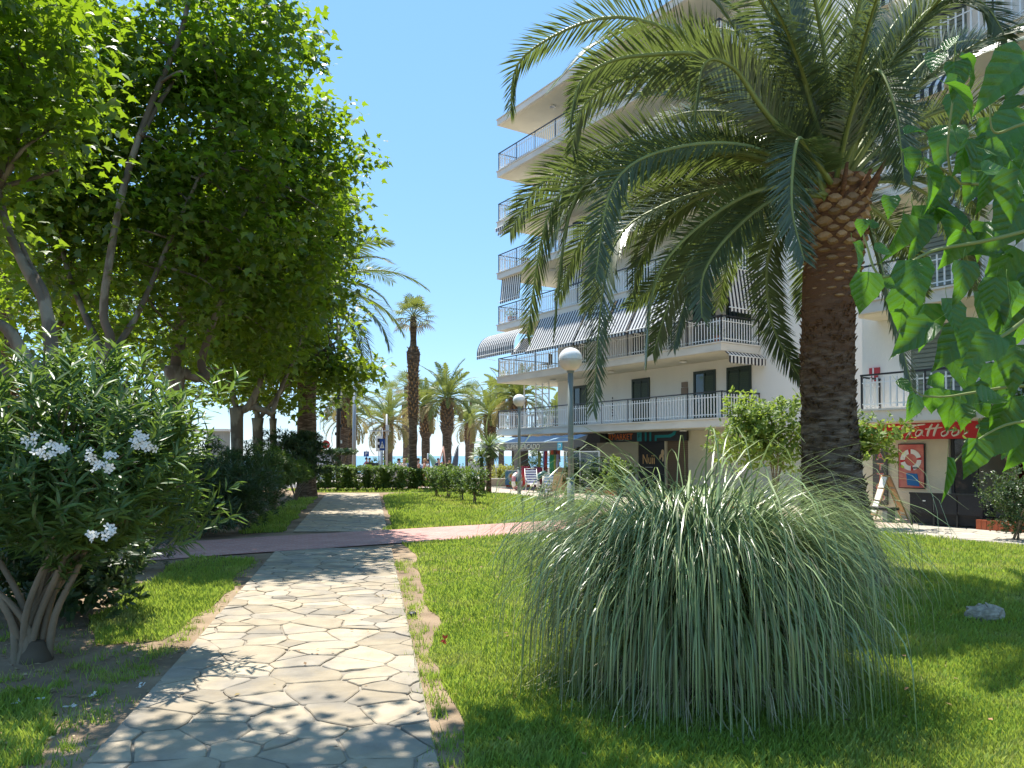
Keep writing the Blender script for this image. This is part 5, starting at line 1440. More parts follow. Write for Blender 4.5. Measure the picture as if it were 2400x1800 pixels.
for k, z in enumerate(zw):
    p0, p1, q = SW - .45, SW - 14, OF + 1.35
    mb = MB(); mb.prism([(p1, OF + .001), (p0, OF + .001), (p0, q - .5), (p0 - .3, q), (p1, q)], z - ST, z - .05)
    b_ = mb.build('balcony', M_conc, wing)
    MB().prism([(p1, OF + .003), (p0 + .04, OF + .003), (p0 + .04, q - .5), (p0 - .29, q + .045), (p1, q + .045)], z - .048, z).build('coping', MATS['coping'], b_)
    MB().prism([(p1, OF + .01), (p0 - .12, OF + .01), (p0 - .12, q - .55), (p0 - .36, q - .15), (p1, q - .15)], z - ST - .012, z - ST - .001).build('underside', M_soff, b_)
    railing(b_, [(p0 - .06, OF + .02), (p0 - .06, q - .52), (p0 - .33, q - .07), (p1, q - .07)], z, k == 0, sp=.17, hgt=.88)
    for a, w_ in ((SW - 1.4, 1.5), (SW - 4.2, 1.6), (SW - 7.0, 1.5)):
        d = MB().box((a - w_ / 2, OF + .01, z + 1.08), (w_, .06, 2.14)).build('shutter_window', mk('grey_shutter', (.16, .19, .16), .6, .3), wing)
        ss = MB()
        for i in range(18): ss.box((a - w_ / 2, OF + .05, z + .12 + i * .115), (w_ - .1, .03, .085))
        ss.build('louvre_panel', mk('grey_shutter_slat', (.20, .23, .19), .6, .3), d)
def wing_awning(s0, s1, z0, drop, out):
    mb = MB(); o0 = OF + 1.4
    mb.quad((s0, o0, z0), (s1, o0, z0), (s1, o0 + out, z0 - drop), (s0, o0 + out, z0 - drop))
    mb.quad((s0, o0 + out + .002, z0 - drop), (s1, o0 + out + .002, z0 - drop), (s1, o0 + out + .002, z0 - drop - .18), (s0, o0 + out + .002, z0 - drop - .18))
    mb.build('awning', M_navy, wing)
wing_awning(SW - .9, SW - 3.6, zw[4] - ST, 1.1, .9)
wing_awning(SW - 1.2, SW - 3.4, zw[3] - ST, .8, .7)
wing_awning(SW - 3.2, SW - 6.2, zw[2] - ST, .9, .8)
MB().box((SW - .35, OF + .03, zw[0] + .95), (.04, .05, .5)).build('downpipe', M_whitep, wing)
for z, c, w_ in ((1.12, (.45, .05, .06), .30), (.92, (.5, .08, .08), .18)):
    MB().box((SW - .38, OF + .03, zw[0] + z), (w_, .03, .17)).build('notice_plate', mk('red_plate', (.42, .05, .06), .5), wing)
# ================================================================ shops, signs and furniture
FR = ANG + math.pi            # things whose front (-y) looks out of the facade, x towards the camera end
M_black = mk('sign_black', (.022, .022, .022), .4, .4)
M_orange = mk('orange_letter', (.80, .22, .05), .5, .3)
M_teal = mk('teal_paint', (.01, .25, .29), .5, .3)
M_letw = mk('white_letter', (.80, .79, .74), .5, .3)
M_red = mk('red_paint', (.52, .012, .022), .4, .5)
M_gpole = mk('grey_green_pole', (.20, .235, .225), .5, .4, var=.08)
M_alu = mk('pale_metal', (.55, .56, .56), .4, .5, metal=.3)
M_steel = mk('grey_steel', (.30, .32, .33), .4, .5, metal=.4)

# shop fascia sign
sL, sR = s_at(1418, OW + .08), s_at(1612, OW + .08)
zc = at(1500, 1023, F((sL + sR) / 2, OW + .08).y).z
W = sL - sR
sg = thing('shop_sign', F((sL + sR) / 2, OW + .09, zc), FR, 'black fascia sign reading RMARKET in orange with teal bars', 'sign')
MB().box((0, 0, 0), (W, .10, .46)).build('sign_board', M_black, sg)
text('lettering', 'RMARKET', .40, M_orange, sg, (-W / 2 + .22 * W, -.055, -.005), stretch=.97)
mb = MB(); tx = -W / 2 + .46 * W
mb.box((tx, -.056, 0), (.30, .012, .43)); mb.build('teal_square', mk('teal_dim', (.03, .32, .36), .5), sg)
lp = MB(); lp.tube([(tx - .07, -.066, -.08), (tx - .07, -.066, .12), (tx + .05, -.066, .12), (tx + .05, -.066, .0), (tx - .05, -.066, .0)], .012, 5); lp.build('emblem', M_black, sg)
for dx in (.42, .72): MB().box((tx + dx, -.056, 0), (.11, .012, .44)).build('teal_bar', M_teal, sg)
mb = MB(); P = [(tx + 1.0, -.19), (tx + 1.0, .04)]
top = [(tx + 1.0, .04), (tx + 1.85, .04), (tx + 2.08, .10), (tx + 2.2, .22)]; bot = [(tx + 2.34, .22), (tx + 2.24, .03), (tx + 1.95, -.08), (tx + 1.12, -.08), (tx + 1.12, -.22), (tx + 1.0, -.22)]
poly = [(max(-W / 2, min(W / 2 - .02, x)), z) for x, z in top + bot]
n = len(poly); mb.add([(x, -.062, z) for x, z in poly] + [(x, -.05, z) for x, z in poly], [tuple(t) for t in tessellate_polygon([[Vector((x, z, 0)) for x, z in poly]])] + [(i, (i + 1) % n, n + (i + 1) % n, n + i) for i in range(n)])
mb.build('teal_swoosh', M_teal, sg)
# projecting box sign with a T
so = s_at(1381, OW + .3)
bxs = thing('box_sign', F(so, OW + .28, zc - .01), FR, 'dark grey projecting box sign with a pale letter T', 'sign')
MB().box((.1, 0, 0), (1.9, .42, .48)).build('sign_box', mk('sign_grey', (.085, .085, .09), .5), bxs)
text('lettering', 'T', .36, mk('cream_letter', (.72, .66, .42), .5), bxs, (-.48, -.22, 0))
dd = MB()
for i in range(4): dd.box((-.66, -.216, -.14 + i * .09), (.03, .012, .03))
dd.build('dots', M_letw, bxs)
# poster in the doorway
sp0, sp1 = s_at(1496, OW), s_at(1558, OW); W = sp0 - sp1
po = thing('ice_cream_poster', F((sp0 + sp1) / 2, OW - .06, 1.35), FR, 'black poster with pale Nuii lettering in the shop doorway', 'poster')
MB().box((0, 0, 0), (W, .05, 2.2)).build('poster_board', M_black, po)
text('lettering', 'Nuïi', .62, mk('cream_orange', (.80, .50, .22), .5), po, (-.12 * W, -.03, .12), stretch=.78)
text('small_lettering', 'ice cream adventure', .06, M_letw, po, (-.1 * W, -.03, -.22))
pl = MB()
for i in range(9):
    a = R(-30 + 25 * i); pl.ball((.36 * W + .10 * math.cos(a), -.028, .12 + .13 * math.sin(a) + .06), .055, 8, squash=(1, .15, 1.5))
pl.ball((.40 * W, -.03, .42), .11, 10, squash=(.9, .12, 1.5)); pl.build('flower_print', mk('cream_print', (.75, .55, .32), .5), po)

# supermarket awning with lettering
sA, sB = 15.3, s_at(1330, 1.2)
maw = thing('market_awning', F((sA + sB) / 2, 0, 0), FR, 'pale blue market awning with a grey valance reading SUPERMERCADO', 'awning')
W = sA - sB
M_bluec = mk('blue_canvas', (.34, .50, .68), .7, .2, var=.12, vscale=2, transl=(.5, .65, .8), tw=.3)
M_greyv = mk('grey_valance', (.27, .26, .25), .8, .2, transl=(.35, .33, .3), tw=.2)
zt = 2.62
n = 26; V = []
for i in range(n + 1):
    x = -W / 2 + W * i / n
    for (y, z) in ((-.02, zt), (-.55, zt - .16), (-1.0, zt - .30), (-1.12, zt - .36)): V.append((x, y, z + .02 * math.sin(i * 1.9) * (1 if y > -.9 else 0)))
MB().add(V, [(i * 4 + j, i * 4 + j + 1, (i + 1) * 4 + j + 1, (i + 1) * 4 + j) for i in range(n) for j in range(3)], 0, True).build('canopy', M_bluec, maw)
V = []
for i in range(n + 1):
    x = -W / 2 + W * i / n
    V += [(x, -1.125, zt - .36), (x, -1.14, zt - .74 + .03 * math.sin(i * .9))]
MB().add(V, [(2 * i, 2 * i + 1, 2 * i + 3, 2 * i + 2) for i in range(n)]).build('valance', M_greyv, maw)
MB().quad((W / 2, -.02, zt), (W / 2, -1.12, zt - .36), (W / 2, -1.13, zt - .74), (W / 2, -.3, zt - .5)).build('end_flap', M_greyv, maw)
MB().box((0, -1.128, zt - .335), (W, .03, .05)).build('front_bar', M_letw, maw)
text('lettering', 'SUPERMERCADO', .36, mk('valance_letter', (.78, .75, .62), .6), maw, (W * .015, -1.16, zt - .55), shear=.18, stretch=1.05)
MB().box((W / 2 - .62, -1.158, zt - .55), (.36, .012, .34)).build('blue_square', mk('sky_blue', (.10, .52, .72), .5), maw)
em = MB(); em.tube([(W / 2 - .68, -1.17, zt - .64), (W / 2 - .68, -1.17, zt - .46), (W / 2 - .56, -1.17, zt - .46), (W / 2 - .56, -1.17, zt - .57), (W / 2 - .68, -1.17, zt - .57)], .012, 5); em.build('emblem', M_letw, maw)

# tattoo shop signs
c0 = F(SW - .25, OF + .06, 0)
Wt = 6.6
ts = thing('tattoo_fascia', F(SW - .15 - Wt / 2, OF + .16, 2.28), FR, 'long red fascia sign with white brush lettering Tattoo', 'sign')
MB().box((0, 0, 0), (Wt, .12, .42)).build('sign_board', M_red, ts)
MB().box((0, -.002, .225), (Wt + .02, .14, .03)).build('sign_rim', M_black, ts)
def brush(pts, r0, parent, z=-.07):
    p = smooth_path([(x, z, y) for x, y in pts], 5)
    k = len(p); MB().tube(p, [r0 * (.45 + .9 * math.sin(math.pi * min(.98, .12 + .8 * i / k))) for i in range(k)], 6, flat=.3).build('brush_stroke', M_letw, parent)
ox = -Wt / 2 + 1.28
for st in ([(-.20, .06), (-.12, .14), (.10, .145), (.42, .17)], [(.14, .145), (.06, .02), (-.03, -.12), (-.08, -.16)],
           [(.36, .01), (.24, .03), (.17, -.06), (.2, -.13), (.29, -.09), (.36, .01), (.34, -.10), (.40, -.13)],
           [(.60, .17), (.52, .02), (.47, -.14)], [(.76, .17), (.68, .02), (.63, -.14)], [(.42, .05), (.58, .06), (.85, .08)],
           [(.92, .0), (.82, -.06), (.85, -.14), (.96, -.10), (.99, -.01), (.92, .0)], [(1.18, .01), (1.08, -.06), (1.11, -.14), (1.22, -.10), (1.25, -.01), (1.18, .01)]):
    brush([(x + ox, y) for x, y in st], .026, ts)
for st in ([(-1.05, .05), (-.9, .1), (-.95, -.08), (-1.05, -.1)], [(-.75, .0), (-.7, -.1), (-.62, .0)], [(-.5, .02), (-.42, -.09), (-.32, .03)]): brush([(x - 1.95, y) for x, y in st], .018, ts)
vb = thing('tattoo_board', F(SW - .52, OF + .05, 1.20), FR, 'tall grey board reading TATTOO downwards beside the shop door', 'sign')
MB().box((0, 0, 0), (.40, .06, 1.75)).build('sign_board', mk('board_grey', (.10, .095, .09), .5, var=.2), vb)
for i, ch in enumerate('TATTOO'): text('letter', ch, .27, mk('pink_letter', (.62, .16, .14), .5), vb, (.02, -.04, .70 - i * .275), stretch=1.2); 
for i, ch in enumerate('TATTOO'): text('letter', ch, .27, mk('letter_edge', (.75, .66, .6), .5), vb, (.035, -.034, .69 - i * .275), stretch=1.24)
pw, ph = .66, 1.12
tp = thing('lifebuoy_poster', F(SW - 1.38, OF + .05, 1.38), FR, 'pink poster showing a white and red lifebuoy above a blue shape', 'poster')
MB().box((0, 0, 0), (pw, .05, ph)).build('poster_board', mk('poster_pink', (.55, .13, .11), .5, col2=(.62, .22, .17), c2scale=3), tp)
MB().box((0, .01, 0), (pw + .05, .03, ph + .05)).build('poster_frame', M_black, tp)
lb = MB()
for i in range(24):
    a0, a1 = 2 * math.pi * i / 24, 2 * math.pi * (i + 1) / 24; m = 1 if i % 6 in (0,) else 0
    lb.add([(rr_ * math.cos(a) * 1.0, -.036, .16 + rr_ * math.sin(a)) for a in (a0, a1) for rr_ in (.16, .28)], [(0, 1, 3, 2)], m)
lb.build('lifebuoy_print', [M_letw, M_red], tp)
text('lettering', 'USUAL', .055, M_black, tp, (.12, -.04, -.05))
bk = MB(); bk.add([(-.13, -.034, -.18), (.17, -.034, -.2), (.22, -.034, -.52), (-.10, -.034, -.50)], [(0, 1, 2, 3)]); bk.build('blue_print', mk('poster_blue', (.02, .17, .42), .5), tp)

# folding A-frame stand with white price panels
p = G(2082, 1215); 
af = thing('menu_stand', F(SW - 1.15, OF + .75, .02), FR + .25, 'open wooden A-frame stand with three white panels', 'stand')
M_wood = mk('pale_wood', (.45, .27, .12), .6, .3, var=.15)
def leg_frame(nm, sgn, mat_, panel):
    fr = MB(); top = (-.05, 0, 1.12)
    for y in (-.17, .17): fr.tube([(-.05 + .02 * sgn, y, 1.12), (sgn * .42, y, 0)], .018, 5)
    for t in (.0, .3, .6, .9): fr.tube([(-.05 + (sgn * .42 + .05) * t, -.17, 1.12 * (1 - t)), (-.05 + (sgn * .42 + .05) * t, .17, 1.12 * (1 - t))], .014, 5)
    return fr.build(nm, mat_, af)
f1 = leg_frame('frame', -1, M_wood, 1); f2 = leg_frame('frame', 1, M_wood, 0)
for i in range(3):
    t0, t1 = .03 + .28 * i, .28 + .28 * i
    a = [(-.065 + (-.42 + .05) * t - .02, y, 1.12 * (1 - t)) for t in (t0, t1) for y in (-.15, .15)]
    MB().add(a + [(x + .012, y, z) for x, y, z in a], [(0, 1, 3, 2), (4, 6, 7, 5), (0, 2, 6, 4), (1, 5, 7, 3)]).build('price_panel', M_letw, f1)
    a = [(-.035 + (.42 + .05) * t + .012, y, 1.12 * (1 - t)) for t in (t0, t1) for y in (-.15, .15)]
    MB().add(a + [(x + .012, y, z) for x, y, z in a], [(0, 1, 3, 2), (4, 6, 7, 5), (0, 2, 6, 4), (1, 5, 7, 3)]).build('backing_panel', M_wood, f2)
af.rotation_euler = (0, 0, 0.0)
# black rattan corner sofa, seen from behind
sp_, sq_ = G(2138, 1232), G(2300, 1243)
dv = sq_ - sp_
sofa = thing('rattan_sofa', (sp_ + sq_) / 2, math.atan2(dv.y, dv.x), 'long black rattan sofa standing with its back to the lawn', 'sofa')
M_rat = mk('black_rattan', (.022, .022, .024), .55, .4, bump=.9, bscale=120)
L = dv.length + .1
for i in range(3):
    MB().box((-L / 2 + L * (i + .5) / 3, 0, .53), (L / 3 - .03, .05, .44)).build('back_panel', M_rat, sofa)
MB().box((0, .40, .30), (L - .04, .74, .09)).build('seat', M_rat, sofa)
MB().box((-L / 2 + .03, .38, .42), (.06, .7, .28)).build('armrest', M_rat, sofa)
MB().box((L / 2 - .03, .38, .42), (.06, .7, .28)).build('armrest', M_rat, sofa)
for i in range(4):
    for y in (0, .72): MB().box((-L / 2 + .04 + (L - .08) * i / 3, y, .15), (.04, .04, .30)).build('leg', M_black, sofa)
MB().box((0, -.005, .77), (L, .06, .04)).build('top_rail', M_black, sofa)
MB().box((0, .06, .20), (L - .12, .03, .26)).build('lower_panel', M_rat, sofa)
MB().box((-.45, -.03, .6), (.06, .01, .025)).build('maker_plate', M_letw, sofa)
# counter and back shelf inside the shop
ct = thing('shop_counter', F(g1 + .9, OF - .9, 0), FR, 'stone-faced counter inside the dark shop opening', 'counter')
MB().box((0, 0, .45), (1.6, .5, .9)).build('counter_body', mk('counter_stone', (.20, .13, .10), .8, var=.4, vscale=5), ct)
MB().box((0, 0, .93), (1.7, .6, .05)).build('counter_top', mk('counter_top', (.45, .36, .25), .5), ct)
# low bench beside the palm
bp = G(2047, 1222); be = thing('stone_bench', bp, FR, 'grey stone bench showing just right of the palm trunk', 'bench')
MB().box((0, .1, .33), (1.0, .42, .07)).build('seat', M_blackp, be)
for x in (-.35, .35): MB().box((x, .1, .15), (.12, .36, .30)).build('leg', M_steel, be)

# brick planters: soldier course of separate bricks
M_brick = mk('red_brick', (.42, .115, .055), .8, .2, var=.15, vscale=9, island=.15, bump=.4)
def planter(p0, p1, back, label, h=.2, bw=.115):
    d = (p1 - p0); L = d.length; t = thing('brick_planter', p0, math.atan2(d.y, d.x), label, 'planter', 'brick planters')
    n = int(L / bw); proto = None
    for i in range(n):
        if proto is None: proto = MB().box((0, 0, 0), (bw - .012, .11, h)).build('brick', M_brick, t); o = proto
        else: o = proto.copy(); COL.objects.link(o)
        o.location = ((i + .5) * bw, rnd.uniform(-.004, .004), h / 2 + rnd.uniform(-.003, .004))
    MB().box((L / 2, .004, h / 2 - .012), (L, .085, h - .03)).build('mortar', M_mortar, t)
    MB().box((L / 2, back / 2 + .06, h / 2 - .03), (L, back, h - .04)).build('soil', M_soil, t)
planter(F(8.7, .7), F(3.9, 1.2), 1.1, 'brick planter with dark shrubs before the shop')
planter(F(.6, 2.4), F(-3.6, 3.2), 1.2, 'brick planter along the blank cream wall')
a, b = G(2290, 1243), G(2470, 1257); planter(a, b, 1.0, 'brick planter at the right edge beside the sofa', h=.24)

# glass wind screen with white frame
s0_, s1_ = 8.35, 5.9
ws = thing('wind_screen', F((s0_ + s1_) / 2, .95, 0), FR, 'glazed wind screen in a white frame in front of the market', 'screen')
W = s0_ - s1_
for x in (-W / 2, -W / 2 + W * .47, W / 2): MB().box((x, 0, .93), (.05, .05, 1.86)).build('frame_post', M_whitep, ws)
MB().box((0, 0, 1.83), (W - .06, .045, .05)).build('frame_rail', M_whitep, ws)
for a, b in ((-W / 2 + .03, -W / 2 + W * .47 - .03), (-W / 2 + W * .47 + .03, W / 2 - .03)): MB().box(((a + b) / 2, 0, .92), (b - a, .012, 1.76)).build('pane', glass('grey_glass', (.25, .30, .30), .45), ws)

# ---------------------------------------------------------------- goods before the market
def upright(px, py): return G(px, py)
fz = G(1199, 1143); fzr = thing('ice_cream_freezer', fz, -.25, 'ice-cream chest freezer with a blue, orange and yellow print', 'freezer')
MB().box((0, .3, .50), (.68, .6, .72)).build('chest', mk('freezer_blue', (.10, .24, .36), .4, .4), fzr)
MB().box((0, .3, .07), (.6, .5, .14)).build('base', M_red, fzr)
MB().box((0, .3, .88), (.70, .62, .05)).build('lid', M_letw, fzr)
pr = MB(); pr.ball((0, -.002, .55), .20, 12, 0, (1, .03, 1.2)); pr.ball((.02, -.01, .60), .13, 12, 1, (1, .03, .9)); pr.ball((.1, -.006, .24), .24, 12, 2, (1, .03, .5)); pr.build('front_print', [mk('print_grey', (.5, .5, .46), .5), M_orange, mk('print_lime', (.55, .55, .05), .5)], fzr)
# striped beach chair, standing open
M_navys = stripes('navy_stripe', [(.07, .06, .22), (.78, .78, .8)], .11, 'Z', transl=False)
bc = G(1246, 1154); ch = thing('beach_chair', bc, .12, 'folding beach chair with navy and white stripes, facing the lawn', 'beach chair', 'beach chairs')
mb = MB(); mb.add([(-.24, .02, .42), (.24, .02, .42), (.24, .30, 1.02), (-.24, .30, 1.02), (-.24, .035, .41), (.24, .035, .41), (.24, .315, 1.01), (-.24, .315, 1.01)], [(0, 1, 2, 3), (7, 6, 5, 4)]); mb.build('backrest', M_navys, ch)
MB().box((0, -.16, .38), (.48, .40, .02)).build('seat', M_navys, ch)
fr = MB()
for x in (-.27, .27):
    fr.tube([(x, .33, 1.06), (x, .0, .38), (x, -.36, .0)], .013, 6); fr.tube([(x, -.36, .38), (x, .30, .0)], .013, 6); fr.tube([(x, -.36, .58), (x, .12, .60)], .02, 6)
fr.tube([(-.27, .33, 1.06), (.27, .33, 1.06)], .013, 6); fr.tube([(-.27, -.36, .38), (.27, -.36, .38)], .013, 6); fr.build('frame', M_alu, ch)
M_bst = stripes('blue_stripe', [(.80, .82, .84), (.80, .82, .84), (.10, .30, .55)], .13, 'Z', transl=False)
lc = G(1280, 1156); l2 = thing('beach_chair', lc, -.1, 'pale blue-striped beach chair folded and leaning on the cardboard boxes', 'beach chair', 'beach chairs')
mb = MB(); mb.add([(-.26, -.12, .02), (.14, -.12, .02), (.34, .16, .78), (-.04, .16, .82), (-.26, -.09, .02), (.14, -.09, .02), (.34, .19, .78), (-.04, .19, .82)], [(0, 1, 2, 3), (7, 6, 5, 4), (0, 4, 5, 1), (1, 5, 6, 2), (2, 6, 7, 3)]); mb.build('fabric', M_bst, l2)
MB().tube([(-.28, -.11, 0), (-.06, .17, .85), (.36, .17, .81), (.16, -.11, 0)], .014, 6).build('frame', M_alu, l2)
M_card = mk('cardboard', (.40, .27, .14), .85, .1, var=.1)
b1 = G(1303, 1158); o = thing('cardboard_box', b1, -.2, 'front cardboard box leaning, pale new side to the lawn', 'box', 'cardboard boxes')
q = MB().box((0, 0, .44), (.38, .2, .88)).build('carton', mk('cardboard_pale', (.52, .38, .20), .85, .1, var=.1), o); MB().box((0, -.102, .44), (.06, .004, .86)).build('tape', mk('tape', (.45, .30, .13), .3), o); o.rotation_euler = (R(-10), R(6), -.2)
b2 = G(1315, 1155); o = thing('cardboard_box', b2 + Vector((0, .22, 0)), -.1, 'taller brown cardboard box standing behind the pale one', 'box', 'cardboard boxes')
MB().box((0, 0, .56), (.5, .24, 1.12)).build('carton', M_card, o); MB().box((0, -.122, .56), (.06, .004, 1.1)).build('tape', mk('tape', (.45, .30, .13), .3), o); o.rotation_euler = (R(-5), R(7), -.1)
def ring(px, py, Y, r0, r1, cols, label, tilt):
    c = at(px, py, Y); o = thing('swim_ring', (c.x, Y, r0 + r1), tilt, label, 'swim ring', 'swim rings'); 
    n, k = 20, 8; m = MB(); V = []
    for i in range(n):
        a = 2 * math.pi * i / n
        for j in range(k):
            b = 2 * math.pi * j / k; q = r0 + r1 * math.cos(b); V.append((q * math.cos(a), r1 * math.sin(b), q * math.sin(a)))
    m.v = V
    for i in range(n):
        for j in range(k): m.f.append([i * k + j, i * k + (j + 1) % k, ((i + 1) % n) * k + (j + 1) % k, ((i + 1) % n) * k + j]); m.m.append((i // 2) % len(cols)); m.sm.append(True)
    m.build('inflatable', cols, o)
M_pinkf = mk('pink_vinyl', (.62, .25, .28), .3, .5); M_redf = mk('red_vinyl', (.55, .03, .025), .3, .5); M_grnf = mk('green_vinyl', (.04, .32, .13), .3, .5); M_tealf = mk('teal_vinyl', (.03, .12, .13), .3, .5); M_bluf = mk('blue_vinyl', (.09, .13, .45), .3, .5); M_orf = mk('orange_vinyl', (.72, .14, .04), .3, .5); M_yelf = mk('yellow_green_vinyl', (.32, .36, .05), .3, .5)
ring(1212, 1126, 36.6, .34, .10, [M_pinkf, M_letw], 'pink and white swim ring beside the freezer', 1.0)
ring(1275, 1122, 35.6, .36, .11, [M_tealf, M_letw, M_tealf, M_tealf], 'dark teal swim ring behind the striped beach chair', .5)
def lilo(s_, o_, z0, w_, h_, mat_, label, name='air_mattress', tilt=0.0, group='air mattresses'):
    t = thing(name, F(s_, o_, z0), FR + tilt, label, 'air mattress', group)
    m = MB(); k = 4
    for i in range(k): m.tube([(-w_ / 2 + w_ * (i + .5) / k, 0, .0), (-w_ / 2 + w_ * (i + .5) / k, -.02, h_ * .5), (-w_ / 2 + w_ * (i + .5) / k, 0, h_)], [w_ / k * .5, w_ / k * .56, w_ / k * .5], 8, m=i % len(mat_))
    m.build('inflatable', mat_, t)
lilo(11.6, .9, .15, .75, 1.0, [M_redf], 'red air mattress standing behind the striped beach chair')
lilo(10.9, .6, .15, .6, .95, [mk('wine_vinyl', (.3, .03, .06), .3)], 'wine-red air mattress right of the red one')
lilo(9.9, .35, .75, .62, .95, [M_grnf, M_grnf, M_yelf, mk('lilac_vinyl', (.42, .36, .5), .3)], 'green inflatable board with lilac and olive bands by the wind screen', tilt=.1)
for i, (s_, c, z0, h_, lab) in enumerate(((11.55, M_yelf, .55, 1.25, 'olive green float hanging at the left of the market rack'), (11.25, M_bluf, .9, 1.15, 'blue float hanging in the market rack'), (11.0, M_redf, .55, 1.45, 'long red float hanging in the market rack'), (10.72, M_yelf, .9, 1.1, 'yellow-green float hanging between red and orange ones'), (10.5, M_orf, .95, 1.15, 'orange float hanging mid-rack under the awning'), (10.22, mk('dark_red_vinyl', (.35, .03, .05), .3), .6, 1.3, 'dark red float hanging behind the green board'), (9.95, M_orf, 1.35, .7, 'short orange float hanging at the right end of the rack'))):
    lilo(s_, .05 - .1 * (i % 2), z0, .20, h_, [c], lab, 'swim_float', group='floats hanging under the awning')
rk = thing('display_rack', F(10.75, .02, 0), FR, 'dark rack that carries the hanging floats under the awning', 'rack')
m = MB(); m.box((0, .1, 2.2), (2.2, .04, .04)); m.box((-1.1, .1, 1.1), (.04, .04, 2.2)); m.box((1.1, .1, 1.1), (.04, .04, 2.2)); m.build('frame', M_blackp, rk)
sgn = thing('shop_board', F(9.25, -.2, 1.95), FR, 'black shop board with faint lettering at the market corner', 'sign')
MB().box((0, 0, 0), (.75, .05, .75)).build('board', M_black, sgn); text('lettering', 'SÚPER\nMERCADO', .14, mk('grey_letter', (.30, .26, .25), .5), sgn, (0, -.03, .05))
# flower bed, low wall and parasol base seen past the corner
c = at(1166, 1132, 41)
lw_ = thing('garden_wall', (c.x - .2, 41, 0), 0, 'low beige garden wall left of the freezer', 'wall'); MB().box((0, 0, .15), (2.6, .25, .5)).build('wall_body', mk('beige_wall', (.45, .36, .26), .9, var=.15), lw_); MB().box((0, 0, .42), (2.7, .32, .05)).build('coping', M_conc, lw_)
shrub('flower_bush', (c.x + .3, 42.2, .55), (.9, .6, .5), 260, 7, .12, OVAL, mk('yellow_green_leaf', (.20, .22, .04), .5, .4, island=.4, transl=(.5, .5, .05), tw=.4), 'yellow-green bush above the low beige wall', 131, stems=3)
c = at(1180, 1095, 46); shrub('flower_bush', (c.x, 46, .7), (1.4, .6, .45), 280, 7, .14, OVAL, mk('pale_yellow_leaf', (.30, .30, .10), .5, .4, island=.4, transl=(.5, .5, .1), tw=.4), 'pale yellow bush on the farther terrace bed', 132, stems=3)
c = at(1255, 1090, 47); shrub('oleander_shrub', (c.x, 47, 1.6), (.9, .8, 1.3), 260, 8, .2, LANCE, M_mid, 'airy shrub seen between the columns under the balcony', 133, stems=5)
tb = G(1163, 1139); pb = thing('parasol_base', tb, 0, 'bare white parasol pole in a dark foot on the pavement', 'parasol base'); MB().tube([(0, 0, .05), (0, 0, 1.35)], .022, 8).build('pole', M_whitep, pb); MB().lathe([(.36, 0), (.34, .06), (.06, .10), (.03, .2)], 16).build('foot', M_black, pb)

# ---------------------------------------------------------------- globe lamps
def globe_lamp(b, h, label):
    t = thing('street_lamp', b, 0, label, 'street lamp', 'globe street lamps')
    r = .265; zc = h - r
    MB().tube([(0, 0, 0), (0, 0, 1.12)], .082, 14).build('pole_base', M_gpole, t)
    MB().tube([(0, 0, 1.0), (0, 0, zc - r * .93)], .062, 14).build('pole', M_gpole, t)
    MB().lathe([(.083, 0), (.10, .01), (.10, .045), (.06, .06)], 14, (0, 0, 1.10)).build('collar', M_gpole, t)
    MB().box((0, 0, .015), (.32, .32, .03)).build('base_plate', M_conc, t)
    pr_ = [(max(1e-3, r * math.sin(math.pi * i / 22)), -r * math.cos(math.pi * i / 22)) for i in range(23)]
    MB().lathe(pr_[:12], 28, (0, 0, zc)).build('lower_globe', mk('opal_lower', (.78, .74, .67), .25, .5, transl=(.8, .75, .66), tw=.3), t)
    MB().lathe([(r * 1.012, -.004)] + [(a * 1.012, z * 1.012) for a, z in pr_[11:]], 28, (0, 0, zc)).build('upper_globe', mk('opal_upper', (.82, .82, .80), .2, .6), t)
    MB().lathe([(.06, 0), (.085, .03), (.085, .06), (.05, .08)], 14, (0, 0, zc - r * .98 - .05)).build('neck', M_gpole, t)
globe_lamp(G(1338, 1242), at(1338, 815, G(1338, 1242).y).z, 'nearer globe lamp on a grey-green pole behind the pampas grass')
globe_lamp(G(1217, 1160), at(1217, 924, G(1217, 1160).y).z, 'farther globe lamp by the market awning')

# ---------------------------------------------------------------- promenade furniture behind the hedge
Y0 = 44.0
def pole_thing(name, px, Y, ztop, r, mat_, label, cat, rz=0):
    c = at(px, 1068, Y); t = thing(name, (c.x, Y, ground_z(Y)), rz, label, cat)
    MB().tube([(0, 0, 0), (0, 0, ztop - ground_z(Y))], [r, r * .75], 10).build('pole', mat_, t); return t
zz = at(0, 870, 40).z
t = pole_thing('lamp_mast', 793, 40, zz + 2.5, .13, M_black, 'black lamp mast wrapped with string-light brackets, behind the topiary', 'lamp mast')
for i in range(14): MB().box((.13 * (1 if i % 2 else -1), 0, 1.2 + i * .42), (.10, .08, .16)).build('bracket', M_letw if i % 3 == 0 else M_black, t)
t = pole_thing('lamp_post', 830, 46, at(0, 905, 46).z, .13, M_steel, 'tall plain grey lamp post between the palms', 'lamp post')
MB().box((.3, 0, at(0, 905, 46).z + .45), (.7, .16, .07)).build('lamp_head', M_steel, t)
c = at(764, 1042, 42); t = pole_thing('no_entry_sign', 764, 42, c.z, .03, M_steel, 'red round no-entry sign beyond the dark palm', 'sign')
zz = c.z - ground_z(42); d = MB(); k = 20; d.tube([(0, -.05, zz), (0, -.03, zz)], .23, 20, sm=False); d.build('disc', M_red, t); MB().box((0, -.056, zz), (.32, .008, .07)).build('bar', M_letw, t)
c = at(859, 1064, 60); t = pole_thing('parking_sign', 859, 60, c.z + .3, .04, M_steel, 'small blue parking sign with a white P', 'sign')
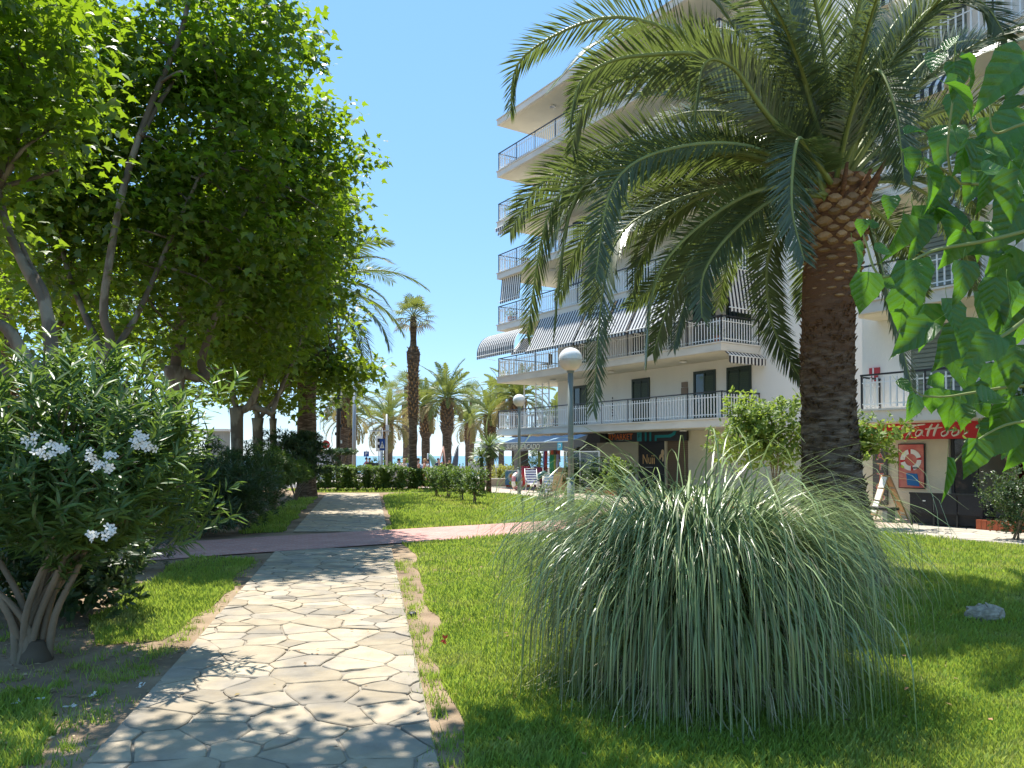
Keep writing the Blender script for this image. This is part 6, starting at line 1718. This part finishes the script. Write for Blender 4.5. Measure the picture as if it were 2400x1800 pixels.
zz = c.z - ground_z(60); MB().box((0, -.06, zz), (.40, .04, .40)).build('plate', mk('sign_blue', (.01, .06, .25), .4), t); text('lettering', 'P', .36, M_letw, t, (0, -.085, 0)).location.z = zz
c = at(897, 1042, 43); t = pole_thing('crossing_sign', 896, 43, c.z + .9, .035, M_steel, 'blue crossing sign with a white triangle and a walking figure', 'sign')
zz = c.z - ground_z(43); MB().box((0, -.05, zz), (.30, .03, .66)).build('plate', MATS['sign_blue'], t)
MB().add([(-.12, -.068, zz - .2), (.12, -.068, zz - .2), (0, -.068, zz + .2)], [(0, 1, 2)]).build('triangle', M_letw, t)
w_ = MB(); w_.ball((0, -.072, zz + .06), .03, 8); w_.tube([(0, -.072, zz + .03), (0, -.072, zz - .08)], .018, 5); w_.tube([(0, -.072, zz - .08), (-.05, -.072, zz - .17)], .013, 5); w_.tube([(0, -.072, zz - .08), (.05, -.072, zz - .17)], .013, 5); w_.build('walking_figure', M_black, t)
c = at(889, 1040, 45); t = pole_thing('info_sign', 888, 45, c.z + .4, .035, M_steel, 'white board with two black symbols left of the crossing sign', 'sign')
zz = c.z - ground_z(45); MB().box((0, -.05, zz), (.34, .03, .9)).build('plate', M_letw, t); q = MB(); q.box((.02, -.07, zz + .2), (.18, .01, .2)); q.box((.02, -.07, zz - .15), (.18, .01, .2)); q.build('symbols', M_black, t)
c = at(899, 1010, 45.6); t = pole_thing('solar_post', 906, 45.6, c.z + 1.0, .07, M_alu, 'pale post carrying a tilted solar panel', 'solar post')
zz = c.z - ground_z(45.6); q = MB().box((-.35, -.1, zz), (1.1, .7, .05)).build('solar_panel', mk('panel_grey', (.36, .38, .40), .3), t); q.rotation_euler = (0, 0, 0)
q.location = (0, 0, 0); q.rotation_euler = (R(0), R(0), 0); MB().tube([(-.3, 0, zz - .9), (-.3, 0, zz - .05)], .05, 8).build('strut', M_alu, t); MB().tube([(-.3, 0, 0), (-.3, 0, zz - .9)], .09, 8).build('column', M_alu, t)
MB().box((.06, -.1, zz + .05), (.16, .2, .6)).build('control_box', M_alu, t)
c = at(872, 1091, 41); t = pole_thing('dark_board', 873, 41, c.z, .04, M_black, 'dark blank board low behind the hedge', 'sign'); MB().box((0, -.06, c.z - ground_z(41)), (.66, .04, .28)).build('plate', mk('board_dark', (.05, .055, .05), .5), t)
c = at(1112, 1092, 42); t = pole_thing('bar_sign', 1112, 42, c.z - .2, .05, M_black, 'white board sign reading AURIG behind the cordylines', 'sign')
zz = c.z - ground_z(42); MB().box((0, -.07, zz), (.68, .05, .54)).build('board', mk('board_white', (.66, .66, .64), .5), t); text('lettering', 'AURIG', .26, mk('navy_letter', (.02, .04, .10), .5), t, (.02, -.10, zz - .02), stretch=.86); MB().box((-.36, -.07, zz + .05), (.04, .06, .75)).build('side_post', M_black, t)
c = at(1064, 1072, 47); t = thing('feather_flag', (c.x, 47, ground_z(47)), 0, 'slim dark feather flag leaning to the right', 'flag')
q = smooth_path([(-.18, 0, 0), (-.12, 0, 1.2), (.04, 0, 2.0), (.24, 0, 2.5), (.30, 0, 2.45)], 5); MB().tube(q, .02, 6).build('pole', M_black, t)
mb = MB(); n = 8
for i in range(n):
    pass
V = []
for i in range(9):
    u = i / 8; z = .7 + 1.75 * u; x0 = -.15 + .38 * u ** 1.8; V += [(x0, .01, z), (x0 + .30 * math.sin(math.pi * (.25 + .72 * u)) + .02, .02 * math.sin(u * 7), z - .05)]
mb.add(V, [(2 * i, 2 * i + 1, 2 * i + 3, 2 * i + 2) for i in range(8)]); mb.build('flag_cloth', mk('flag_grey', (.10, .12, .15), .7), t)
c = at(1037, 1092, 45); t = thing('ladder_swing', (c.x, 45, ground_z(45)), 0, 'pink hammock cloth slung from an A-shaped wooden frame', 'hammock')
zt_ = at(0, 1046, 45).z - ground_z(45); f = MB(); f.tube([(-.55, 0, 0), (.06, 0, zt_)], .04, 6); f.tube([(.38, 0, 0), (.04, 0, zt_)], .04, 6); f.tube([(.20, .0, 1.1), (-.14, 0, 1.1)], .025, 6); f.build('frame', mk('pink_wood', (.55, .32, .25), .6), t)
mb = MB(); mb.add([(-.05, -.05, 1.55), (.04, -.06, 1.5), (.0, -.1, 1.0), (-.3, -.12, .75), (-.55, -.1, .7), (-.42, -.08, 1.0)], [(0, 1, 2, 5), (5, 2, 3, 4)]); mb.build('cloth', mk('pink_cloth', (.70, .25, .27), .8, transl=(.8, .3, .3), tw=.3), t)
c = at(1013, 1090, 52); t = thing('green_canopy', (c.x, 52, ground_z(52)), 0, 'pale green sun sail stretched between posts on the promenade', 'sun sail')
a, b = at(1003, 1062, 52), at(1026, 1090, 52); g0_ = Vector((c.x, 52, ground_z(52)))
mb = MB(); mb.add([a - g0_, (a - g0_) + Vector((.1, 1.2, -.1)), (b - g0_) + Vector((0, 1.0, .1)), b - g0_, (a - g0_) + Vector((.25, .3, -.9))], [(0, 1, 2, 3), (0, 3, 4)]); mb.build('sail', mk('green_canvas', (.30, .48, .36), .7, transl=(.4, .6, .4), tw=.3), t)
MB().tube([(a.x - c.x, 0, 0), (a.x - c.x, 0, a.z - g0_.z)], .05, 8).build('post', M_alu, t); MB().tube([(b.x - c.x, 0, 0), (b.x - c.x, 0, b.z - g0_.z)], .05, 8).build('post', M_alu, t)
# flat-topped clipped tree
c = at(795, 1058, 39); b = Vector((c.x, 39, ground_z(39)))
t = shrub('topiary_tree', (c.x, 39, c.z), (1.05, .8, .17), 420, 9, .10, OVAL, M_dark, 'small clipped tree with a flat plate-like crown behind the hedge', 140, 'tree', stems=5, base=b, zmin=.5, shell=.6, lump=.1, spread=.5, stemr=.07)
for px, Y, w_, h_, lab in ((880, 50, 1.0, 1.0, 'rounded green bush left of the parked car'), (945, 51, 1.5, 1.15, 'wide clipped bush behind the parked car')):
    c = at(px, 1080, Y); shrub('promenade_bush', (c.x, Y, .55), (w_, .8, h_), 420, 8, .13, OVAL, M_mid, lab, int(px), 'bush', base=(c.x, Y, ground_z(Y)), zmin=-.3)
c = at(880, 1090, 41.5); shrub('promenade_bush', (c.x + .35, 41.5, .3), (.5, .5, .75), 260, 8, .10, OVAL, M_bright, 'light green bush at the foot of the solar post', 883, 'bush', base=(c.x + .35, 41.5, ground_z(41.5)), zmin=-.3)
c = at(815, 1090, 43); shrub('promenade_bush', (c.x, 43, .2), (.6, .5, .7), 200, 8, .11, OVAL, M_bright, 'yellowish bush at the foot of the shaggy palms', 884, 'bush', base=(c.x, 43, ground_z(43)), zmin=-.3)

# parked car, mostly behind the hedge
def car(px, Y, label, paint):
    c = at(px, 1090, Y); t = thing('parked_car', (c.x, Y, ground_z(Y)), 0.0, label, 'car')
    body = [(-2.05, .32), (-2.08, .68), (-1.95, .82), (-1.05, .92), (1.55, .90), (2.02, .80), (2.08, .5), (2.02, .30)]
    cab = [(-1.15, .90), (-.45, 1.38), (.15, 1.46), (.85, 1.42), (1.65, .92)]
    def extr(poly, w0, w1, mat_, nm):
        n = len(poly); V = []
        for y, k in ((-1, 1), (1, 1)):
            for x, z in poly:
                wd = w0 + (w1 - w0) * (z - poly[0][1]) / (max(p[1] for p in poly) - poly[0][1] + 1e-6)
                V.append((x, y * wd, z))
        tri = tessellate_polygon([[Vector((x, z, 0)) for x, z in poly]])
        MB().add(V, [(i, (i + 1) % n, n + (i + 1) % n, n + i) for i in range(n)] + [tuple(q) for q in tri] + [tuple(n + i for i in q)[::-1] for q in tri]).build(nm, mat_, t)
    extr(body, .84, .88, paint, 'body'); extr(cab, .82, .62, paint, 'cabin')
    for y in (-1, 1):
        for poly in ([(-.85, .95), (-.38, 1.32), (.12, 1.38), (.12, .95)], [(.20, .95), (.20, 1.38), (.78, 1.35), (1.35, .95)]):
            V = [(x, y * (.823 + .008 - .2 * (z - .9) / .56 * 1.0), z) for x, z in poly]
            MB().add(V, [tuple(range(len(V)))]).build('window', M_glassd, t)
    MB().add([(-1.12, -.7, .95), (-1.12, .7, .95), (-.50, .58, 1.37), (-.50, -.58, 1.37)], [(0, 1, 2, 3)]).build('windscreen', M_glassd, t)
    for x in (-1.3, 1.3):
        for y in (-.8, .8):
            w0 = MB(); w0.tube([(x, y - .1, .31), (x, y + .1, .31)], .31, 18, sm=False); wo = w0.build('wheel', M_black, t)
            MB().tube([(x, y - .11, .31), (x, y + .11, .31)], .18, 12, sm=False).build('rim', M_alu, wo)
    for y in (-.62, .62): MB().box((-2.06, y, .66), (.06, .3, .12)).build('headlight', M_letw, t); MB().box((2.05, y, .7), (.06, .3, .12)).build('tail_light', M_red, t)
car(952, 47.5, 'silver car parked behind the hedge, only its roof showing', mk('silver_paint', (.42, .44, .46), .25, .6, metal=.4))

# kiosk column and pale box behind the plane trunks
c = at(512, 1015, 40); t = thing('kiosk', (c.x, 40, ground_z(40)), 0, 'grey kiosk with a flat white roof behind the plane trunks', 'kiosk'); MB().box((0, 0, 1.5), (.9, .9, 3.0)).build('body', mk('kiosk_grey', (.33, .35, .33), .6), t); MB().box((-.4, 0, 3.06), (2.0, 1.2, .12)).build('roof', M_whitep, t)
c = at(655, 1035, 45); t = thing('phone_cabinet', (c.x, 45, ground_z(45)), 0, 'grey ribbed cabinet standing right of the thin plane trunk', 'cabinet'); MB().box((0, 0, 1.35), (.8, .6, 2.7)).build('body', mk('kiosk_grey', (.33, .35, .33), .6), t)
for x in (-.2, .1, .3): MB().box((x, -.32, 1.4), (.05, .04, 2.4)).build('rib', M_alu, t)
# white breakwater and beach shade roofs on the shore
c = at(1090, 1082, 100); t = thing('breakwater', (c.x + 6, 108, -1.6), 0, 'long pale breakwater wall on the shore below the horizon', 'wall'); MB().box((0, 0, .5), (16, 1.2, 2.2)).build('wall_body', mk('pale_stone_wall', (.55, .53, .5), .9), t)
c = at(1085, 1092, 70); t = thing('beach_wall', (c.x, 74, ground_z(74)), 0, 'white promenade parapet behind the feather flag', 'wall'); MB().box((0, 0, .45), (7, .3, .9)).build('wall_body', M_whitep, t)
c = at(757, 1095, 60); t = thing('beach_hut', (c.x, 62, ground_z(62)), 0, 'white beach hut with small dark windows beyond the dark palm', 'hut'); MB().box((0, 0, 1.1), (3.0, 2, 2.2)).build('wall', mk('hut_white', (.62, .60, .62), .8), t); MB().box((0, 0, 2.28), (3.3, 2.3, .14)).build('roof', M_terra, t)
for i in range(3):
    w_ = MB().box((-.9 + .9 * i, -1.01, 1.3), (.5, .04, .5)).build('window', M_whitep, t); MB().box((-.9 + .9 * i, -1.035, 1.3), (.4, .02, .4)).build('pane', M_glassd, w_)

# ---------------------------------------------------------------- people on the promenade
SKIN = mk('skin', (.55, .30, .20), .6, .3); SKIN2 = mk('skin_tanned', (.40, .20, .12), .6, .3)
def person(px, Y, h, rz, label, shirt, shorts, hair, pose=0, skin=SKIN, lower=0.0):
    c = at(px, 1080, Y); t = thing('person', (c.x, Y, ground_z(Y)), rz, label, 'person', 'people on the promenade')
    k = h / 1.72
    st = .14 if pose == 1 else .04
    V = {'pel': (0, 0, .92), 'wai': (0, 0, 1.08), 'che': (0, -.01, 1.30), 'sho': (0, 0, 1.43), 'nec': (0, -.01, 1.50), 'chin': (0, -.02, 1.56), 'hea': (0, -.02, 1.64), 'top': (0, 0, 1.70)}
    rad = {'pel': (.15, .115), 'wai': (.125, .095), 'che': (.155, .11), 'sho': (.10, .075), 'nec': (.05, .05), 'chin': (.062, .07), 'hea': (.078, .095), 'top': (.05, .06)}
    Ed = [('pel', 'wai'), ('wai', 'che'), ('che', 'sho'), ('sho', 'nec'), ('nec', 'chin'), ('chin', 'hea'), ('hea', 'top')]
    for s, q in ((-1, 'l'), (1, 'r')):
        f = s * st
        V.update({q + 'hip': (s * .09, 0, .86), q + 'kne': (s * .10, -.03 + f * .8, .48), q + 'ank': (s * .10, .02 + f * 1.6, .08), q + 'toe': (s * .11, -.16 + f * 1.6, .03)})
        rad.update({q + 'hip': (.088, .095), q + 'kne': (.055, .06), q + 'ank': (.038, .042), q + 'toe': (.035, .025)})
        if pose == 2: el, ha = (s * .24, -.12, 1.18), (s * .10, -.30, 1.34)
        else: el, ha = (s * .25, .03 - f, 1.15), (s * .25, -.08 - f * 1.5, .90)
        V.update({q + 'arm': (s * .17, 0, 1.40), q + 'elb': el, q + 'han': ha}); rad.update({q + 'arm': (.055, .055), q + 'elb': (.038, .038), q + 'han': (.032, .028)})
        Ed += [('pel', q + 'hip'), (q + 'hip', q + 'kne'), (q + 'kne', q + 'ank'), (q + 'ank', q + 'toe'), ('sho', q + 'arm'), (q + 'arm', q + 'elb'), (q + 'elb', q + 'han')]
    keys = list(V); me = bpy.data.meshes.new('body_cage'); me.from_pydata([tuple(x * k for x in V[n_]) for n_ in keys], [(keys.index(a), keys.index(b)) for a, b in Ed], [])
    o = bpy.data.objects.new('body_cage', me); COL.objects.link(o)
    o.modifiers.new('skin', 'SKIN'); ss = o.modifiers.new('sub', 'SUBSURF'); ss.levels = 1
    for i, n_ in enumerate(keys): me.skin_vertices[0].data[i].radius = (rad[n_][0] * k, rad[n_][1] * k); me.skin_vertices[0].data[i].use_root = n_ == 'pel'
    m2 = bpy.data.meshes.new_from_object(o.evaluated_get(bpy.context.evaluated_depsgraph_get())); bpy.data.objects.remove(o)
    for m_ in (skin, shirt, shorts): m2.materials.append(m_ or skin)
    for p in m2.polygons:
        z, x = p.center.z / k, abs(p.center.x) / k
        p.material_index = 1 if 1.0 < z < 1.455 and x < .22 else 2 if .62 < z <= 1.0 and x < .21 else 0
        p.use_smooth = True
    put('body', m2, t)
    hm = MB(); hm.ball((0, .015 * k, 1.665 * k), .098 * k, 12, squash=(.9, 1.05, .95)); hm.build('hair', hair, t)
    return t
HD, HB = mk('dark_hair', (.03, .022, .018), .6), mk('blond_hair', (.45, .30, .13), .6)
WS, NV, BK, PT, RS = mk('white_shirt', (.72, .72, .7), .8), mk('navy_cloth', (.04, .05, .10), .8), mk('black_cloth', (.02, .02, .022), .8), mk('pattern_cloth', (.5, .52, .55), .8, var=.5, vscale=14), mk('rose_cloth', (.55, .2, .22), .8)
for a in ((935, 45.3, 1.72, 1.2, 'dark-haired person in a white shirt left of the slim palm trunk', WS, NV, HD, 0, SKIN2), (947, 46.0, 1.70, -.6, 'blond person with raised arms beside the white-shirted one', mk('beige_cloth', (.6, .5, .4), .8), WS, HB, 2), (980, 45.0, 1.74, 2.0, 'bare-chested person walking right of the slim palm trunk', None, NV, HD, 1), (995, 45.6, 1.70, -1.4, 'blond person in a beach outfit, left of the patterned shirt', None, RS, HB, 1), (1003, 44.8, 1.68, -1.2, 'person in a patterned grey shirt walking on the promenade', PT, WS, HD, 1), (1027, 49, 1.72, .4, 'person in dark clothes by the hammock frame', NV, NV, HD, 0), (1053, 44.5, 1.70, .2, 'bare-shouldered person in a black top by the feather flag', BK, BK, HD, 0), (859, 55, 1.75, 1.3, 'person in rose clothing left of the dark board', RS, NV, HD, 1), (866, 56, 1.72, -.9, 'person in dark clothes beside the rose-clad one', NV, BK, HD, 0), (1234, 48, 1.72, .5, 'dark-haired person seen between the columns under the balcony', mk('brown_cloth', (.18, .08, .06), .8), NV, HD, 0, SKIN2)):
    person(*a)

# ---------------------------------------------------------------- things on the balconies
def pot(s_, o_, z, r, label, plant=True):
    t = thing('flower_pot', F(s_, o_, z), 0, label, 'flower pot', 'pots on the balconies'); MB().lathe([(r * .7, 0), (r, r * 1.5), (r * 1.08, r * 1.5), (r * 1.08, r * 1.75), (r * .9, r * 1.75)], 14).build('pot', M_terra, t)
    if plant:
        rr_ = np.random.default_rng(int(s_ * 100)); n = 70; P = rr_.normal(0, r * .7, (n, 3)); P[:, 2] = np.abs(P[:, 2]) * 1.6 + r * 1.7
        leaf_cloud('plant', OVAL, P, rr_.normal(0, 1, (n, 3)), rr_.normal(0, .5, (n, 3)) + np.array([0, 0, 1]), .13, M_mid, t)
pot(.6, -.5, ZS[1], .17, 'red-brown pot at the near corner of the second-floor balcony'); pot(.45, -1.6, ZS[0], .16, 'pot by the shutter door on the first-floor balcony')
pot(14.9, -.5, ZS[2], .22, 'pot with a leafy plant at the far corner of the third-floor balcony'); pot(13.6, -.5, ZS[3], .25, 'terracotta pot standing by the railing of the fourth floor', False)
def box_flowers(s0, s1, z, label):
    t = thing('flower_trough', F((s0 + s1) / 2, -.28, z), FR, label, 'flower trough', 'troughs on the balconies'); w_ = abs(s1 - s0); MB().box((0, 0, .13), (w_, .2, .2)).build('trough', M_terra, t)
box_flowers(14.9, 12.8, ZS[5], 'row of terracotta troughs at the far corner of the sixth-floor balcony'); box_flowers(9.8, 5.6, ZS[5], 'long terracotta trough midway along the sixth-floor balcony')
def cafe_chair(s_, o_, z, rz, label):
    t = thing('balcony_chair', F(s_, o_, z), rz, label, 'chair', 'chairs on the second-floor balcony'); MB().box((0, 0, .44), (.46, .46, .04)).build('seat', M_blackp, t); MB().box((0, .22, .72), (.44, .03, .46)).build('backrest', M_blackp, t)
    for x in (-.2, .2):
        for y in (-.2, .2): MB().box((x, y, .21), (.03, .03, .42)).build('leg', M_blackp, t)
for i, (s_, o_, lab) in enumerate(((3.6, -1.2, 'dark chair nearest the corner behind the second-floor railing'), (5.4, -1.1, 'dark chair midway behind the second-floor railing'), (12.4, -1.0, 'dark chair at the far end behind the second-floor railing'))): cafe_chair(s_, o_, ZS[1], ANG + i, lab)
tb_ = thing('balcony_table', F(4.5, -1.2, ZS[1]), FR, 'dark table between the chairs on the second-floor balcony', 'table'); MB().box((0, 0, .72), (.9, .7, .04)).build('tabletop', M_blackp, tb_)
for x in (-.38, .38):
    for y in (-.28, .28): MB().box((x, y, .35), (.04, .04, .70)).build('leg', M_blackp, tb_)
tb_ = thing('round_table', F(13.9, -1.1, ZS[0]), 0, 'white round table on the first-floor corner terrace', 'table'); MB().lathe([(.25, 0), (.25, .03), (.04, .06), (.04, .70), (.42, .71), (.42, .74), (.01, .745)], 16).build('tabletop', M_whitep, tb_)

# ---------------------------------------------------------------- small things on the lawn
def rock(p, r, label, seed):
    rr_ = np.random.default_rng(seed); m = MB(); m.ball((0, 0, r * .3), r, 14, squash=(1.25, .9, .62)); m.v = [tuple(np.array(v) * (1 + rr_.normal(0, .09))) for v in m.v]; m.sm = [False] * len(m.sm)
    o = m.build('rock', mk('pitted_rock', (.36, .31, .24), .95, .1, var=.45, vscale=22, bump=1, bscale=30)); o.location = p; tag(o, label, 'rock')
rock(G(2309, 1452), .16, 'pitted grey rock lying on the lawn right of the palm', 3)
o = MB().lathe([(.05, 0), (.05, .02), (.03, .03)], 12).build('sprinkler_cap', M_black); o.location = G(966, 1444) + Vector((0, 0, .012)); tag(o, 'small black sprinkler cap in the soil at the path edge', 'sprinkler')
o = leaf_cloud('poppy', DIAM, np.zeros((6, 3)), rg.normal(0, 1, (6, 3)), np.tile([0, -1, .6], (6, 1)) + rg.normal(0, .3, (6, 3)), .05, mk('red_petal', (.65, .06, .03), .6), None, None); o.location = G(1042, 1512) + Vector((0, 0, .05)); tag(o, 'single red flower in the grass beside the path', 'flower')
o = leaf_cloud('paper_scrap', DIAM, np.zeros((3, 3)), rg.normal(0, 1, (3, 3)), np.tile([0, 0, 1.], (3, 1)), .16, M_letw, None, None); o.location = G(1081, 1268) + Vector((0, 0, .05)); tag(o, 'crumpled white scrap of paper at the lawn edge by the red paving', 'litter')
for i, (px, py, lab) in enumerate(((328, 1621, 'fallen white blossom nearest the flagstones'), (217, 1642, 'fallen white blossom on bare soil left of the path'), (97, 1651, 'fallen white blossom in the shaded grass, left one'), (163, 1667, 'fallen white blossom in the shaded grass, lower one'), (38, 1662, 'fallen white blossom at the left picture edge'))):
    P = rg.normal(0, .006, (7, 3)); P[:, 2] = .03 + np.abs(P[:, 2]); X = rg.normal(0, 1, (7, 3)); X[:, 2] = np.abs(X[:, 2]) * .4
    o = leaf_cloud('fallen_blossom', OVAL, P, X, rg.normal(0, .4, (7, 3)) + np.array([0, 0, 1]), .038, M_petal, None, None); o.location = G(px, py); tag(o, lab, 'blossom', 'fallen oleander blossoms')
